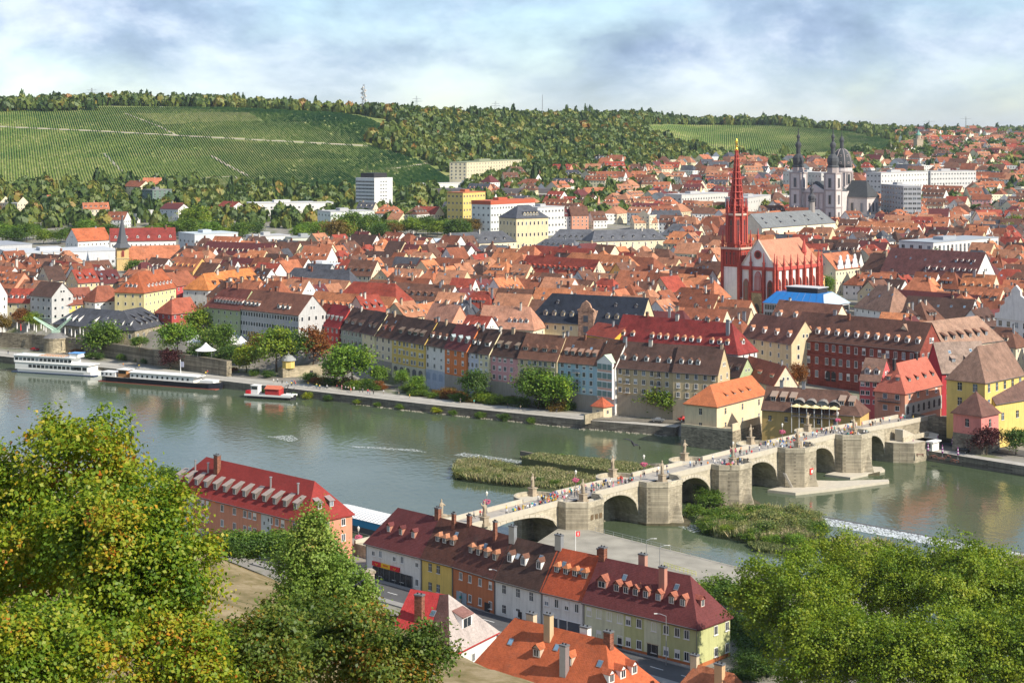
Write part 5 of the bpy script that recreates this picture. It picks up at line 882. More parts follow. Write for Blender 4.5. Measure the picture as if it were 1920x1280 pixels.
block('warehouse', 'low grey hall with flat roof at far left edge', (-30, 462), (60, 458), 27, 15, 40, (0.45, 0.46, 0.47), 1, 5, (0.28, 0.3, 0.33))
# ---------------------------------------------------------------- figures (grown from a jointed skeleton)
def skin(verts, edges, radii, sub=1, root=0):
    me = bpy.data.meshes.new('tmp'); me.from_pydata(verts, edges, []); o = bpy.data.objects.new('tmp', me); COL.objects.link(o)
    md = o.modifiers.new('s', 'SKIN'); md.use_smooth_shade = True
    lay = me.skin_vertices[0].data if me.skin_vertices else None
    if lay is None:
        bm_ = __import__('bmesh').new(); bm_.from_mesh(me); bm_.verts.layers.skin.verify(); bm_.to_mesh(me); bm_.free(); lay = me.skin_vertices[0].data
    for i, r_ in enumerate(radii): lay[i].radius = (r_, r_) if not isinstance(r_, tuple) else r_; lay[i].use_root = (i == root)
    if sub: o.modifiers.new('d', 'SUBSURF').levels = sub
    ev = o.evaluated_get(bpy.context.evaluated_depsgraph_get()); out = bpy.data.meshes.new_from_object(ev); bpy.data.objects.remove(o); bpy.data.meshes.remove(me); return out
def person_mesh(walk, arm):
    v = [(0, 0, .95), (0, 0, 1.18), (0, .01, 1.40), (0, .01, 1.50), (0, 0, 1.60), (0, -.01, 1.74),
         (.10, walk*.08, .88), (.11, walk*.16+.0, .50), (.11, walk*.30, .07), (.11, walk*.30-.14, .04), (-.10, -walk*.08, .88), (-.11, -walk*.10, .50), (-.11, -walk*.26, .09), (-.11, -walk*.26-.14, .04),
         (.20, .01, 1.40), (.27, .03-arm*.06, 1.14), (.26, -.02-arm*.30, .92+arm*.22), (-.20, .01, 1.40), (-.27, .03, 1.14), (-.26, -.02-arm*.18, .92+arm*.1)]
    e = [(0, 1), (1, 2), (2, 3), (3, 4), (4, 5), (0, 6), (6, 7), (7, 8), (8, 9), (0, 10), (10, 11), (11, 12), (12, 13), (2, 14), (14, 15), (15, 16), (2, 17), (17, 18), (18, 19)]
    r = [(.16, .11), (.15, .10), (.17, .10), .06, .095, .085, .10, .075, .05, .045, .10, .075, .05, .045, .07, .05, .04, .07, .05, .04]
    me = skin(v, e, r, 1)
    n = len(me.polygons); cz = [(p.center.z, abs(p.center.x), p.center.y) for p in me.polygons]
    idx = [0 if (z > 1.47 or (ax > .22 and z < 1.02)) else (1 if z > .92 else (3 if z < .1 else 2)) for z, ax, y in cz]
    idx = [4 if (z > 1.66 or (z > 1.53 and y > .03)) else i for (z, ax, y), i in zip(cz, idx)]
    for m in (SKIN, WHITE, DARKM, DARKM, BARK): me.materials.append(m)
    me.polygons.foreach_set('material_index', idx); return me
PM = [person_mesh(w, a) for w, a in ((0, 0), (1, .3), (.7, 1), (0, 1))]
def statue_mesh(k):
    lean = (-.12, .1, .0)[k]; up = (1, 0, .5)[k]
    v = [(0, 0, .1), (lean*.3, 0, .8), (lean, 0, 1.5), (lean, 0, 2.2), (lean*.8, 0, 2.7), (lean*.7, -.03, 2.95), (lean*.7, -.05, 3.3), (lean*.7, -.03, 3.62), (lean+.42, -.05, 2.45), (lean+.7, -.25, 2.0+up*.5), (lean+.72, -.5, 2.2+up*.9), (lean-.42, -.05, 2.4), (lean-.62, -.2, 1.9), (lean-.35, -.5, 2.0), (.45, .05, .25), (-.45, .1, .3)]
    e = [(0, 1), (1, 2), (2, 3), (3, 4), (4, 5), (5, 6), (6, 7), (3, 8), (8, 9), (9, 10), (3, 11), (11, 12), (12, 13), (0, 14), (0, 15)]
    r = [(.62, .5), (.55, .45), (.48, .4), (.5, .36), (.3, .26), .16, .24, (.16, .1) if k else (.24, .2), .24, .19, .13, .24, .18, .14, .4, .38]
    me = skin(v, e, r, 2)
    vs = np.array([q.co for q in me.vertices]); a = np.arctan2(vs[:, 1], vs[:, 0]); f = np.where(vs[:, 2] < 2.3, .05*np.sin(a*9 + vs[:, 2]*2), 0)[:, None]
    vs[:, :2] *= 1 + f; me.vertices.foreach_set('co', vs.ravel()); return me
STM = stonem((0.40, 0.33, 0.24), 2.5, 2.5, .9, .1); SM = []
for k in range(3): m = statue_mesh(k); m.materials.append(STM); SM.append(m)
# ---------------------------------------------------------------- the old bridge
A0 = Vector((-7.0, 403.0)); BA = math.atan2(.722, .692); BU = Vector((math.cos(BA), math.sin(BA))); BN = Vector((-math.sin(BA), math.cos(BA)))
def bw(s, y, z=0): p = A0 + BU*s + BN*y; return Vector((p.x, p.y, z))
PS, PZ = [-30, 0, 25, 60, 94, 120, 155, 185, 210], [9.6, 10.0, 10.6, 11.0, 11.2, 11.7, 11.8, 11.0, 10.8]
def ptop(s): return float(np.interp(s, PS, PZ))
BRT = thing('stone_bridge', (A0.x, A0.y, 0), BA, 'old stone arch bridge with statues and people crossing the river', 'bridge')
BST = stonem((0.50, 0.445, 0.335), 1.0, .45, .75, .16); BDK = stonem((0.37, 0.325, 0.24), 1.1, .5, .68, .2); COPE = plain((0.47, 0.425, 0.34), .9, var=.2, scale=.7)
BW = 8.2; piers = [32.7, 63.6, 94.0, 124.8, 153.8]; edges_ = [(-2.0, 26.2)] + [(p + 6.5, q - 6.5) for p, q in zip(piers, piers[1:])] + [(160.3, 174.5)]
def span(s0, s1):
    mb = MB(); n = 16; zs, zc = 2.2, 8.7
    if s1 - s0 > 20: zs = 4.0; zc = 8.3
    sl = [s0 + (s1-s0)*i/n for i in range(n+1)]; za = [zs + (zc-zs)*math.sqrt(max(0, 1-((2*i/n)-1)**2))*.98 for i in range(n+1)]
    for i in range(n):
        a, b, z0, z1 = sl[i], sl[i+1], za[i], za[i+1]; t0, t1 = ptop(a)-.9, ptop(b)-.9
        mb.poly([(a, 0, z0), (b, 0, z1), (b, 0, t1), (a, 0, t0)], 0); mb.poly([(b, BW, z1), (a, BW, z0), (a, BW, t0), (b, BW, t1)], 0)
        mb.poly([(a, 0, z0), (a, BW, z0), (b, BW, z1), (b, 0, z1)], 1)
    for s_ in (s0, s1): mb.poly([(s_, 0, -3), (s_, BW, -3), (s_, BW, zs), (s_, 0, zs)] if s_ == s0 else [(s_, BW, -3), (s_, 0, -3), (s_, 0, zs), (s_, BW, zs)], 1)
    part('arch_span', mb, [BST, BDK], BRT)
    mb = MB(); nv = 22                                   # ring of voussoirs, slightly proud
    for i in range(nv):
        t0, t1 = math.pi*(i+.06)/nv, math.pi*(i+.94)/nv; c = (s0+s1)/2; r_ = (s1-s0)/2; q = []
        for t, e_ in ((t0, 0), (t1, 0), (t1, .75), (t0, .75)): q.append((c - (r_+e_*.6)*math.cos(t), zs + (zc-zs+e_)*math.sin(t)))
        mb.mesh([(x, -.07, z) for x, z in q] + [(x, 0, z) for x, z in q], [(0, 1, 2, 3)[::-1], (0, 1, 5, 4), (2, 3, 7, 6), (1, 2, 6, 5), (3, 0, 4, 7)])
    part('arch_ring', mb, [COPE], BRT)
for a, b in edges_: span(a, b)
def pier(c, i):
    zt = ptop(c) - .05; mb = MB(); q = [(-6.5, .05), (-6.5, -2.6), (-2.9, -6.6), (2.9, -6.6), (6.5, -2.6), (6.5, .05)]
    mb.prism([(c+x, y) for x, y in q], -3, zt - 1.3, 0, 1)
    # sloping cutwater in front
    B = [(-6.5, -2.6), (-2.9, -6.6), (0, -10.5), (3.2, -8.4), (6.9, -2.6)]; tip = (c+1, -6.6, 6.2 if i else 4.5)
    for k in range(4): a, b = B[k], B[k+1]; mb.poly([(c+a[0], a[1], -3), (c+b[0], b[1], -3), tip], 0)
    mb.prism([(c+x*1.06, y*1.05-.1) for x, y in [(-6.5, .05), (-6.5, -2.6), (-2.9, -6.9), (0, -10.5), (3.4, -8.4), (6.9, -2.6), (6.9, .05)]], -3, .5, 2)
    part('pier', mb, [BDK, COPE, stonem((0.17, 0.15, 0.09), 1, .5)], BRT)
    mb = MB(); n = len(q)
    for k in range(n-1):                                # parapet of the refuge
        a, b = Vector(q[k]), Vector(q[k+1]); d = (b-a).normalized(); nn = Vector((d.y, -d.x)); ai, bi = a - nn*.5, b - nn*.5; ao, bo = a + nn*.12, b + nn*.12
        v = [(c+p.x, p.y, z) for z in (zt-1.35, zt+.02) for p in (ao, bo, bi, ai)]; mb.mesh(v, [(0, 1, 5, 4), (4, 5, 6, 7), (2, 3, 7, 6), (1, 2, 6, 5), (3, 0, 4, 7), (3, 2, 1, 0)])
    part('refuge_parapet', mb, [BST], BRT)
    mb = MB(); arc = [(c - 5 + 5.6*math.cos(t), BW - .05 + 6.2*math.sin(t)) for t in np.linspace(0, math.pi, 13)]
    mb.prism([(x, y) for x, y in arc], -3, zt - 1.25, 0, 1)
    part('rear_pier', mb, [BDK, COPE], BRT)
    mb = MB()
    for k in range(12):
        a, b = Vector(arc[k]), Vector(arc[k+1]); cc = Vector((c-5, BW)); ai, bi = a + (cc-a)*.09, b + (cc-b)*.09
        v = [(p.x, p.y, z) for z in (zt-1.3, zt-.25) for p in (a, b, bi, ai)]; mb.mesh(v, [(0, 1, 5, 4), (4, 5, 6, 7), (2, 3, 7, 6)])
    part('rear_parapet', mb, [BST], BRT)
for i, c in enumerate(piers): pier(c, i)
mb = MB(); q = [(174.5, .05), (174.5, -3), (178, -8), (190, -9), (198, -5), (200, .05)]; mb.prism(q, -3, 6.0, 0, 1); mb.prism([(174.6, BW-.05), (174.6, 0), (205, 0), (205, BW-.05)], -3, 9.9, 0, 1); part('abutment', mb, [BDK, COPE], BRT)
mb = MB()
for k in range(14): z = 10.0 - k*.36; mb.box(178 + k*1.0, 179.05 + k*1.0, -4.2, -1.4, 3, z - .4, 0)
mb.box(177.5, 192.5, -4.7, -4.2, 3, 7.4, 1); part('stair', mb, [COPE, BST], BRT)
mb = MB(); mb.box(-32, -2, 0, BW, -3, 8.9, 0); part('abutment', mb, [BST], BRT)
mb = MB(); runs = {}; ss_ = list(np.linspace(-32, 205, 80))
for a, b in zip(ss_, ss_[1:]):
    za, zb = ptop(a)-1.0, ptop(b)-1.0; mb.poly([(a, .4, za), (b, .4, zb), (b, BW-.4, zb), (a, BW-.4, za)])
    for y0, y1 in ((-.12, .42), (BW-.42, BW+.12)):
        if y0 > 1 and any(c-10.4 < (a+b)/2 < c+.4 for c in piers): continue
        if y0 < 1 and any(c-6 < (a+b)/2 < c+6 for c in piers): continue
        mp_ = runs.setdefault((y0 > 1, sum((a+b)/2 > c - 4 for c in piers)), MB())
        v = [(x, y, z) for x, zt in ((a, za), (b, zb)) for y, z in ((y0, zt-.35), (y1, zt-.35), (y1, zt+1.02), (y0, zt+1.02))]
        mp_.mesh(v, [(0, 4, 7, 3), (3, 7, 6, 2), (2, 6, 5, 1), (1, 5, 4, 0), (0, 3, 2, 1), (4, 5, 6, 7)])
part('deck', mb, [plain((0.34, 0.31, 0.27), .9, var=.25, scale=.6)], BRT); [part('parapet', q, [COPE], BRT) for q in runs.values()]
# small parts: windows, doors and signs on the piers
mb = MB()
for x in (-1.4, .2, 1.8): mb.box(32.7+x-.5, 32.7+x+.5, -6.7, -6.55, 6.2, 7.4)
part('pier_windows', mb, [plain((0.13, 0.09, 0.05))], BRT)
mb = MB(); c = 124.8; mb.box(c-.5, c+1.1, -6.9, -6.62, 4.0, 5.6, 0); mb.box(c-.1, c+.7, -6.95, -6.9, 4.4, 4.75, 1); mb.box(c-.1, c+.7, -6.95, -6.9, 4.85, 5.2, 1); part('shipping_sign', mb, [plain((0.75, 0.04, 0.03), .5), WHITE], BRT)
mb = MB(); mb.prism([(112, -1), (114, -9), (128, -14), (146, -19), (148, -17.5), (136, -8), (131, -1)], -2, .75, 0); part('landing', mb, [COPE], BRT)
mb = MB(); mb.prism([(142, 0), (143, -8), (160, -9), (163, -6), (160, 0)], -2, .7, 0); part('landing', mb, [COPE], BRT)
mb = MB()
for k in range(12): mb.box(115.6+k*.32, 115.9+k*.32, -4.6, -3.6, 5.2-k*.4-.2, 5.2-k*.4)
part('stair', mb, [plain((0.45, 0.42, 0.37))], BRT)
# statues, each a thing of its own
NUM = ['first', 'second', 'third', 'fourth', 'fifth', 'sixth', 'seventh', 'eighth']
def statue(p, rz, k, label):
    T = thing('stone_statue', p, rz, label, 'statue', 'saints on the bridge'); mb = MB()
    mb.box(-1.0, 1.0, -1.0, 1.0, -.4, .35, 0); mb.box(-.75, .75, -.75, .75, .35, 1.6, 0); mb.box(-.95, .95, -.95, .95, 1.6, 1.85, 0); part('pedestal', mb, [STM], T); ob('figure', SM[k % 3], T, (0, 0, 1.85))
for i, c in enumerate([1.0] + [p + 1 for p in piers]):
    statue(bw(c, -1.6 if i else .2, ptop(c)-1.0), BA + math.pi, i, 'weathered stone saint on near side of bridge, %s from the left' % NUM[i])
for i, c in enumerate([-4.0] + [p - 2.0 for p in piers]):
    statue(bw(c, 12.6 if i else 9.5, ptop(c)-1.1), BA, i + 1, 'robed stone saint on far side of bridge, %s from the left' % NUM[i])
mb = MB(); q = [(-4 + 4.5*math.cos(t), BW + 4.5*math.sin(t)) for t in np.linspace(0, math.pi, 11)]; mb.prism(q, -2, 8.9, 0, 1)
for a, b in zip(q, q[1:]): mb.mesh([(*a, 8.9), (*b, 8.9), (*b, 9.9), (*a, 9.9), (a[0]*.92-.3, a[1]*.95+.4, 8.9), (b[0]*.92-.3, b[1]*.95+.4, 8.9), (b[0]*.92-.3, b[1]*.95+.4, 9.9), (a[0]*.92-.3, a[1]*.95+.4, 9.9)], [(0, 1, 2, 3), (3, 2, 6, 7), (7, 6, 5, 4)])
part('rear_pier', mb, [BST, COPE], BRT)
# lamps with flower baskets
FLW = plain((0.42, 0.09, 0.15), .8, var=.7, scale=9); LGL = plain((0.7, 0.68, 0.6), .3)
def lamp(p, label, flowers=True, h=5.0, group='lamps with flower baskets on the bridge'):
    T = thing('street_lamp', p, 0, label, 'street lamp', group); mb = MB(); mb.lathe([(.22, 0), (.2, .5), (.09, .6), (.07, h-.9), (.16, h-.85), (.05, h-.8)], 8); part('post', mb, [plain((0.2, 0.2, 0.2), .5)], T)
    mb = MB(); mb.lathe([(.12, h-.8), (.30, h-.1), (.34, h-.08), (.06, h+.3)], 6); part('lantern', mb, [LGL], T)
    if flowers:
        mb = MB(); r_ = random.Random(int(p[0]*10))
        for k in range(90):
            a, b = r_.uniform(0, 6.28), r_.uniform(-1, 1); rr_ = .95*math.sqrt(1-b*b*.8); x, y, z = rr_*math.cos(a)*r_.uniform(.5, 1), rr_*math.sin(a)*r_.uniform(.5, 1), h*.55 + b*.5; s = r_.uniform(.1, .22)
            mb.mesh([(x-s, y, z), (x, y-s, z-s*.5), (x+s, y, z), (x, y+s, z+s*.8)], [(0, 1, 2, 3)])
        part('flower_basket', mb, [FLW], T)
for i, (s, y) in enumerate([(9, BW-.9), (41, BW-.9), (68, BW-.9), (99, 1.2), (131, BW-.9), (160, BW-.9)]): lamp(bw(s, y, ptop(s)-1.0), 'lamp post with pink flower basket on bridge, %s from the left' % NUM[i])
# people
SHIRT = {'red': (0.5, 0.03, 0.03), 'white': (0.75, 0.74, 0.72), 'navy': (0.02, 0.03, 0.09), 'black': (0.02, 0.02, 0.022), 'grey': (0.25, 0.25, 0.26), 'blue': (0.05, 0.14, 0.42), 'pink': (0.65, 0.22, 0.30), 'yellow': (0.7, 0.5, 0.05), 'teal': (0.04, 0.35, 0.3), 'beige': (0.5, 0.4, 0.28), 'light blue': (0.35, 0.5, 0.65), 'orange': (0.6, 0.2, 0.04)}
TRO = {'dark': (0.02, 0.022, 0.03), 'blue': (0.07, 0.1, 0.2), 'beige': (0.4, 0.33, 0.24), 'grey': (0.2, 0.2, 0.21)}
HAIR = [plain(c) for c in ((0.03, 0.02, 0.015), (0.12, 0.07, 0.03), (0.35, 0.25, 0.12), (0.4, 0.39, 0.37))]
rp = random.Random(21)
def person(p, where, group, rz=None):
    s = rp.choice(['white'] * 3 + ['red', 'navy', 'black', 'black', 'grey', 'blue', 'pink', 'yellow', 'teal', 'beige', 'light blue', 'red', 'orange']); t = rp.choice(list(TRO))
    o = ob('person', rp.choice(PM), None, p, rp.uniform(0, 6.28) if rz is None else rz); z = rp.uniform(.93, 1.05); o.scale = (z*1.08, z*1.08, z)
    for i, m in ((1, plain(SHIRT[s], .9)), (2, plain(TRO[t], .9)), (4, rp.choice(HAIR))): o.material_slots[i].link = 'OBJECT'; o.material_slots[i].material = m
    tag(o, 'person in %s top, %s trousers, %s' % (s, t, where), 'person', group)
taken = []
def crowd(n, s0, s1, y0, y1, where):
    k = 0; tries = 0
    while k < n and tries < n*30:
        tries += 1; s, y = rp.uniform(s0, s1), rp.uniform(y0, y1)
        if any((s-a)**2 + (y-b)**2 < .45 for a, b in taken): continue
        if any(abs(s-c-1) < 1.5 and y < .4 for c in piers): continue
        taken.append((s, y)); person(bw(s, y, ptop(s)-1.0), where, 'people on the bridge'); k += 1
crowd(12, 3, 18, .8, 7, 'left bridge end'); crowd(22, 12, 28, .7, 2.2, 'near parapet by first pier'); crowd(78, 25, 57, .8, 6.6, 'crowd over first two arches')
crowd(10, 56, 75, .8, 7, 'bridge near second pier'); crowd(12, 76, 104, .8, 7, 'middle of bridge'); crowd(18, 89, 99, -5, 1, 'on third bridge pier'); crowd(16, 104, 124, .8, 7, 'bridge before fourth pier'); crowd(14, 119, 129, -5, 2, 'on fourth bridge pier'); crowd(46, 122, 162, .8, 7, 'crowd beside mill restaurant'); crowd(14, 149, 158, -5, 1, 'on fifth bridge pier'); crowd(22, 160, 196, .8, 7, 'right bridge head')
rp2 = random.Random(5)
for i in range(46):
    x = rp2.choice([rp2.gauss(-78, 6), rp2.gauss(-60, 5), rp2.uniform(-95, 20), rp2.uniform(-230, -120)]); y = float(pl(E_LINE, x)) + rp2.uniform(5.5, 11.5); person((x, y, 3.05), 'far bank promenade', 'people on the promenade')
# ---------------------------------------------------------------- foliage
def leafcloud(pos, nrm, size, rng, tint, aspect=.75):
    n = len(pos); t = rng.normal(size=(n, 3)); a = np.cross(nrm, t); a /= np.linalg.norm(a, axis=1, keepdims=True) + 1e-9; b = np.cross(nrm, a); b /= np.linalg.norm(b, axis=1, keepdims=True) + 1e-9
    L = (size * rng.uniform(.65, 1.3, n))[:, None]; nn = nrm / (np.linalg.norm(nrm, axis=1, keepdims=True) + 1e-9)
    return np.stack([pos - a*L*.5, pos + b*L*.5*aspect + nn*L*.12, pos + a*L*.5, pos - b*L*.5*aspect + nn*L*.12], 1), tint
def quadmesh(name, Q, tint, mats):
    n = len(Q); me = bpy.data.meshes.new(name); me.vertices.add(n*4); me.vertices.foreach_set('co', Q.reshape(-1).astype(np.float32)); me.loops.add(n*4); me.loops.foreach_set('vertex_index', np.arange(n*4, dtype=np.int32))
    me.polygons.add(n); me.polygons.foreach_set('loop_start', np.arange(0, n*4, 4, dtype=np.int32)); me.polygons.foreach_set('loop_total', np.full(n, 4, dtype=np.int32))
    at = me.attributes.new('tint', 'FLOAT', 'FACE'); at.data.foreach_set('value', tint.astype(np.float32))
    for m in mats: me.materials.append(m)
    me.update(); me.validate(); return me
def crown(name, n, lobes, size, seed, mats, inner=.35, droop=0.0, jit=.5):
    rng = np.random.default_rng(seed); Ls = np.array(lobes, float); wts = (Ls[:, 3]*Ls[:, 4] + Ls[:, 5]*Ls[:, 3])**.9; wts /= wts.sum(); k = rng.choice(len(Ls), n, p=wts)
    per = 34; M = max(8, n // per); k = rng.choice(len(Ls), M, p=wts); hole = rng.random(len(Ls)) < .12; k = np.where(hole[k], rng.choice(len(Ls), M, p=wts), k); d = rng.normal(size=(M, 3)); d /= np.linalg.norm(d, axis=1, keepdims=True); d[:, 2] = np.where(d[:, 2] < -.6, -d[:, 2], d[:, 2])
    r = 1.08 - (1-inner) * rng.random(M)**1.8; r *= 1 + .2*np.sin(d[:, 0]*5 + k*2.1) * np.sin(d[:, 2]*5 + k*1.3) + rng.normal(0, .10, M)
    C = Ls[k, :3] + d * Ls[k, 3:6] * r[:, None]; K = rng.integers(0, M, n); sg = size * 1.9 * rng.uniform(.6, 1.5, M)
    ax = d + rng.normal(0, .5, (M, 3)); ax /= np.linalg.norm(ax, axis=1, keepdims=True); off = rng.normal(size=(n, 3)) * sg[K][:, None]; al = (off * ax[K]).sum(1, keepdims=True); off = off - ax[K] * al * .55; off[:, 2] *= .75
    pos = C[K] + off; nr = d[K]*.8 + rng.normal(0, jit, (n, 3)) + np.array([0, 0, .35]); pos[:, 2] -= droop * rng.random(n)
    base = rng.random(len(Ls)); cb = rng.random(M); tint = np.clip(.34*rng.random(n) + .30*base[k][K] + .36*cb[K] + .10*np.sin(pos[:, 0]*.9+pos[:, 2]*.7), 0, 1)
    Q, t = leafcloud(pos, nr, size, rng, tint); return quadmesh(name, Q, t, mats)
def lobes_for(R_, Hc, seed, n=12, top=0.0, spread=.62):
    rg = random.Random(seed); out = [(0, 0, 0, R_*.62, R_*.62, Hc*.62)]
    for i in range(n):
        z = -0.75 + 1.6*(i+.5)/n; a = i*2.4 + rg.uniform(-.5, .5); w = math.sqrt(max(.08, 1-z*z*.8)) * (1 - top*max(0, z)); q = rg.uniform(.20, .44)
        w *= rg.uniform(.75, 1.3); out.append((R_*spread*w*math.cos(a), R_*spread*w*math.sin(a), Hc*.62*z, R_*q*(1-.3*top*max(0, z)), R_*q, Hc*q*.9))
    for l in list(out[1:]):
        for k in range(4):
            v = Vector((rg.gauss(0, 1), rg.gauss(0, 1), rg.gauss(.25, .8))).normalized(); q = rg.uniform(.34, .58); out.append((l[0]+v.x*l[3]*.95, l[1]+v.y*l[4]*.95, l[2]+v.z*l[5]*.95, l[3]*q, l[4]*q, l[5]*q))
    return out
def trunk(name, H, r, limbs, parent, seed=0):
    mb = MB(); rg = random.Random(seed); p = Vector((0, 0, -1)); n = 5; prev = r
    for i in range(n): q = Vector((rg.uniform(-.12, .12)*H*.1, rg.uniform(-.12, .12)*H*.1, -1 + (H+1)*(i+1)/n)); nr = r*(1-.13*(i+1)); mb.bar(p, q, prev, 0, 7, nr); p, prev = q, nr
    for l in limbs: a = Vector((0, 0, H*rg.uniform(.6, 1.0))); m_ = (a + Vector(l))*.5 + Vector((0, 0, -.3)); mb.bar(a, m_, prev*.7, 0, 5, prev*.45); mb.bar(m_, l, prev*.45, 0, 5, prev*.12)
    return part('trunk', mb, [BARK], parent)
G1 = leafm('leaf_green', [(0, (0.022, 0.052, 0.010)), (.45, (0.065, 0.125, 0.018)), (.8, (0.13, 0.19, 0.028)), (1, (0.20, 0.21, 0.035))], objcol=True)
MAPLE = leafm('leaf_maple', [(.05, (0.055, 0.13, 0.008)), (.38, (0.135, 0.225, 0.010)), (.62, (0.25, 0.30, 0.014)), (.78, (0.38, 0.32, 0.018)), (.88, (0.50, 0.25, 0.018)), (.95, (0.48, 0.13, 0.02)), (1, (0.24, 0.08, 0.03))])
PLANE = leafm('leaf_plane', [(.05, (0.06, 0.13, 0.008)), (.4, (0.15, 0.235, 0.010)), (.75, (0.25, 0.31, 0.016)), (1, (0.36, 0.36, 0.03))])
LIME = leafm('leaf_lime', [(0, (0.08, 0.16, 0.02)), (.5, (0.18, 0.28, 0.04)), (.9, (0.28, 0.35, 0.06)), (1, (0.32, 0.24, 0.06))])
AUT = leafm('leaf_autumn', [(0, (0.07, 0.06, 0.012)), (.4, (0.16, 0.12, 0.02)), (.75, (0.24, 0.15, 0.03)), (1, (0.34, 0.15, 0.03))], objcol=True)
REED = leafm('reed', [(0, (0.10, 0.14, 0.04)), (.5, (0.24, 0.25, 0.10)), (.85, (0.40, 0.34, 0.18)), (1, (0.48, 0.38, 0.24))], .3)
VINE = leafm('vine', [(0, (0.05, 0.15, 0.028)), (.4, (0.13, 0.24, 0.042)), (.75, (0.25, 0.33, 0.07)), (1, (0.50, 0.48, 0.20))], .3)
WOOD = leafm('wood', [(0, (0.05, 0.10, 0.026)), (.4, (0.125, 0.185, 0.038)), (.7, (0.22, 0.245, 0.045)), (.88, (0.33, 0.26, 0.055)), (1, (0.36, 0.19, 0.05))], .35)
def big_tree(name, label, px, pyc, Y, R_, Hc, n, size, mat, seed, group, nl=14, top=0.0, gz=None, lim=8, spread=.62, droop=0):
    x = (px-960)/F*Y; zc = CH - (pyc-HY)/F*Y; g = gh(x, Y) if gz is None else gz; T = thing(name, (x, Y, g), seed*1.3 % 6, label, 'tree', group)
    lb = lobes_for(R_, Hc, seed, nl, top, spread); lb = [(a, b, c + zc - g, d, e, f) for a, b, c, d, e, f in lb]
    ob('crown', crown('crown', n, lb, size, seed, [mat], droop=droop), T)
    trunk('trunk', max(2, zc - g - Hc*.35), max(.25, R_*.06), [l[:3] for l in lb[1:1+lim]], T, seed)
GH = 'maple trees on the castle slope'
big_tree('maple_tree', 'large yellow-green maple filling the left edge', 45, 1000, 88, 7.0, 6.4, 64000, .235, MAPLE, 3, GH, 20)
big_tree('maple_tree', 'maple with orange leaf tips left of the pink house', 262, 1085, 80, 3.9, 5.6, 42000, .20, MAPLE, 8, GH, 16)
big_tree('maple_tree', 'low autumn maple in the bottom left corner', 55, 1240, 64, 3.3, 2.9, 24000, .18, MAPLE, 12, GH, 14)
big_tree('maple_tree', 'young maple at bottom edge below the dirt path', 330, 1260, 74, 2.7, 2.7, 18000, .19, MAPLE, 17, GH, 12)
DM = leafm('leaf_dark_maple', [(.05, (0.035, 0.075, 0.01)), (.45, (0.09, 0.145, 0.016)), (.7, (0.17, 0.20, 0.024)), (.84, (0.36, 0.19, 0.025)), (1, (0.40, 0.12, 0.03))])
big_tree('maple_tree', 'dark green maple speckled with orange, bottom centre', 600, 1222, 96, 4.4, 3.3, 30000, .22, DM, 21, GH, 16)
big_tree('maple_tree', 'dark maple in front of the pale hipped roof', 752, 1250, 92, 2.6, 2.6, 16000, .2, DM, 24, GH, 12)
big_tree('maple_tree', 'bushy maple right of the young one at bottom edge', 470, 1245, 84, 2.6, 2.5, 14000, .2, DM, 27, GH, 12)
big_tree('ash_tree', 'bright green pointed tree beside the dirt slope', 582, 1080, 152, 3.7, 6.4, 28000, .25, LIME, 31, None, 18, 1.0)
big_tree('ash_tree', 'bright green bush below the pointed tree', 655, 1120, 150, 2.4, 2.4, 9000, .25, LIME, 35, None, 10, .3)
GPL = 'plane trees on the right bank'
for i, (px, pyc, Y, R_, Hc, lb) in enumerate([(1490, 1130, 283, 10.0, 10.2, 'leftmost plane tree, beside the olive-green house'), (1635, 1090, 306, 11.0, 10.5, 'tallest plane tree, second from left in the grove'), (1770, 1110, 296, 10.5, 10.4, 'plane tree third along the top of the grove'), (1895, 1115, 300, 10.0, 10.4, 'plane tree at right edge of the grove top'), (1570, 1225, 262, 9.0, 8.6, 'front plane tree above the beer tables'), (1720, 1235, 256, 9.0, 9.0, 'middle plane tree at the bottom edge'), (1875, 1235, 256, 9.2, 9.0, 'plane tree in the bottom right corner')]):
    big_tree('plane_tree', lb, px, pyc, Y, R_, Hc, 37000, .40, PLANE, 40 + i, GPL, 22, 0, 6.2, 8, .68)
# trees of middle distance share five crowns
CM = [crown('crown', 3600, lobes_for(6, 5.4, 60+i, 12, (0, 0, .3, .15, .6)[i]), .72, 70+i, [G1]) for i in range(5)]
TM = []
for i in range(3):
    e_ = bpy.data.objects.new('tmp', None); COL.objects.link(e_); o = trunk('trunk', 5, .32, [(2.5, 0, 7), (-2, 1.6, 7.5), (0, -2.3, 7), (.4, 1, 9)], e_, i); TM.append(o.data); bpy.data.objects.remove(o); bpy.data.objects.remove(e_)
TC = {'pale green': (2.7, 1.75, 3.6), 'green': (1.35, 1.35, .9), 'bright green': (1.9, 1.9, 1.1), 'yellow-green': (2.2, 1.85, .9), 'dark green': (.85, .95, .85), 'autumn': None, 'purple': (1.5, .35, 1.6), 'yellow': (3.4, 2.3, .6)}
AUTC = {'autumn': (1, 1, 1), 'rust': (1.2, .75, .8)}
def tree(px, pyb, h, H, wide, colour, label, name='tree', group='trees along the far bank', cat='tree', world=None):
    p = Vector(world) if world else P(px, pyb, h); g = p.z; T = thing(name, (p.x, p.y, g), rnd.uniform(0, 6), label, cat, group); s = H / 11.6
    o = ob('crown', rnd.choice(CM), T, (0, 0, H*.56), rnd.uniform(0, 6)); o.scale = (s*wide, s*wide, s*.95)
    if colour in ('autumn', 'rust', 'purple'):
        o.material_slots[0].link = 'OBJECT'; o.material_slots[0].material = AUT; o.color = (*({'autumn': (1, 1, 1), 'rust': (1.25, .7, .8), 'purple': (.42, .16, .9)}[colour]), 1)
    else: o.color = (*TC[colour], 1)
    t = ob('trunk', rnd.choice(TM), T); t.scale = (s, s, s); return T
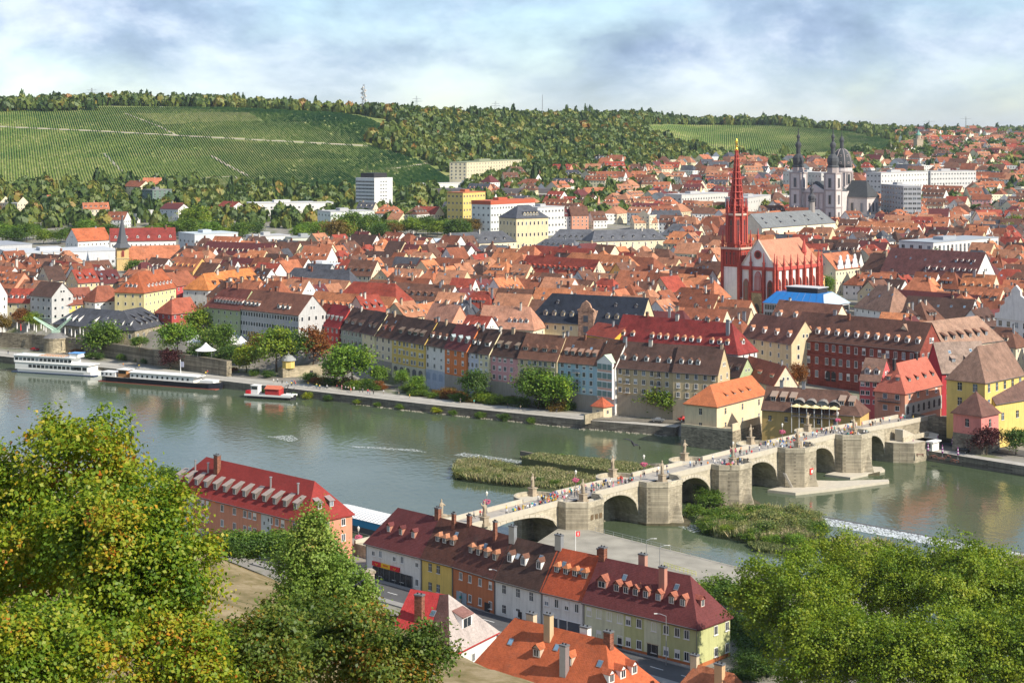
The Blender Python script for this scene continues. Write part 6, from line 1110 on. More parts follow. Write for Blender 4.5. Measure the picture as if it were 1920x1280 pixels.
for a in [(190, 668, 3.2, 15.5, 1.05, 'green', 'round green tree right of the old crane'), (333, 664, 9, 14, 1.0, 'bright green', 'leafy green tree right of the slate hall'), (383, 640, 9, 15, 1.0, 'yellow-green', 'yellow-green tree in front of the green house'), (372, 622, 9, 13, .9, 'autumn', 'autumn tree in front of the small dark red house'), (412, 668, 6, 14, 1.0, 'green', 'green tree beside the white tents'), (462, 697, 3.2, 11.5, .95, 'yellow', 'bright lime-yellow tree at the quay'), (428, 690, 3.2, 10, 1.1, 'dark green', 'dark tree left of the lime-yellow one'), (372, 690, 3.2, 11, .8, 'dark green', 'dark slender tree under the tents'), (518, 690, 6, 17, 1.0, 'yellow-green', 'tall green tree left of the autumn one by the row'), (548, 688, 6, 15, .9, 'dark green', 'dark tree between two tall trees by the row'), (588, 683, 6, 15.5, .85, 'rust', 'tall orange-brown autumn tree before the deep red house'), (490, 672, 6, 11, 1.1, 'autumn', 'low yellow-brown tree behind the lime-yellow one'), (660, 722, 3.2, 16.5, 1.15, 'bright green', 'large green tree before the sage green house'), (632, 716, 3.2, 8, 1.1, 'autumn', 'small autumn bush tree left of the large green tree'), (890, 752, 3.2, 12, .8, 'dark green', 'dark green oval tree before the narrow cream-yellow house'), (1010, 764, 3.2, 14.5, 1.0, 'green', 'big spreading green tree, left half, before the beige house'), (1050, 768, 3.2, 13, 1.0, 'bright green', 'big spreading green tree, right half, before the sky blue house'), (1240, 782, 3.2, 10.5, 1.2, 'yellow-green', 'bushy yellow-green tree before the tan house'), (712, 722, 3.2, 8, .8, 'bright green', 'sapling in the garden, left of three'), (752, 727, 3.2, 7.2, .8, 'bright green', 'sapling in the garden, middle of three'), (780, 738, 3.2, 7.0, .85, 'bright green', 'sapling in the garden, right of three'), (320, 690, 3.2, 8.5, 1.1, 'purple', 'dark purple-leaved tree below the terrace wall'), (1498, 727, 9.5, 9, .75, 'rust', 'small rust-orange tree before the red sandstone building'), (1850, 850, 3.2, 8.5, 1.1, 'purple', 'reddish-purple tree before the pink pavilion'), (1893, 812, 3.2, 8.5, 1.0, 'yellow-green', 'yellow-green tree at right edge by the pavilion'), (1905, 850, 3.2, 8, 1.0, 'dark green', 'dark tree at right edge on the quay road'), (42, 612, 9, 9, .9, 'rust', 'autumn tree on the terrace at far left'), (62, 616, 9, 8, .9, 'yellow-green', 'green tree directly behind the crane arm'), (4, 625, 9, 9, .8, 'autumn', 'autumn tree cut by the left edge'), (258, 522, 12, 12, 1.1, 'green', 'green tree at the foot of the ochre church tower'), (190, 520, 12, 10, 1.1, 'green', 'green tree left of the ochre church tower'), (262, 655, 9, 6, 1.1, 'green', 'low tree on the terrace before the slate hall'), (1338, 610, 10, 8, .8, 'bright green', 'lone green tree among roofs left of the red church')]: tree(*a)
# garden shrubs
def bush(px, pyb, h, r_, colour, label, hz=None):
    p = P(px, pyb, h); T = ob('shrub', rnd.choice(CM), None, (p.x, p.y, p.z + r_*.42), rnd.uniform(0, 6)); s = r_/5.6; T.scale = (s, s, s*.72 if hz is None else hz); tag(T, label, 'shrub', 'shrubs in the riverside garden')
    if colour in ('autumn', 'rust', 'purple'): T.material_slots[0].link = 'OBJECT'; T.material_slots[0].material = AUT; T.color = (*({'autumn': (1, 1, 1), 'rust': (1.25, .7, .8), 'purple': (.42, .16, .9)}[colour]), 1)
    else: T.color = (*TC[colour], 1)
rb = random.Random(9)
for i in range(58):
    x = rb.uniform(-80, 22); y = float(pl(E_LINE, x)) + rb.uniform(13.5, 25); q = pxof((x, y, 3.0)); c = rb.choice(['green', 'green', 'dark green', 'yellow-green', 'autumn', 'rust']); bush(q[0], q[1], 3.0, rb.uniform(1.6, 3.4), c, '%s garden shrub between promenade and road' % c)
for i in range(12):
    x = -95 + 9.5*i + rb.uniform(-3, 3); y = float(pl(E_LINE, x)) - .8; q = pxof((x, y, .4)); c = rb.choice(['green', 'yellow-green', 'dark green', 'yellow', 'green']); bush(q[0], q[1], .4, rb.uniform(1.2, 2.2), c, '%s bush growing at the waterline below the quay wall' % c)
for i in range(14):
    x = -190 + 7.2*i + rb.uniform(-3, 3); y = float(pl(E_LINE, x)) + rb.uniform(20, 25); q = pxof((x, y, 3.2)); c = rb.choice(['green', 'dark green', 'dark green', 'rust']); bush(q[0], q[1], 3.2, rb.uniform(1.5, 2.6), c, '%s shrub under the terrace wall' % c)
for i in range(9):
    Y = 287 + (i % 3)*2.0; px = 398 + 17*i; x = (px-960)/F*Y; c = 'green'; bush(px, HY + F*(CH-30)/Y, 30, rb.uniform(2.8, 3.6), 'green' if i % 3 else 'dark green', '%s hedge bush between dirt slope and pink house' % ('green' if i % 3 else 'dark green'))
for px, py, hh, r_ in ((310, 905, 10, 4), (345, 930, 9, 3), (1345, 1120, 6, 4), (1372, 1135, 6, 4), (1392, 1190, 6, 4), (1300, 965, 1, 2.6), (1335, 945, 1, 3.2), (1320, 925, 3, 2.4)): bush(px, py, hh, r_, 'green', 'green bush beside the near bank water')
# reeds on the islands
def inpoly(x, y, poly):
    c = np.zeros(len(x), bool); n = len(poly)
    for i in range(n):
        (x0, y0), (x1, y1) = poly[i], poly[(i+1) % n]; m = (y0 > y) != (y1 > y); c ^= m & (x < (x1-x0)*(y-y0)/((y1-y0) if y1 != y0 else 1e-9) + x0)
    return c
def reeds(label, poly, n, hmin, hmax, seed, hz=.3, bias=0.0, w=.2):
    n = int(n*1.6); pts = [P(a, b, hz) for a, b in poly]; pp = [(p.x, p.y) for p in pts]; rng = np.random.default_rng(seed); X = np.array(pp); lo, hi = X.min(0), X.max(0); xs = rng.uniform(lo[0], hi[0], n*4); ys = rng.uniform(lo[1], hi[1], n*4); k = inpoly(xs, ys, pp); xs, ys = xs[k][:n], ys[k][:n]; m = len(xs)
    c = X.mean(0); field = .5 + .5*np.sin(xs*.55+seed)*np.sin(ys*.42+1) ; h = (hmin + (hmax-hmin)*(.55*field + .45*rng.random(m))); a = rng.uniform(0, 6.28, m); ww = w*rng.uniform(.6, 1.4, m); dx, dy = np.cos(a)*ww, np.sin(a)*ww; tx, ty = rng.normal(0, .6, m)*h*.35, rng.normal(0, .6, m)*h*.35
    Q = np.stack([np.stack([xs-dx, ys-dy, np.full(m, hz)], 1), np.stack([xs+dx, ys+dy, np.full(m, hz)], 1), np.stack([xs+dx*.9+tx, ys+dy*.9+ty, hz+h*.7], 1), np.stack([xs-dx*.5+tx*1.5, ys-dy*.5+ty*1.5, hz+h], 1)], 1)
    o = ob('reeds', quadmesh('reeds', Q, np.clip(rng.random(m)*.8 + bias + .2*field, 0, 1), [REED])); o['kind'] = 'stuff'; o['label'] = label
    mb = MB(); mb.prism(pp if sum(pp[i][0]*pp[(i+1) % len(pp)][1]-pp[(i+1) % len(pp)][0]*pp[i][1] for i in range(len(pp))) > 0 else pp[::-1], -1.5, hz+.02); struct('river_island', mb.data('river_island', [plain((0.11, 0.12, 0.05), .95, var=.4, scale=.4)]))
reeds('tall pale reeds on the rounded island left of the bridge', [(850, 885), (868, 899), (930, 908), (985, 913), (960, 880), (900, 868), (862, 870)], 5200, 1.2, 2.6, 1)
reeds('shorter green-brown reeds on the island towards the bridge', [(960, 880), (985, 913), (1060, 917), (1150, 908), (1225, 892), (1150, 886), (1060, 878)], 5000, .6, 1.7, 2)
reeds('grass on the long stone-edged island', [(978, 858), (1060, 872), (1140, 884), (1240, 880), (1190, 868), (1090, 858), (1010, 850)], 3800, .3, .9, 3, 2.4, -.1)
reeds('dense pale reeds on the island before the bridge pier', [(1312, 985), (1340, 1005), (1430, 1018), (1500, 1022), (1545, 1005), (1530, 975), (1440, 958), (1370, 960)], 7000, 1.2, 3.0, 4, .3, .05, .24)
reeds('low bright green plants at the reed island edge', [(1400, 1020), (1420, 1034), (1500, 1040), (1545, 1012), (1500, 1018)], 1800, .6, 1.4, 5, .2, -.35)
reeds('pale reeds below the weir', [(1560, 1042), (1580, 1060), (1660, 1070), (1670, 1040), (1600, 1028)], 3600, 2.0, 4.6, 6, .3, .1, .24)
reeds('pale reeds at the right below the weir', [(1755, 1062), (1770, 1080), (1835, 1085), (1830, 1055)], 1800, 2.0, 4.2, 7, .3, .15, .24)
reeds('reeds at the right edge of the picture', [(1880, 1068), (1900, 1090), (1960, 1100), (1950, 1062)], 1600, 2.0, 4.2, 8, .3, .1, .24)
mb = MB(); st_ = [P(975, 860, 0), P(1060, 876, 0), P(1145, 890, 0), P(1245, 884, 0)]
strip(mb, [(p.x, p.y) for p in st_], -1, 2.45, .8); o = part('island_wall', mb, [QSTONE], None); tag(o, 'rough stone revetment edging the long grassy island', 'wall')
for i, (px, py, r_, c) in enumerate([(1330, 990, 2.6, 'green'), (1365, 1002, 2.4, 'yellow-green'), (1410, 1012, 2.6, 'green'), (1450, 1020, 2.2, 'bright green'), (1490, 1022, 2.8, 'bright green'), (1530, 1006, 2.6, 'green'), (1470, 985, 3.0, 'yellow-green'), (1400, 980, 3.0, 'yellow-green'), (1440, 970, 2.6, 'green'), (1010, 905, 1.5, 'dark green'), (1040, 910, 1.6, 'green'), (1085, 912, 1.4, 'green'), (1120, 908, 1.3, 'yellow-green'), (1000, 862, 1.2, 'bright green'), (1050, 860, 1.5, 'bright green'), (990, 858, 1.3, 'yellow'), (870, 893, 1.5, 'green'), (900, 898, 1.4, 'yellow-green'), (940, 903, 1.6, 'green')]): bush(px, py, .4, r_, c, '%s bush among the river island reeds' % c)
for i in range(34):
    t = rb.random(); px = 1318 + 212*t; py = 966 + 36*rb.random() + 8*t; bush(px, py, .4, rb.uniform(2.0, 3.6), rb.choice(['pale green', 'pale green', 'pale green', 'green']), 'pale shrub on the reed island before the bridge pier', None)
for i in range(16): t = rb.random(); bush(862 + 100*t, 876 + 22*rb.random() + 6*t, .4, rb.uniform(1.4, 2.6), 'pale green', 'pale shrub on the rounded island left of the bridge')
for i, (px, py, r_) in enumerate([(1405, 1205, 3), (1425, 1225, 3.2), (1400, 1245, 2.6), (1420, 1265, 3), (1395, 1275, 2.2)]): bush(px, py, 6.1, r_, 'dark green', 'dark green bush between olive-green house and plane trees')
# weir and broken water
FO, nt, b_ = newmat('white_water'); v = nnoise(nt, 1.3, 6, .7, sc3=(1, 1, 1)); al = nramp(nt, v, [(.47, 0.0), (.64, .85)]); b_.inputs['Base Color'].default_value = (.75, .78, .78, 1); b_.inputs['Roughness'].default_value = .6; nt.links.new(al, b_.inputs['Alpha'])
def foam(label, poly, hz=.05, hs=None):
    mb = MB(); pts = [P(a, b, hz) for a, b in poly]; mb.poly([(p.x, p.y, hz) for p in pts][::-1]); o = part('white_water', mb, [FO], None); o['kind'] = 'stuff'; o['label'] = label
foam('rapids between the two islands', [(980, 862), (1060, 879), (1140, 893), (1190, 892), (1140, 886), (1060, 872), (990, 857)])
foam('broken white wake left of the islands', [(850, 853), (990, 870), (985, 864), (870, 848)], .04)
foam('thin wake streaks in midstream', [(660, 838), (770, 845), (800, 848), (780, 842), (660, 835)], .04)
foam('short white wake in midstream', [(500, 818), (545, 828), (560, 824), (548, 815)], .04); foam('foam below the arch by the reed island', [(1268, 985), (1300, 998), (1330, 992), (1290, 980)], .04)
wl_ = [P(1530, 972, 0), P(1640, 992, 0), P(1770, 1016, 0), P(1960, 1050, 0)]
mb = MB(); strip(mb, [(p.x, p.y) for p in wl_], -1, .75, .9); o = part('weir', mb, [plain((0.09, 0.085, 0.08), .5)], None); tag(o, 'dark low weir sill crossing the river right of the reed island', 'weir')
mb = MB()
for a, b in zip(wl_, wl_[1:]):
    mb.poly([(a.x, a.y-.05, .7), (a.x-2, a.y-4.6, .06), (b.x-2, b.y-4.6, .06), (b.x, b.y-.05, .7)])
FW_, nt, b_ = newmat('weir_foam'); b_.inputs['Base Color'].default_value = (.66, .7, .7, 1); nt.links.new(nramp(nt, nnoise(nt, 2.2, 6, .7, sc3=(1, .35, 1)), [(.36, 0.05), (.58, .85)]), b_.inputs['Alpha']); o = part('white_water', mb, [FW_], None); o['kind'] = 'stuff'; o['label'] = 'foaming water running down the weir'
# ---------------------------------------------------------------- the old town behind the terrace
def overlaps(cx, cy, ang, W, D, m=.8):
    ca, sa = math.cos(ang), math.sin(ang); cs = [(cx + a*W/2*ca - b*D/2*sa, cy + a*W/2*sa + b*D/2*ca) for a in (-1, 0, 1) for b in (-1, 0, 1)]
    for (ox, oy, oa, w, d) in FOOT:
        if abs(cx-ox) > 75 or abs(cy-oy) > 75: continue
        c2, s2 = math.cos(oa), math.sin(oa)
        for x, y in cs:
            lx, ly = (x-ox)*c2 + (y-oy)*s2, -(x-ox)*s2 + (y-oy)*c2
            if -m < lx < w+m and -m < ly < d+m: return True
        for a in (.25, .5, .75):
            for b in (.25, .5, .75):
                x, y = ox + w*a*c2 - d*b*s2, oy + w*a*s2 + d*b*c2; lx, ly = (x-cx)*ca + (y-cy)*sa, -(x-cx)*sa + (y-cy)*ca
                if abs(lx) < W/2+m and abs(ly) < D/2+m: return True
    return False
tr = random.Random(101); cand = []
U = Vector((.80, -.60)); V = Vector((.60, .80))
RC = ['orange']*3 + ['bright orange']*2 + ['rust']*4 + ['red']*3 + ['brown']*5 + ['dark brown']*2 + ['terracotta']*4 + ['maroon']*2 + ['slate grey']; WC = ['cream']*5 + ['white']*6 + ['pale yellow'] + ['beige']*3 + ['pale grey']*3 + ['ochre', 'salmon', 'grey']
def addcand(cx, cy, ang, W, D): cand.append((cx, cy, ang, W, D))
for bi in range(-12, 13):                                # street blocks with houses round their edges
    for bj in range(-5, 18):
        bw_, bd = 66 + 11*math.sin(bi*1.7+bj), 47 + 6*math.cos(bj*2.1+bi); c = Vector((0, 640)) + U*(bi*74 + 12*math.sin(bj*1.3)) + V*(bj*53 + 9*math.sin(bi*.9)); ra = .16*math.sin(bi*.7 + bj*1.1) + (.35 if bi > 4 else 0); uu = Vector((U.x*math.cos(ra)-U.y*math.sin(ra), U.x*math.sin(ra)+U.y*math.cos(ra))); vv = Vector((-uu.y, uu.x)); ang = math.atan2(uu.y, uu.x)
        for side_ in (-1, 1):
            x = -bw_/2
            if tr.random() < .2: p = c + vv*side_*(bd/2-6.6); addcand(p.x, p.y, ang, min(bw_*tr.uniform(.6, .95), 52), 13.4); continue
            while x < bw_/2 - 6: w = tr.uniform(11, 21); w = min(w, bw_/2 - x); p = c + uu*(x+w/2) + vv*side_*(bd/2-6.2); addcand(p.x, p.y, ang + (math.pi/2 if tr.random() < .12 and 10 < w < 15 else 0), w, 12.4); x += w + .05
        for side_ in (-1, 1):
            y = -bd/2 + 12.6
            while y < bd/2 - 19: w = tr.uniform(9.5, 15); p = c + vv*(y+w/2) + uu*side_*(bw_/2-6.0); addcand(p.x, p.y, ang + math.pi/2, w, 12.0); y += w + .05
        if tr.random() < .8: p = c + uu*tr.uniform(-9, 9); addcand(p.x, p.y, ang + (math.pi/2 if tr.random() < .5 else 0), tr.uniform(10, 18), tr.uniform(7.5, 10))
def townok(x, y):
    if y < 560: return False
    px, py = pxof((x, y, gh(x, y)))
    if not -160 < px < 2160: return False
    de = (y - float(pl(E_LINE, x)))*.8
    if px < 1400 and de < 52: return False
    if px < 395 and y < 835: return False
    if px < 560 and y < 800: return False
    if 1400 <= px < 1975 and y < 650: return False
    if 1750 < px < 1975 and y < 660: return False
    if (1392 < px < 1625 and 690 < y < 900) or (1335 < px <= 1392 and 765 < y < 880): return False
    if 196 < px < 350 and 965 < y < 1110: return False
    if 212 < px < 262 and 900 < y < 1066: return False
    return True
def tlim(x, y): px = 960 + x/y*F; return 1020 if px < 240 else 1110 if px < 560 else 1160 if px < 900 else 1050 if px < 1265 else 1330
cand = [c for c in cand if townok(c[0], c[1]) and c[1] < tlim(c[0], c[1])]; cand.sort(key=lambda c: c[1])
FMB = MB(); FMATS = []; FIX = {}
def fm(mat):
    if mat.name not in FIX: FIX[mat.name] = len(FMATS); FMATS.append(mat)
    return FIX[mat.name]
def farhouse(cx, cy, ang, W, D, g, e, rh, wall, roof, rr, det=True, flat=False, hip=None):
    ca, sa = math.cos(ang), math.sin(ang)
    def t(x, y, z): x -= W/2; y -= D/2; return (cx + x*ca - y*sa, cy + x*sa + y*ca, g + z)
    wi, ri, fi, gi = fm(wallm(WALLC[wall])), fm(ROOF[roof]), fm(FRAME), fm(GLASS); hp = rr.choice((0, 0, D*.4)) if hip is None else hip
    FMB.poly([t(0, 0, -3), t(W, 0, -3), t(W, 0, e), t(0, 0, e)], wi); FMB.poly([t(W, D, -3), t(0, D, -3), t(0, D, e), t(W, D, e)], wi)
    z = e + rh
    for xx, a, b in ((W, 0, D), (0, D, 0)): FMB.poly([t(xx, a, -3), t(xx, b, -3), t(xx, b, e)] + ([] if hp else [t(xx, D/2, z - .1)]) + [t(xx, a, e)], wi)
    if flat: FMB.poly([t(0, 0, e), t(W, 0, e), t(W, D, e), t(0, D, e)], ri)
    else:
        o_ = .4; s = rh/(D/2); ze = e - o_*s + .1; A, B, C, E = (-o_, -o_, ze), (W+o_, -o_, ze), (W+o_, D+o_, ze), (-o_, D+o_, ze); R0, R1 = (hp or -o_, D/2, z+.1), (W-hp if hp else W+o_, D/2, z+.1)
        FMB.poly([t(*A), t(*B), t(*R1), t(*R0)], ri); FMB.poly([t(*C), t(*E), t(*R0), t(*R1)], ri)
        if hp: FMB.poly([t(*B), t(*C), t(*R1)], ri); FMB.poly([t(*E), t(*A), t(*R0)], ri)
        x, y = W*rr.uniform(.2, .8), D*.5; zz = z - .4; q = [t(x-.5, y-.4, zz), t(x+.5, y-.4, zz), t(x+.5, y+.4, zz), t(x-.5, y+.4, zz), t(x-.5, y-.4, zz+1.9), t(x+.5, y-.4, zz+1.9), t(x+.5, y+.4, zz+1.9), t(x-.5, y+.4, zz+1.9)]
        FMB.mesh(q, [(0, 1, 5, 4), (1, 2, 6, 5), (2, 3, 7, 6), (3, 0, 4, 7), (4, 5, 6, 7)], fm(CHIMS[rr.randrange(3)]))
    def win(fn, L, rows):
        n = max(2, int(L/2.9))
        for r_ in range(rows):
            zb = e - 2.5 - r_*2.9
            if zb < .3: break
            for k in range(n):
                x = L*(k+.5)/n; q = [fn(x-.55, -.05, zb), fn(x+.55, -.05, zb), fn(x+.55, -.05, zb+1.5), fn(x-.55, -.05, zb+1.5)]; FMB.poly(q, fi); q = [fn(x-.42, -.08, zb+.13), fn(x+.42, -.08, zb+.13), fn(x+.42, -.08, zb+1.37), fn(x-.42, -.08, zb+1.37)]; FMB.poly(q, gi)
    nr = 3 if det else 2
    for nx, ny, fn, L in ((0, -1, lambda x, o, zb: t(x, o, zb), W), (1, 0, lambda x, o, zb: t(W-o, x, zb), D), (-1, 0, lambda x, o, zb: t(o, D-x, zb), D), (0, 1, lambda x, o, zb: t(W-x, D-o, zb), W)):
        if (nx*ca - ny*sa)*(-cx) + (nx*sa + ny*ca)*(-cy) > 0: win(fn, L, nr)
    if not flat and rr.random() < .6:                    # little dormers on the slopes that face the eye
        s = rh/(D/2)
        for sgn in (0, 1):
            ny = -1 if sgn == 0 else 1
            if (-ny*sa)*(-cx) + (ny*ca)*(-cy) <= 0: continue
            n = max(1, int(W/4)); yd = D*.14
            for k in range(n):
                x = W*(k+.5)/n; f_ = (lambda a, b, c: t(a, b, c)) if sgn == 0 else (lambda a, b, c: t(W-a, D-b, c)); zb = e + yd*s; dp = 1.5/s
                FMB.poly([f_(x-.65, yd, zb), f_(x+.65, yd, zb), f_(x+.65, yd, zb+1.4), f_(x-.65, yd, zb+1.4)], fi); FMB.poly([f_(x-.45, yd-.03, zb+.2), f_(x+.45, yd-.03, zb+.2), f_(x+.45, yd-.03, zb+1.2), f_(x-.45, yd-.03, zb+1.2)], gi)
                FMB.poly([f_(x-.85, yd-.25, zb+1.35), f_(x+.85, yd-.25, zb+1.35), f_(x+.85, yd+dp*1.5, zb+2.2), f_(x-.85, yd+dp*1.5, zb+2.2)], ri); FMB.poly([f_(x+.65, yd, zb), f_(x+.65, yd+dp*1.3, zb+2.0), f_(x+.65, yd, zb+1.4)], wi); FMB.poly([f_(x-.65, yd+dp*1.3, zb+2.0), f_(x-.65, yd, zb), f_(x-.65, yd, zb+1.4)], wi)
NIND = 185; made = 0
BANDS = [(700, 'right behind far bank row'), (760, 'in old town second tier'), (820, 'in old town third tier'), (880, 'in mid old town'), (950, 'towards old town back'), (9999, 'at old town back')]
for (cx, cy, ang, W, D) in cand:
    if overlaps(cx, cy, ang, W, D, -.5): continue
    ca, sa = math.cos(ang), math.sin(ang); g = gh(cx, cy); e = tr.uniform(7.5, 12.5) + (1.5 if cy < 760 else 0); rh = D*tr.uniform(.44, .62); rc, wc = tr.choice(RC), tr.choice(WC); px, py = pxof((cx, cy, g))
    org = (cx - W/2*ca + D/2*sa, cy - W/2*sa - D/2*ca)
    if made < NIND and -10 < px < 1930:
        band = next(t_ for lim, t_ in BANDS if cy < lim); hip = tr.choice((0, 0, 0, D*.38)); tp = 'hipped ' if hip else ''
        dm = None; r_ = tr.random()
        if r_ < .55: dm = (tr.choice(('gable', 'shed', 'shed', 'hip')), max(1, int(W/3.6)), 1.5, 1.35, D*.13, tr.choice((WHITE, dk, wallm(WALLC[wc]))))
        back = None
        H_ = house('town_house', '%s-roofed %s %shouse %s' % (rc, wc, tp, band), org, ang, W, D, g, g + e, rh, wall=wc, roof=rc, hipL=hip, hipR=hip, rows=2, cols=max(2, int(W/2.7)), side=3, win=(1.0, 1.45), dorm=dm, chim=tr.choice((1, 1, 2, 2)), group='old town houses', base=None, sky_n=tr.choice((0, 0, 1, 2)), zlow=max(0, e-6.2))
        if dm and ((-1)*(-sa)*(-cx) + (-1)*ca*(-cy)) < 0: H_.dormrow(dm, 'b')
        made += 1
    else:
        FOOT.append((org[0], org[1], ang, W, D)); farhouse(cx, cy, ang, W, D, g, e, rh, wc, rc, tr)
# further quarters up to the slopes: real houses, too many to tell apart, kept as one mass
n_far = 0; spots = {}
FW = ['white']*6 + ['cream']*4 + ['pale yellow', 'pale grey', 'pink', 'beige', 'salmon']; FR = ['rust']*4 + ['orange']*2 + ['red']*2 + ['brown']*5 + ['maroon']*2 + ['slate grey']*2 + ['terracotta']*4
WOODPTS = []
def hillinfo(px): return [float(np.interp(px, CX, [c[i] for c in COLS])) for i in (1, 2, 3, 4)]
for i in range(9000):
    px = tr.uniform(-60, 1990); Y = 1325*math.exp(tr.random()*math.log(3700/1325)); x = (px-960)/F*Y; yf, hf, yt, ht = hillinfo(px)
    if px < 660 and Y > 1560: continue
    if px < 900 and Y > 1520 and tr.random() < .9: continue
    if px < 640 and tr.random() < .93: continue
    if px < 900 and tr.random() < .75: continue
    if px < 1250 and Y < 1400: continue
    if px < 1690 and Y > yf - (130 if px > 1180 else 20): continue
    if px >= 1690 and Y > yt: continue
    if 1000 < px < 1100 and Y > 1500 and tr.random() < .6: continue
    if Y > 2200 and tr.random() < .62: continue
    if 880 < px < 1230 and Y > 1480 and tr.random() < .6: continue
    k = (int(x//23), int(Y//27))
    if k in spots: continue
    W, D = tr.uniform(12, 24), tr.uniform(11, 14); ang = tr.choice((-.62, -.62+math.pi/2, .3, -.3)) + tr.uniform(-.1, .1)
    if overlaps(x, Y, ang, W, D, 1): continue
    spots[k] = 1; g = gh(x, Y); rc = tr.choice(FR); wc = tr.choice(FW); e = tr.uniform(6, 12.5); flat = tr.random() < .16
    farhouse(x, Y, ang, W*(1.6 if flat else 1), D, g, e, D*tr.uniform(.36, .52), wc, 'pale grey' if flat else rc, tr, det=Y < 1900, flat=flat); n_far += 1
for i in range(70):                                      # courtyard trees
    x, y = tr.uniform(-210, 230), tr.uniform(690, 1080)
    if not townok(x, y) or overlaps(x, y, 0, 5, 5, .2): continue
    c = tr.choice(['green', 'bright green', 'yellow-green', 'autumn']); tree(0, 0, 0, tr.uniform(9, 14), .8, c, '%s courtyard tree among the old town roofs' % c, group='courtyard trees in the old town', world=(x, y, gh(x, y)))
o = ob('distant_houses', FMB.data('distant_houses', FMATS)); o['kind'] = 'stuff'; o['label'] = 'dense red-roofed houses of the far town quarters up to the slopes'
print('individual town houses', made, 'far', n_far)
# ---------------------------------------------------------------- vineyards, woods
def ghsurf(X, Y): return ghv(X, Y) + np.where(np.asarray(Y) > 1700, 1.3*np.sin(np.asarray(X)*.013+1.3)*np.sin(np.asarray(Y)*.011), 0)
def hillpt(px, py):                                      # where the sight line through a photo pixel meets the hillside
    yf, hf, yt, ht = hillinfo(px); ys = np.linspace(yf*.9, yt+200, 900); xs = (px-960)/F*ys; hh = ghsurf(xs, ys); v = HY + F*(CH-hh)/ys; k = int(np.argmax(v <= py)) if (v <= py).any() else int(np.argmin(np.abs(ys-yt))); return Vector((xs[k], ys[k], hh[k]))
def pathpoly(name, pts, w, mat, dz=.25):
    P3 = []
    for (a, b), (c, d) in zip(pts, pts[1:]): n = max(2, int(abs(c-a)/25)+2); P3 += [hillpt(a+(c-a)*i/n, b+(d-b)*i/n) for i in range(n)]
    P3.append(hillpt(*pts[-1])); mb = MB()
    def lift(q): return (q.x, q.y, float(ghsurf(q.x, q.y)) + dz)
    for p, q in zip(P3, P3[1:]):
        d = Vector((q.x-p.x, q.y-p.y)); 
        if d.length < .01: continue
        n_ = Vector((-d.y, d.x)).normalized()*w/2; v = [Vector((p.x-n_.x, p.y-n_.y)), Vector((q.x-n_.x, q.y-n_.y)), Vector((q.x+n_.x, q.y+n_.y)), Vector((p.x+n_.x, p.y+n_.y))]; mb.poly([lift(a) for a in v])
    struct(name, mb.data(name, [mat])); return [(p.x, p.y) for p in P3]
ROADM = plain((0.36, 0.32, 0.24), .95, var=.2, scale=.05)
road = pathpoly('vineyard_road', [(-120, 232), (0, 238), (200, 247), (430, 260), (560, 267), (690, 274)], 6.5, ROADM)
trk = pathpoly('vineyard_track', [(235, 213), (300, 238), (330, 254)], 2.6, ROADM) + pathpoly('vineyard_track', [(195, 288), (225, 318), (260, 345)], 3.0, plain((0.3, 0.28, 0.22))) + pathpoly('vineyard_track', [(395, 292), (430, 312), (465, 330)], 4.0, ROADM) + pathpoly('vineyard_track', [(365, 335), (440, 331), (470, 352)], 3.0, ROADM) + pathpoly('vineyard_track', [(730, 318), (800, 307)], 3.0, ROADM) + pathpoly('vineyard_track', [(1230, 240), (1300, 262), (1390, 290)], 3, plain((0.16, 0.17, 0.07))) + pathpoly('vineyard_track', [(1440, 236), (1520, 255), (1640, 262)], 3, plain((0.2, 0.19, 0.08)))
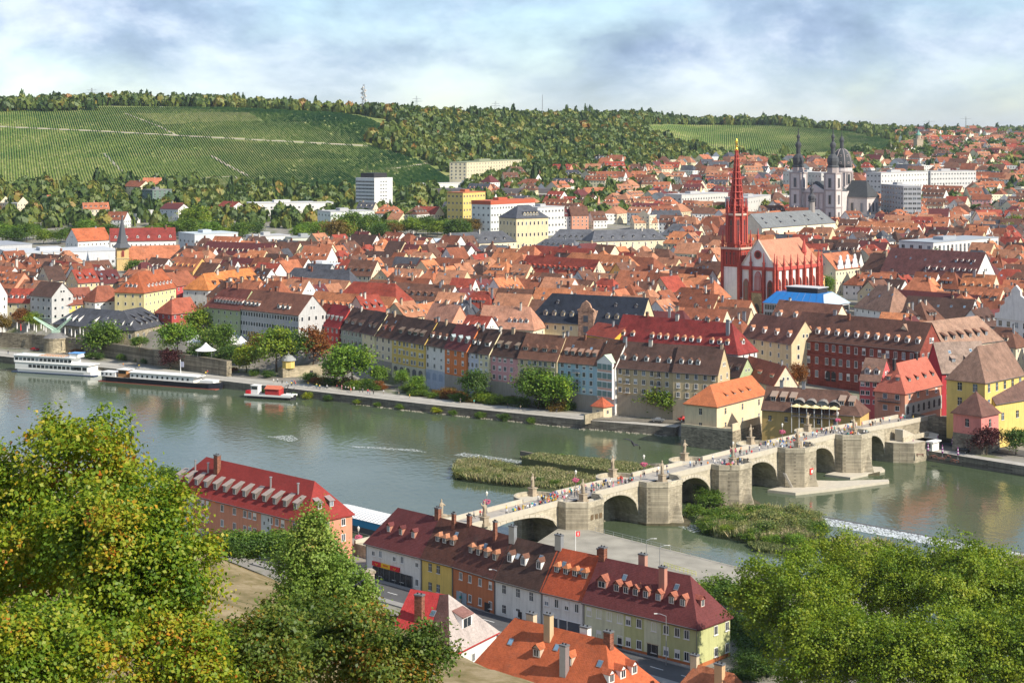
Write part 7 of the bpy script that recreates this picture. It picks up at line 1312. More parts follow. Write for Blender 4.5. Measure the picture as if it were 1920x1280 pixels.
def vines(label, poly, dirv, spacing, seed, wid=1.25, hgt=1.7, tofs=0.0, patches=()):
    pts = [hillpt(*p) for p in poly]; pp = [(p.x, p.y) for p in pts]; d = Vector(dirv).normalized(); n_ = Vector((d.y, -d.x)); A = np.array(pp); s = A @ np.array(n_); t = A @ np.array(d); rng = np.random.default_rng(seed); QS, TS = [], []
    pt = [([(q.x, q.y) for q in map(lambda z: hillpt(*z), pol)], tv) for pol, tv in patches]
    for k, sv in enumerate(np.arange(s.min(), s.max(), spacing)):
        ts = np.arange(t.min(), t.max(), 9.0); x0, y0 = n_.x*sv + d.x*ts, n_.y*sv + d.y*ts; x1, y1 = x0 + d.x*9.0, y0 + d.y*9.0; xm, ym = (x0+x1)/2, (y0+y1)/2; keep = inpoly(xm, ym, pp) & (rng.random(len(ts)) > .015)
        for rx, ry in road[::2]: keep &= ((xm-rx)**2 + (ym-ry)**2) > 64
        for rx, ry in trk[::2]: keep &= ((xm-rx)**2 + (ym-ry)**2) > 20
        if not keep.any(): continue
        x0, y0, x1, y1, xm, ym = (a[keep] for a in (x0, y0, x1, y1, xm, ym)); z0, z1 = ghsurf(x0, y0), ghsurf(x1, y1); m = len(x0); hh = hgt*rng.uniform(.75, 1.2, m); ww = wid*rng.uniform(.8, 1.2, m)/2
        tint = np.clip(.30 + .25*np.sin(xm*.021+ym*.013) + .22*np.sin(xm*.05-ym*.031+2) + rng.normal(0, .15, m) + tofs, 0, 1)
        for pol, tv in pt: tint = np.where(inpoly(xm, ym, pol), np.clip(tv + rng.normal(0, .1, m), 0, 1), tint)
        for sg in (-1, 1):
            a = np.stack([x0+sg*n_.x*ww, y0+sg*n_.y*ww, z0+.1], 1); b = np.stack([x1+sg*n_.x*ww, y1+sg*n_.y*ww, z1+.1], 1); c = np.stack([x1, y1, z1+hh], 1); e = np.stack([x0, y0, z0+hh], 1); QS.append(np.stack([a, b, c, e], 1)); TS.append(np.clip(tint + rng.normal(0, .08, m), 0, 1))
    o = ob('vine_rows', quadmesh('vine_rows', np.concatenate(QS), np.concatenate(TS), [VINE])); o['kind'] = 'stuff'; o['label'] = label
vines('green vine rows on the big left hillside', [(-130, 352), (-130, 205), (150, 203), (430, 201), (640, 212), (690, 222), (735, 244), (690, 252), (682, 268), (705, 276), (790, 302), (872, 345), (760, 352), (600, 362), (400, 360), (200, 352)], (-.30, 1), 2.7, 1, 1.6, 1.3, patches=[([(255, 214), (465, 212), (492, 227), (305, 234)], 1.0), ([(380, 337), (440, 332), (470, 352), (395, 357)], .95), ([(440, 330), (640, 322), (700, 345), (470, 352)], .05), ([(60, 215), (240, 216), (300, 250), (80, 236)], .03), ([(540, 196), (640, 212), (400, 206), (180, 196)], .30), ([(300, 262), (560, 275), (690, 300), (420, 300)], .1), ([(0, 300), (200, 296), (260, 345), (0, 350)], .72), ([(210, 300), (400, 300), (460, 335), (270, 342)], .62)])
vines('bright green vine rows on the right hillside', [(1195, 240), (1300, 233), (1450, 232), (1560, 238), (1640, 252), (1700, 274), (1600, 284), (1440, 291), (1330, 291), (1250, 262)], (.12, 1), 3.2, 2, 1.9, 1.3, tofs=.12)
# woods: every tree a clump of leaf faces, all one far mass
rw = np.random.default_rng(77); pxs, Ys = [], []
def wood(n, fx, fy):
    for _ in range(n): px = fx(); Y = fy(px); pxs.append(px); Ys.append(Y)
rr_ = random.Random(31)
def vb(py): return float(np.interp(py, [205, 222, 240, 252, 268, 278, 300, 345], [640, 700, 742, 690, 685, 712, 790, 876]))
cnt = 0
while cnt < 3300:
    px = rr_.uniform(680, 1330); yf, hf, yt, ht = hillinfo(px); Y = rr_.uniform(yf - 60, yt + 90); x = (px-960)/F*Y; py = HY + F*(CH-gh(x, Y))/Y
    cnt += 1
    if py > 200 and px < vb(py) + 4: continue
    if inpoly(np.array([px]), np.array([py]), [(1190, 236), (1300, 230), (1450, 228), (1560, 234), (1640, 248), (1705, 274), (1600, 290), (1330, 296), (1245, 266)])[0]: continue
    if px > 860 and 297 < py < 330 and px < 990 and rr_.random() < .6: continue
    pxs.append(px); Ys.append(Y)
wood(420, lambda: rr_.uniform(-80, 700), lambda px: hillinfo(px)[2] + rr_.uniform(15, 150)); wood(190, lambda: rr_.uniform(-80, 175), lambda px: hillinfo(px)[2] + rr_.uniform(-70, 60)); wood(430, lambda: rr_.uniform(1180, 1700), lambda px: hillinfo(px)[2] + rr_.uniform(0, 160)); wood(620, lambda: rr_.uniform(1600, 1990), lambda px: rr_.uniform(2150, 4000)); wood(200, lambda: rr_.uniform(1660, 1990), lambda px: rr_.uniform(5000, 8000)); wood(140, lambda: rr_.uniform(1180, 1330), lambda px: hillinfo(px)[0] + rr_.uniform(-120, 240))
wood(760, lambda: rr_.uniform(-80, 900), lambda px: rr_.uniform(1400, 1660)); wood(560, lambda: rr_.uniform(880, 1990), lambda px: rr_.uniform(1500, 2350)); wood(420, lambda: rr_.uniform(870, 1230), lambda px: rr_.uniform(1480, 2000))
BC = []
for i in range(6):
    rg = np.random.default_rng(200+i); n = 58; d = rg.normal(size=(n, 3)); d /= np.linalg.norm(d, axis=1, keepdims=True); d[:, 2] = np.abs(d[:, 2])*1.25 - .35; r = rg.uniform(.62, 1.05, n)[:, None]; pos = d*r; Q, _ = leafcloud(pos, d + rg.normal(0, .35, (n, 3)), .7, rg, np.zeros(n), .9); BC.append(Q)
pa_ = np.array(pxs); ya_ = np.array(Ys); vp = HY + F*(CH-ghsurf((pa_-960)/F*ya_, ya_))/ya_; kp = ~inpoly(pa_, vp, [(1195, 245), (1300, 241), (1450, 242), (1560, 248), (1640, 258), (1705, 278), (1600, 288), (1330, 294), (1245, 266)]) & ~inpoly(pa_, vp, [(-200, 340), (-200, 212), (190, 208), (640, 214), (700, 224), (742, 244), (685, 262), (712, 280), (872, 346), (640, 352), (400, 350)]); pxs, Ys = pa_[kp], ya_[kp]
QS, TS = [], []; X = (np.array(pxs)-960)/F*np.array(Ys); Yv = np.array(Ys); Z = ghsurf(X, Yv)
for i in range(len(X)):
    s = rw.uniform(.75, 1.3)*(1.15 if Yv[i] > 2000 else .95); rx = rw.uniform(4.6, 7.4)*s; rz = rw.uniform(7.0, 10.5)*s; c = rw.random(); con = c < .05
    if con: rx *= .55; rz *= 1.35
    q = BC[i % 6]*np.array([rx, rx, rz]) + np.array([X[i], Yv[i], Z[i] + rz*.42]); QS.append(q); base = .05 if con else np.clip(rw.normal(.42, .22), 0, 1); TS.append(np.clip(base + rw.normal(0, .09, len(q)), 0, 1))
o = ob('far_woods', quadmesh('far_woods', np.concatenate(QS), np.concatenate(TS), [WOOD])); o['kind'] = 'stuff'; o['label'] = 'autumn-tinged woods on the hills and tree belts beyond the town'
# trees between town and railway one can still pick out
GTT = 'trees in the park belt behind the old town'
rt = random.Random(12)
def wtree(px, py, H, wide, colour):
    Y = 1200.0
    for _ in range(12): Y = F*(CH - gh((px-960)/F*Y, Y))/(py-HY)
    x = (px-960)/F*Y; tree(0, 0, 0, H, wide, colour, '%s tree in the park belt behind the old town' % colour, group=GTT, world=(x, Y, gh(x, Y)))
for px in list(range(5, 230, 21)) + list(range(250, 480, 25)): wtree(px + rt.uniform(-8, 8), rt.uniform(440, 462), rt.uniform(11, 17), 1.15, rt.choice(['green', 'bright green', 'yellow-green', 'dark green', 'green']))
for px in list(range(560, 900, 17)): wtree(px + rt.uniform(-8, 8), rt.uniform(430, 456), rt.uniform(11, 18), 1.1, rt.choice(['green', 'bright green', 'yellow-green', 'dark green', 'autumn']))
for px, py, H in ((368, 440, 24), (655, 446, 21), (695, 448, 19), (1130, 380, 16), (1735, 356, 18), (1745, 352, 16), (1460, 402, 14), (1440, 404, 13), (1480, 400, 13), (1300, 398, 13), (1325, 396, 14), (1350, 398, 13), (1310, 376, 12), (1905, 440, 16), (1915, 424, 15), (1895, 455, 15)): wtree(px, py, H, 1.0, rt.choice(['bright green', 'yellow-green', 'green']))
# railway sheds, small houses at the hill foot
for i, (a, b, he, g, D, rh, wc, rc, lb) in enumerate([((232, 349), (262, 350), 51, 43, 14, 5, 'cream', 'rust', 'brown-orange roofed winery house at the vineyard foot, left one'), ((266, 346), (300, 346), 52.5, 43, 14, 6, 'cream', 'orange', 'orange roofed winery house at the vineyard foot, right one'), ((408, 386), (436, 388), 38, 30, 12, 4, 'white', 'red', 'small bright red roofed house by the railway'), ((300, 391), (334, 392), 38, 28, 14, 4, 'white', 'maroon', 'white house with maroon roof among railway sheds'), ((195, 390), (223, 388), 36, 28, 12, 4, 'pale yellow', 'pale grey', 'pale yellow gabled house by the railway'), ((88, 377), (127, 376), 40, 31, 14, 5, 'light blue', 'orange', 'light blue house with orange roof by the railway')]): ehouse('small_house', lb, a, b, he, g, D, rh, wall=wc, roof=rc, rows=2, cols=4, side=2, chim=1, group='houses at the foot of the vineyards')
block('railway_shed', 'long white saw-roofed shed beside the railway', (255, 402), (345, 398), 33, 26, 30, (0.66, 0.65, 0.62), 1, 4, (0.55, 0.54, 0.52)); block('railway_shed', 'white low railway shed right of the saw-roofed one', (470, 382), (625, 380), 40, 33, 26, (0.66, 0.65, 0.62), 1, 6, (0.5, 0.5, 0.49)); block('railway_station', 'long dark roofed station hall behind the yellow flats', (812, 362), (1040, 362), 44, 36, 30, (0.4, 0.38, 0.36), 1, 18, (0.12, 0.11, 0.12), para=4); block('tower_house', 'small dark green block at the vineyard foot', (286, 357), (322, 356), 50, 38, 16, (0.14, 0.2, 0.17), 5, 4, (0.2, 0.2, 0.2)); block('bus_depot', 'long white flyover-like strip below the wooded slope', (790, 345), (1060, 340), 51, 45, 14, (0.6, 0.59, 0.56), 1, 10, (0.5, 0.49, 0.47))
# ---------------------------------------------------------------- quay furniture and boats
p = P(105, 658, 3.0); T = thing('old_crane', (p.x, p.y, 2.8), 0, 'round stone crane tower with two green timber jibs on the quay', 'crane')
mb = MB(); mb.lathe([(5.5, -1), (5.2, 5.6), (5.5, 5.7), (5.5, 6.3), (5.1, 6.35)], 20); part('tower', mb, [stonem((0.42, 0.36, 0.25), .9, .4)], T)
mb = MB(); mb.lathe([(5.6, 6.3), (2.2, 8.4), (2.0, 8.5)], 16); part('roof', mb, [plain((0.17, 0.165, 0.16))], T)
GRN = plain((0.36, 0.50, 0.40), .7)
for nm, tip in (('jib', (-9.8, -1, 15.2)), ('jib', (7.0, -1, 15.0))):
    mb = MB()
    for dy in (-.8, .8):
        mb.bar((0, dy, 8.6), (tip[0], tip[1]+dy*.2, tip[2]), .32, 0, 4); mb.bar((0, dy, 9.9), (tip[0]*.98, tip[1]+dy*.2, tip[2]+.3), .16, 0, 4)
        for k in range(7): t = (k+.5)/7; mb.bar((tip[0]*t, dy*(1-.8*t)+tip[1]*t, 8.6+(tip[2]-8.6)*t), (tip[0]*t, dy*(1-.8*t)+tip[1]*t, 9.8+(tip[2]-9.6)*t), .1, 0, 4)
    part(nm, mb, [GRN], T)
mb = MB(); mb.bar((-9.6, -1, 15.2), (6.8, -1, 15.0), .06, 0, 4); mb.box(-1.6, 1.6, -1.4, 1.4, 8.4, 9.6); part('jib_cap', mb, [GRN], T)
rwp = [P(a, b, 3.0) for a, b in ((-60, 646), (60, 653), (150, 662), (220, 673), (330, 691), (425, 706))]
mb = MB(); strip(mb, [(q.x, q.y) for q in rwp], 1, 9.2, 2.5); o = part('terrace_wall', mb, [stonem((0.27, 0.235, 0.17), .9, .4)], None); tag(o, 'long stone terrace wall below the slate halls', 'wall')
mb = MB(); c = P(158, 663, 3.0); mb.poly([(c.x + a, c.y - .35 - a*.55, 3.0 + z) for a, z in [(-2, 0), (2, 0)] + [(2*math.cos(t), 1.9+1.7*math.sin(t)) for t in np.linspace(0, math.pi, 9)]]); part('tunnel_mouth', mb, [DARKM], o)
def parasol(p, label, colr, closed=True, H=3.2, r_=1.7, group='parasols on the terrace', col2=None):
    T = thing('parasol', p, rnd.uniform(0, 1), label, 'parasol', group); mb = MB(); mb.lathe([(.28, 0), (.28, .08), (.04, .1), (.035, H)], 6); part('pole', mb, [METAL], T); mb = MB()
    if closed:
        mb.lathe([(.10, H*.30), (.30, H*.36), (.26, H*.6), (.12, H*.92), (.03, H+.12)], 10)
        if col2: mb.lathe([(.27, H*.44), (.285, H*.5), (.27, H*.56)], 10, 1); mb.lathe([(.2, H*.72), (.22, H*.76), (.17, H*.8)], 10, 1)
    else: mb.lathe([(r_, H*.8), (r_+.02, H*.83), (r_*.5, H*.93), (.05, H+.15)], 8)
    part('canopy', mb, [plain(colr, .85, var=.08)] + ([plain(col2, .8)] if col2 else []), T)
for i, px in enumerate((32, 39, 51, 54, 64, 68, 77, 82, 86, 122, 134, 141, 150, 156)):
    q = P(px, 622 + (i % 3)*3 + (px > 110)*10, 9.4); q.z = max(9.2, gh(q.x, q.y)); parasol(q, 'closed white parasol on the crane terrace' if px not in (39,) else 'closed red parasol on the crane terrace', (0.75, 0.73, 0.70) if px != 39 else (0.6, .05, .05), H=4.6)
for i, (px, py) in enumerate(((370, 652), (386, 668), (392, 650), (440, 648), (452, 655))):
    q = P(px, py, 9.0); T = thing('party_tent', q, 0, 'white peaked tent among the trees', 'tent', 'white tents'); mb = MB(); mb.lathe([(4.4, 2.6), (4.6, 2.5), (2.4, 3.6), (.8, 4.9), (.2, 5.6)], 8); part('canopy', mb, [WHITE], T)
    for k in range(4): mb = MB(); a = R(45+90*k); mb.bar((4*math.cos(a), 4*math.sin(a), 0), (4*math.cos(a), 4*math.sin(a), 2.7), .08); part('pole', mb, [METAL], T)
q = P(541, 703, 3.5); T = thing('river_pavilion', (q.x, q.y, 3.0), .5, 'small yellow pavilion with grey dome on a pale wall', 'pavilion')
mb = MB(); mb.box(-3, 14, -1.5, 3.6, -1, 3.4, 0); part('base_wall', mb, [PALE], T); mb = MB(); mb.lathe([(2.6, 3.4), (2.6, 6.2), (2.9, 6.3), (2.9, 6.5)], 8); part('wall', mb, [wallm((0.62, 0.48, 0.16))], T); mb = MB(); mb.lathe([(3.1, 6.4), (2.8, 7.2), (1.6, 8.2), (.4, 8.6), (.3, 9.2), (.05, 9.9)], 12); part('dome', mb, [plain((0.3, 0.31, 0.31), .6)], T); mb = MB(); mb.box(8.5, 9.8, -1.62, -1.5, -.5, 1.9); part('door', mb, [DARKM], T)
q = P(1129, 779, 3.2); T = thing('guard_hut', (q.x, q.y, 3.0), .85, 'small cream hut with red pyramid roof on the quay', 'hut')
mb = MB(); mb.box(-2.4, 2.4, -2.4, 2.4, -1, 3.6); part('wall', mb, [wallm((0.62, 0.52, 0.36))], T); mb = MB(); mb.lathe([(4.2, 3.5), (4.1, 3.7), (.1, 6.6)], 4, ph=R(45)); part('roof', mb, [roofm((0.48, 0.12, 0.06))], T)
for rz in (0, R(-90)): ob('window', winmesh(1.0, 1.1, 'd'), T, (2.4*math.sin(rz), -2.4*math.cos(rz), 1.2), rz)
mb = MB(); mb.box(-12, -2.4, -2.2, -1.6, -1, 2.2); part('yard_wall', mb, [PALE], T)
a_, b_ = P(1095, 803, 0), P(1292, 812, 0); mb = MB(); strip(mb, [(a_.x, a_.y), (b_.x+3, b_.y)], -2, 3.3, 5); o = part('quay_wall', mb, [QSTONE], None); tag(o, 'dark stone quay wall between the small hut and the mill', 'wall')
a_, b_ = P(1185, 768, 5), P(1345, 776, 5); mb = MB(); strip(mb, [(a_.x, a_.y), (b_.x, b_.y)], 2, 6.6, 1); o = part('garden_wall', mb, [stonem((0.36, 0.31, 0.22), .8, .4)], None); tag(o, 'pale garden wall under the bushy tree beside the mill', 'wall')
# bridge head wall with road arch
a_, b_, c_ = P(1712, 826, 3.0), P(1742, 832, 3.0), P(1802, 836, 3.0); mb = MB(); strip(mb, [(a_.x-1, a_.y+6), (b_.x, b_.y+6), (c_.x, c_.y+5)], 1, 10.8, 1.5); o = part('retaining_wall', mb, [stonem((0.22, 0.19, 0.14), .9, .45)], None); tag(o, 'tall dark retaining wall with road arch right of the bridge', 'wall')
mb = MB(); c = P(1722, 829, 3.0); mb.poly([(c.x - .3 + a*.9, c.y + 5.0 - a*.05, 2.8 + z) for a, z in [(-2.6, 0), (2.6, 0)] + [(2.6*math.cos(t), 2.4+2.0*math.sin(t)) for t in np.linspace(0, math.pi, 9)]]); part('road_arch', mb, [DARKM], o)
# cafe on the right quay
q = P(1738, 842, 3.0); T = thing('cafe_kiosk', q, -.75, 'flat white kiosk on the right quay', 'kiosk'); mb = MB(); mb.box(-3, 3, -2, 2, 0, 2.6, 0); mb.box(-3.6, 3.6, -2.6, 2.6, 2.6, 3.0, 0); mb.box(-2.4, 2.4, -2.06, -2, .9, 2.2, 1); part('body', mb, [WHITE, GLASS], T)
for i, (px, py) in enumerate(((1712, 845), (1740, 852), (1758, 838), (1767, 856), (1786, 840), (1796, 860), (1697, 843))): q = P(px, py, 3.0); parasol(q, 'closed purple and white parasol on the right quay', (0.25, 0.06, 0.2), H=3.6, group='parasols at the quay cafe', col2=(0.75, .72, .72))
def table(p, label, colr=(0.3, 0.12, 0.05), rz=0, group='beer tables'):
    T = thing('beer_table', p, rz, label, 'table', group); mb = MB(); mb.box(-1.1, 1.1, -.3, .3, .70, .75); part('tabletop', mb, [plain(colr)], T)
    for y in (-.65, .65): mb = MB(); mb.box(-1.1, 1.1, y-.13, y+.13, .42, .46); mb.box(-.9, -.84, y-.1, y+.1, 0, .42); mb.box(.84, .9, y-.1, y+.1, 0, .42); part('bench', mb, [plain(colr)], T)
    mb = MB(); mb.box(-.9, -.84, -.25, .25, 0, .7); mb.box(.84, .9, -.25, .25, 0, .7); part('leg', mb, [DARKM], T)
for i, (px, py) in enumerate(((1725, 855), (1750, 858), (1778, 858), (1790, 866), (1765, 862))): table(P(px, py, 3.0), 'brown table set at the quay cafe, %s' % NUM[i] + ' of five', (0.16, .06, .04), i*.7, 'cafe tables on the right quay')
for i, (px, py) in enumerate(((1545, 1222), (1560, 1236), (1535, 1240), (1575, 1218), (1590, 1244), (1622, 1236), (1470, 1225), (1500, 1245))): q = P(px, py, 6.1); table(q, 'orange beer table under the plane trees, %s of eight' % NUM[i], (0.55, .24, .05), 2.4)
for i in range(5): h = REST; q = h.T.matrix_basis @ Vector((h.W*(.36+.095*i), -.2, 4.3)); parasol(q, 'open cream parasol on the restaurant terrace, %s from left' % NUM[i], (0.70, 0.58, 0.30), False, 3.4, 1.9, 'open parasols on the restaurant terrace')
# cars
def carmesh(col):
    mb = MB(); pr = [(-2.15, .45), (-2.1, .80), (-1.7, .92), (-1.25, .98), (-.7, 1.42), (.75, 1.42), (1.35, 1.0), (1.95, .88), (2.15, .70), (2.15, .40)]
    n = len(pr); w = .86; mb.mesh([(x, -w if z < 1.1 else -w*.82, z) for x, z in pr] + [(x, w if z < 1.1 else w*.82, z) for x, z in pr], [tuple(range(n))[::-1], tuple(range(n, 2*n))] + [(i, (i+1) % n, (i+1) % n+n, i+n) for i in range(n)], 0); return mb
def car(p, rz, cname, colr, label):
    T = thing('parked_car', p, rz, label, 'car', 'cars on the far bank'); part('body', carmesh(colr), [plain(colr, .25, .3, .03, spec=.6)], T)
    mb = MB()
    for s in (-1, 1): mb.poly([(-1.05, s*.80, 1.02), (1.1, s*.80, 1.02), (.7, s*.725, 1.37), (-.65, s*.725, 1.37)][::s])
    mb.poly([(1.30, -.7, 1.06), (1.30, .7, 1.06), (.82, .64, 1.40), (.82, -.64, 1.40)]); mb.poly([(-1.24, .7, 1.03), (-1.24, -.7, 1.03), (-.76, -.64, 1.40), (-.76, .64, 1.40)]); part('windows', mb, [GLASS], T)
    for x in (-1.35, 1.35):
        for s in (-1, 1): mb = MB(); mb.bar((x, s*.72, .33), (x, s*.9, .33), .33, 0, 10); mb.bar((x, s*.9, .33), (x, s*.91, .33), .2, 1, 8); part('wheel', mb, [DARKM, METAL], T)
CC = {'dark blue': (0.02, .03, .08), 'black': (.015, .015, .016), 'silver': (.45, .46, .47), 'red': (.4, .02, .02), 'white': (.75, .75, .75), 'grey': (.2, .21, .22)}
for i, (px, py, cn) in enumerate(((915, 742, 'black'), (932, 744, 'dark blue'), (952, 747, 'dark blue'), (975, 750, 'black'), (834, 722, 'red'), (850, 725, 'grey'), (765, 710, 'black'), (1000, 753, 'silver'), (1085, 762, 'grey'))): car(P(px, py, 3.04), math.atan2(-.62, .78), cn, CC[cn], '%s car parked below the far bank row, %s along' % (cn, ['third', 'fourth', 'fifth', 'sixth', 'second', 'second', 'first', 'seventh', 'last'][i]))
car(P(1234, 790, 3.3), -.2, 'silver', CC['grey'], 'grey car under the bushy tree beside the mill'); car(P(1283, 788, 3.3), .3, 'red', CC['red'], 'red car beside the mill wall'); car(P(1805, 848, 3.05), -.75, 'black', CC['black'], 'black car on the right quay road'); car(P(65, 657, 3.05), -.5, 'red', CC['red'], 'red car on the quay left of the crane'); car(P(14, 610, 9.5), .2, 'dark blue', CC['dark blue'], 'dark blue car at far left street')
# boats
def hull(mb, L, B, z0, z1, m=0, bow=.14, stern=.05, top=1):
    n = 14; st = []
    for i in range(n+1):
        t = i/n; w = B/2*min(1, (t/stern)**.5 if t < stern else 1)*(math.sqrt(max(0, 1-((t-(1-bow))/bow)**2)) if t > 1-bow else 1); w = max(w, .25); sh = .5*max(0, (t-.8)/.2)**2; st.append((L*t, w, sh))
    for (x0, w0, s0), (x1, w1, s1) in zip(st, st[1:]):
        for s in (-1, 1): q = [(x0, s*w0*.9, z0), (x1, s*w1*.9, z0), (x1, s*w1, z1+s1), (x0, s*w0, z1+s0)]; mb.poly(q if s < 0 else q[::-1], m)
        mb.poly([(x0, -w0, z1+s0-.15), (x1, -w1, z1+s1-.15), (x1, w1, z1+s1-.15), (x0, w0, z1+s0-.15)], top)
    x, w, s = st[0]; mb.poly([(x, w*.9, z0), (x, -w*.9, z0), (x, -w, z1), (x, w, z1)], m); x, w, s = st[-1]; mb.poly([(x, -w*.9, z0), (x, w*.9, z0), (x, w, z1+s), (x, -w, z1+s)], m)
def boatwin(T, xs, y, z, w, h): 
    for x in xs:
        k = ('bwin', w, h)
        if k not in CACHE: m_ = MB(); m_.box(-w/2, w/2, -.05, 0, 0, h, 0, skip='b'); CACHE[k] = m_.data('window', [GLASS])
        ob('window', CACHE[k], T, (x, y, z), 0)
BWH = plain((0.78, 0.78, 0.76), .4, var=.03)
a_, b_ = P(33, 694.5, 0), P(190, 704, 0); d = b_ - a_; L = d.length; T = thing('excursion_ship', (a_.x, a_.y, 0), math.atan2(d.y, d.x), 'white two-deck excursion ship moored at the far quay', 'ship')
mb = MB(); hull(mb, L, 8, -.6, 1.5); part('hull', mb, [BWH, plain((.5, .48, .42))], T); mb = MB(); mb.box(-.1, L*.98, -4.1, 4.1, -.6, .35); part('waterline_band', mb, [plain((.03, .05, .12), .4)], T)
mb = MB(); mb.box(1.5, L*.90, -3.7, 3.7, 1.4, 4.3, 0); mb.box(1.2, L*.92, -3.9, 3.9, 4.2, 4.4, 0); part('lower_cabin', mb, [BWH], T); boatwin(T, [L*.22+i*2.1 for i in range(12)], -3.7, 2.3, 1.6, 1.2); boatwin(T, [L*.74+i*2.6 for i in range(3)], -3.7, 2.2, 2.0, 1.3)
mb = MB(); mb.box(.8, L*.70, -3.5, 3.5, 4.4, 7.0, 0); mb.box(.2, L*.74, -3.8, 3.8, 6.9, 7.15, 0); part('upper_cabin', mb, [BWH], T); boatwin(T, [2.2+i*2.05 for i in range(14)], -3.5, 5.1, 1.5, 1.15)
mb = MB(); mb.box(L*.66, L*.76, -2.2, 2.2, 7.1, 8.7, 0); mb.box(L*.65, L*.77, -2.5, 2.5, 8.7, 8.95, 1); part('wheelhouse', mb, [BWH, plain((.12, .3, .6))], T); mb = MB(); mb.box(L*.30, L*.60, -2.6, 2.6, 7.2, 7.35); part('sun_deck', mb, [plain((.55, .3, .15))], T)
mb = MB()
for i in range(22): x = 1+i*(L*.70-1)/21; mb.box(x-.04, x+.04, -3.65, -3.57, 7.1, 8.0)
mb.box(.8, L*.70, -3.66, -3.56, 7.95, 8.05); part('railing', mb, [BWH], T)
for i in range(6): q = T.matrix_basis @ Vector((L*.62 + rp.uniform(-2, 2), rp.uniform(-2, 2), 7.3)); person(q, 'on white excursion ship', 'people aboard')
a_, b_ = P(193, 712, 0), P(417, 729, 0); d = b_ - a_; L = d.length; T = thing('river_barge', (a_.x, a_.y, 0), math.atan2(d.y, d.x), 'long black-hulled barge with white cabin roof', 'ship')
mb = MB(); hull(mb, L, 7.2, -.6, 2.1, bow=.1, stern=.06); part('hull', mb, [plain((.018, .02, .03), .35), plain((.45, .42, .36))], T); mb = MB(); mb.box(.5, L*.985, -3.55, 3.55, -.6, .18); part('waterline_band', mb, [plain((.3, .07, .05))], T)
mb = MB(); mb.box(L*.27, L*.80, -2.8, 2.8, 2.0, 4.3, 0); part('cabin', mb, [BWH], T); mb = MB(); mb.box(L*.26, L*.83, -3.1, 3.1, 4.3, 4.55); mb.mesh([(L*.26, -3.1, 4.55), (L*.83, -3.1, 4.55), (L*.83, 0, 4.95), (L*.26, 0, 4.95), (L*.83, 3.1, 4.55), (L*.26, 3.1, 4.55)], [(0, 1, 2, 3), (3, 2, 4, 5)]); part('roof', mb, [BWH], T)
boatwin(T, [L*(.29+.042*i) for i in range(12)], -2.8, 2.7, .9, .9); mb = MB(); mb.box(L*.16, L*.23, -2.1, 2.1, 2.0, 4.9, 0); mb.box(L*.15, L*.24, -2.4, 2.4, 4.9, 5.15, 1); mb.box(L*.165, L*.225, -2.15, -2.1, 3.5, 4.6, 2); part('wheelhouse', mb, [plain((.4, .2, .08)), BWH, GLASS], T)
mb = MB(); mb.box(.8, L*.14, -2.4, 2.4, 2, 3.8); part('aft_cabin', mb, [BWH], T); boatwin(T, [L*(.03+.035*i) for i in range(3)], -2.4, 2.6, .9, .8); mb = MB(); mb.bar((L*.66, 0, 4.4), (L*.655, 0, 10.4), .12); part('mast', mb, [BWH], T); mb = MB(); mb.box(L*.655, L*.685, -.05, .05, 7.5, 9.6); part('flag', mb, [plain((.5, .5, .6))], T); mb = MB(); mb.box(L*.84, L*.95, -2.2, 2.2, 2.2, 3.2); part('fore_deck_gear', mb, [BWH], T)
a_, b_ = P(463, 744, 0), P(555, 749.5, 0); d = b_ - a_; L = d.length; T = thing('work_boat', (a_.x, a_.y, 0), math.atan2(d.y, d.x), 'small work boat with red deckhouse moored right of the barge', 'boat')
mb = MB(); hull(mb, L, 5.2, -.5, 1.5, bow=.2); part('hull', mb, [plain((.03, .03, .035), .4), plain((.4, .38, .34))], T); mb = MB(); mb.box(.3, L*.95, -2.65, -2.5, 1.0, 1.7); mb.box(L*.75, L*.97, -2.3, 2.3, 1.3, 2.0); part('bulwark', mb, [BWH], T)
mb = MB(); mb.box(L*.42, L*.70, -1.9, 1.9, 1.4, 3.9, 0); mb.mesh([(L*.41, -2.2, 3.8), (L*.71, -2.2, 3.8), (L*.71, 2.2, 3.8), (L*.41, 2.2, 3.8), (L*.41, 0, 5.0), (L*.71, 0, 5.0)], [(0, 1, 5, 4), (2, 3, 4, 5), (1, 2, 5), (3, 0, 4)], 1); part('deckhouse', mb, [plain((.42, .04, .04)), plain((.5, .14, .08))], T)
mb = MB(); mb.box(L*.12, L*.26, -1.4, 1.4, 1.4, 4.6, 0); mb.box(L*.11, L*.27, -1.6, 1.6, 4.6, 4.8, 0); mb.box(L*.13, L*.25, -1.45, -1.4, 3.3, 4.3, 1); part('wheelhouse', mb, [BWH, GLASS], T); mb = MB(); mb.box(L*.02, L*.11, -1.8, 1.8, 1.4, 2.8); part('engine_casing', mb, [RED], T); mb = MB(); mb.bar((L*.78, 0, 1.5), (L*.85, 0, 5.5), .15); mb.bar((L*.85, 0, 5.5), (L*.72, .4, 4.2), .1); mb.bar((L*.88, .6, 1.6), (L*.95, .6, 4.4), .12); part('deck_crane', mb, [DARKM], T)
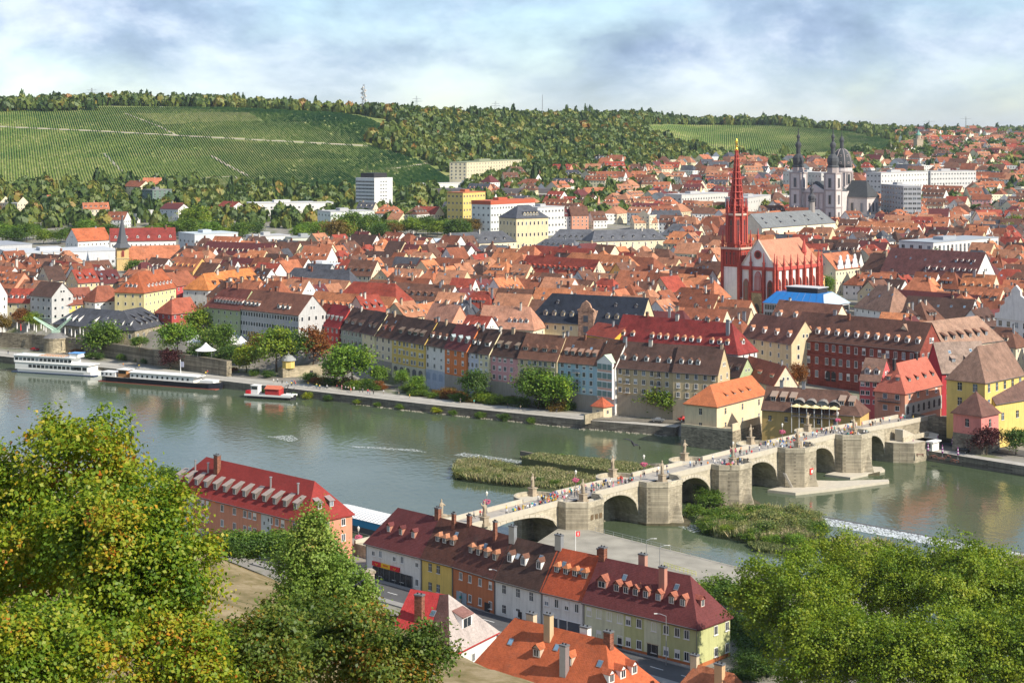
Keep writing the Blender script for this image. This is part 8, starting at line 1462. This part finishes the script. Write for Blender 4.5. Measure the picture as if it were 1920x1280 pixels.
# covered barge by the near bank
ux, uy = -.71, .704; a_ = Vector((-30.5, 426.5)); T = thing('covered_barge', (a_.x, a_.y, 0), math.atan2(uy, ux), 'barge with blue hull and white ribbed cover beside the pink house', 'ship')
mb = MB(); mb.box(0, 24, -9, .2, -.6, 1.6, 0); mb.box(-.05, 24.05, -9.1, .3, -.6, .2, 1); part('hull', mb, [plain((.10, .10, .1)), plain((.5, .42, .3))], T); mb = MB(); mb.box(.2, 24, -9.0, .25, 1.6, 3.4, 0); part('side_wall', mb, [plain((0.03, .25, .48), .45)], T)
mb = MB(); n = 18; 
for k in range(n):
    x0, x1 = .0+24.2*k/n, .0+24.2*(k+.8)/n; pts = [(-9.2+9.6*j/8, 3.4+1.0*math.sin(math.pi*j/8)) for j in range(9)]
    for (y0, z0), (y1, z1) in zip(pts, pts[1:]): mb.poly([(x0, y0, z0+.08), (x0, y1, z1+.08), (x1, y1, z1+.08), (x1, y0, z0+.08)][::-1]); mb.poly([(x1, y0, z0), (x1, y1, z1), (x0+24.2/n, y1, z1), (x0+24.2/n, y0, z0)], 1)
part('ribbed_cover', mb, [WHITE, plain((.4, .4, .41))], T)
a2 = a_ + Vector((ux, uy))*25; T = thing('motor_ship', (a2.x, a2.y, 0), math.atan2(uy, ux), 'white ship with roofed deck behind the pink house', 'ship')
mb = MB(); hull(mb, 26, 7.5, -.5, 2.6); mb.box(1, 22, -3.4, 3.4, 2.5, 4.6, 0); part('hull', mb, [BWH, BWH], T); mb = MB(); mb.box(2, 20, -3.3, 3.3, 6.3, 6.6, 0); [mb.box(2+18*k/6-.06, 2+18*k/6+.06, s*3.2-.06, s*3.2+.06, 4.6, 6.3, 0) for k in range(7) for s in (-1, 1)]; part('deck_roof', mb, [BWH], T); mb = MB(); mb.bar((-2, 1.5, 2.5), (-2, 1.5, 6.0), .35, 0, 6); mb.bar((-2, 1.5, 5.6), (6, 1.5, 5.0), .18, 0, 5); part('loading_crane', mb, [plain((.65, .04, .05))], T)
# ---------------------------------------------------------------- near bank: street, lock, lamps
RU = Vector((.71, -.704)); RN = Vector((-.704, -.71))
def rowpt(s, o_): p = Vector((-30.9, 367)) + RU*s + RN*o_; return p
def nearstrip(name, s0, s1, o0, o1, z, mat):
    mb = MB(); n = 12
    for i in range(n):
        a, b = s0+(s1-s0)*i/n, s0+(s1-s0)*(i+1)/n; q = [rowpt(a, o0), rowpt(a, o1), rowpt(b, o1), rowpt(b, o0)]; mb.poly([(v.x, v.y, z) for v in q])
    return struct(name, mb.data(name, [mat]))
nearstrip('street', -26, 120, 1.6, 9.0, 6.36, ASPH)
def kerb(s0, s1, o0, o1):
    mb = MB(); a, b, c, d = rowpt(s0, o0), rowpt(s0, o1), rowpt(s1, o1), rowpt(s1, o0); mb.prism([(a.x, a.y), (b.x, b.y), (c.x, c.y), (d.x, d.y)], 5.8, 6.48); struct('pavement', mb.data('pavement', [plain((.26, .25, .235), .9, var=.2, scale=.6)]))
kerb(-26, 95, .1, 1.6); kerb(-26, 120, 9.0, 11.0)
mb = MB()
for s0 in range(6, 110, 7): q = [rowpt(s0, 5.2), rowpt(s0, 5.4), rowpt(s0+3, 5.4), rowpt(s0+3, 5.2)]; mb.poly([(v.x, v.y, 6.37) for v in q])
struct('lane_marking', mb.data('lane_marking', [plain((.7, .7, .68))]))
for i, (s, o_) in enumerate(((70, 2.5), (71.5, 2.2), (90, 1.2), (66, 1.0), (30, 1.0))): q = rowpt(s, o_); person((q.x, q.y, 6.5), 'near bank street', 'people on the near street')
pa, pb, pc_, pd = P(1120, 996, 4), P(1400, 1066, 4), P(1400, 1108, 4), P(1050, 1030, 4)
mb = MB(); ext = Vector((pb.x-pa.x, pb.y-pa.y)).normalized()*40; pl4 = [(pd.x, pd.y), (pc_.x+ext.x, pc_.y+ext.y), (pb.x+ext.x, pb.y+ext.y), (pa.x, pa.y), (pa.x-8, pa.y+7), (pd.x-6, pd.y+5)]
mb.prism(pl4, -2, 4.0); struct('lock_platform', mb.data('lock_platform', [plain((.28, .26, .215), .95, var=.45, scale=.22)]))
mb = MB(); n = 28
for i in range(n+1): t = i/n; q = Vector((pa.x, pa.y)).lerp(Vector((pb.x+ext.x, pb.y+ext.y)), t) + Vector((-.5, -.4)); mb.bar((q.x, q.y, 4), (q.x, q.y, 5.15), .045, 0, 5)
for z in (4.6, 5.1): mb.bar((pa.x-.5, pa.y-.4, z), (pb.x+ext.x-.5, pb.y+ext.y-.4, z), .04, 0, 5)
o = part('railing', mb, [METAL], None); tag(o, 'grey metal railing along the lock platform edge', 'railing')
mb = MB(); q0, q1 = P(1245, 1062, 4), P(1305, 1080, 4); mb.bar((q0.x, q0.y, 5.0), (q1.x, q1.y, 5.0), .05); mb.bar((q0.x, q0.y, 4.5), (q1.x, q1.y, 4.5), .05); [mb.bar(q0.lerp(q1, t), q0.lerp(q1, t)+Vector((0, 0, 1)), .05) for t in np.linspace(0, 1, 9)]; o = part('guard_rail', mb, [plain((.6, .6, .12))], None); tag(o, 'yellow guard rail at the lock chamber', 'railing')
def arm_lamp(px, py, h, H, label, d=(1.8, .3)):
    q = P(px, py, h); T = thing('street_light', q, 0, label, 'street light', 'plain lamp posts on the near bank'); mb = MB(); mb.bar((0, 0, 0), (0, 0, H), .09, 0, 6, .06); mb.bar((0, 0, H), (d[0]*.5, d[1]*.5, H+.35), .05); mb.bar((d[0]*.5, d[1]*.5, H+.35), (d[0], d[1], H+.35), .05); part('post', mb, [METAL], T); mb = MB(); mb.box(d[0]-.1, d[0]+.5, d[1]-.12, d[1]+.12, H+.27, H+.42); part('lamp_head', mb, [plain((.6, .6, .58))], T)
arm_lamp(1212, 1068, 4, 6.5, 'lamp post on the lock platform, left of two'); arm_lamp(1237, 1080, 4, 6.3, 'lamp post on the lock platform, right of two'); arm_lamp(936, 1150, 6.4, 8.2, 'lamp post before the white house with dark roof', (-1.9, .4)); arm_lamp(1249, 1246, 6.4, 8.6, 'tall lamp post before the olive-green house', (-2.0, .4))
q = P(1079, 1032, 4); T = thing('signal_post', q, .4, 'white post with square red sign by the bridge pier', 'sign'); mb = MB(); mb.bar((0, 0, 0), (0, 0, 4.6), .1); part('post', mb, [WHITE], T); mb = MB(); mb.box(.1, 1.1, -.06, .06, 3.3, 4.4, 0); mb.box(.5, .6, -.08, -.06, 3.5, 4.2, 1); mb.box(.7, .8, -.08, -.06, 3.5, 4.2, 1); part('panel', mb, [plain((.75, .03, .03), .5), WHITE], T)
q = P(836, 1112, 6.4); T = thing('direction_sign', q, math.atan2(RU.y, RU.x), 'stack of white direction boards before the yellow house', 'sign'); mb = MB(); mb.bar((0, 0, 0), (0, 0, 6.6), .07); mb.bar((1.3, 0, 0), (1.3, 0, 6.6), .07); part('post', mb, [METAL], T)
for k in range(5): mb = MB(); mb.box(-.2, 1.6, -.12, -.05, 3.4+k*.62, 3.95+k*.62, 0); mb.box(.1, 1.1, -.13, -.12, 3.6+k*.62, 3.7+k*.62, 1); part('board', mb, [plain((.6, .64, .68)), plain((.1, .14, .2))], T)
q = P(938, 1128, 6.4); T = thing('bus_stop_sign', q, .2, 'round green and yellow stop sign on a lamp post', 'sign'); mb = MB(); mb.bar((0, 0, 0), (0, 0, 3.4), .05); part('post', mb, [METAL], T); mb = MB(); mb.box(-.45, .45, -.06, .0, 1.9, 3.2, 0); mb.box(-.25, .25, -.08, -.06, 2.3, 2.9, 1); part('panel', mb, [plain((.55, .6, .5)), plain((.05, .3, .14))], T)
lamp(P(672, 1030, 6.3), 'lamp with pink flowers beside the cafe terrace of pink house', True, 5, 'lamps with flower baskets on the near bank')
for i, (px, py) in enumerate(((640, 1026), (652, 1022), (660, 1028), (648, 1032))): table(P(px, py, 6.2), 'small terrace table beside the pink house, %s of four' % NUM[i], (.2, .1, .08), i*.6, 'terrace tables beside the pink house')
q = P(690, 1110, 20); 
T = thing('gate_pillar', (q.x, q.y, gh(q.x, q.y)), .4, 'tall pale stone gate pillar beside the bright green tree', 'pillar'); H = 20.5 + 3 - gh(q.x, q.y); mb = MB(); mb.box(-.9, .9, -.9, .9, -1, H); mb.box(-1.1, 1.1, -1.1, 1.1, H, H+.4); part('shaft', mb, [stonem((.46, .39, .29), .8, .5)], T)
# two dark birds in flight
def bird(px, py, Y, span, roll, label):
    z = CH - (py-HY)/F*Y; x = (px-960)/F*Y; T = thing('flying_bird', (x, Y, z), 0, label, 'bird', 'birds in flight'); T.rotation_euler = (R(20), roll, .4)
    v = [(0, -.35, 0), (0, 0, .02), (0, .32, 0), (0, .55, -.01)]; me = skin(v, [(0, 1), (1, 2), (2, 3)], [.05, .10, .07, .03], 1); me.materials.append(DARKM); o = ob('body', me, T); o.scale = (span, span, span)
    for s in (-1, 1):
        mb = MB(); L = span; pts = [(s*.06*L, -.10*L, 0), (s*.35*L, -.16*L, .16*L), (s*.62*L, -.02*L, .06*L), (s*.80*L, .22*L, -.16*L), (s*.60*L, .16*L, .04*L), (s*.34*L, .12*L, .13*L), (s*.06*L, .14*L, 0)]; mb.mesh(pts + [(p[0], p[1], p[2]-.02*L) for p in pts], [(0, 1, 5, 6), (1, 2, 4, 5), (2, 3, 4), (13, 12, 8, 7), (12, 11, 9, 8), (11, 10, 9)]); part('wing', mb, [DARKM], T)
bird(1187, 832, 120, 1.0, .55, 'black bird gliding over the river above the bridge'); bird(674, 1093, 110, .6, -.5, 'black bird flapping in front of the stone pillar')
# ---------------------------------------------------------------- haze
hm = bpy.data.materials.new('air'); hm.use_nodes = True; nt = hm.node_tree; nt.nodes.clear(); out = nt.nodes.new('ShaderNodeOutputMaterial'); pv = nt.nodes.new('ShaderNodeVolumePrincipled')
pv.inputs['Color'].default_value = (.80, .88, 1.0, 1); pv.inputs['Density'].default_value = HAZE_D = 0.000028; pv.inputs['Anisotropy'].default_value = .2; nt.links.new(pv.outputs[0], out.inputs['Volume'])
mb = MB(); mb.box(-60000, 60000, -900, 27000, -4.5, 245); o = part('haze', mb, [hm], None); o['kind'] = 'stuff'; o['label'] = 'thin summer haze over the whole valley'
# ---------------------------------------------------------------- labels: number what looks alike, left to right
def ordn(n): return '%d%s' % (n, 'th' if 10 <= n % 100 <= 20 else {1: 'st', 2: 'nd', 3: 'rd'}.get(n % 10, 'th'))
groups = {}
for o in TOP:
    if o.get('category'): groups.setdefault(o['label'], []).append(o)
for lb, lst in groups.items():
    if len(lst) < 2: continue
    lst.sort(key=lambda o: pxof(o.location)[0] if o.location.y > 1 else 0)
    for i, o in enumerate(lst): o['label'] = lb + ', ' + (ordn(i+1) + ' from left')
print('objects', len(bpy.data.objects), 'tops', len(TOP))
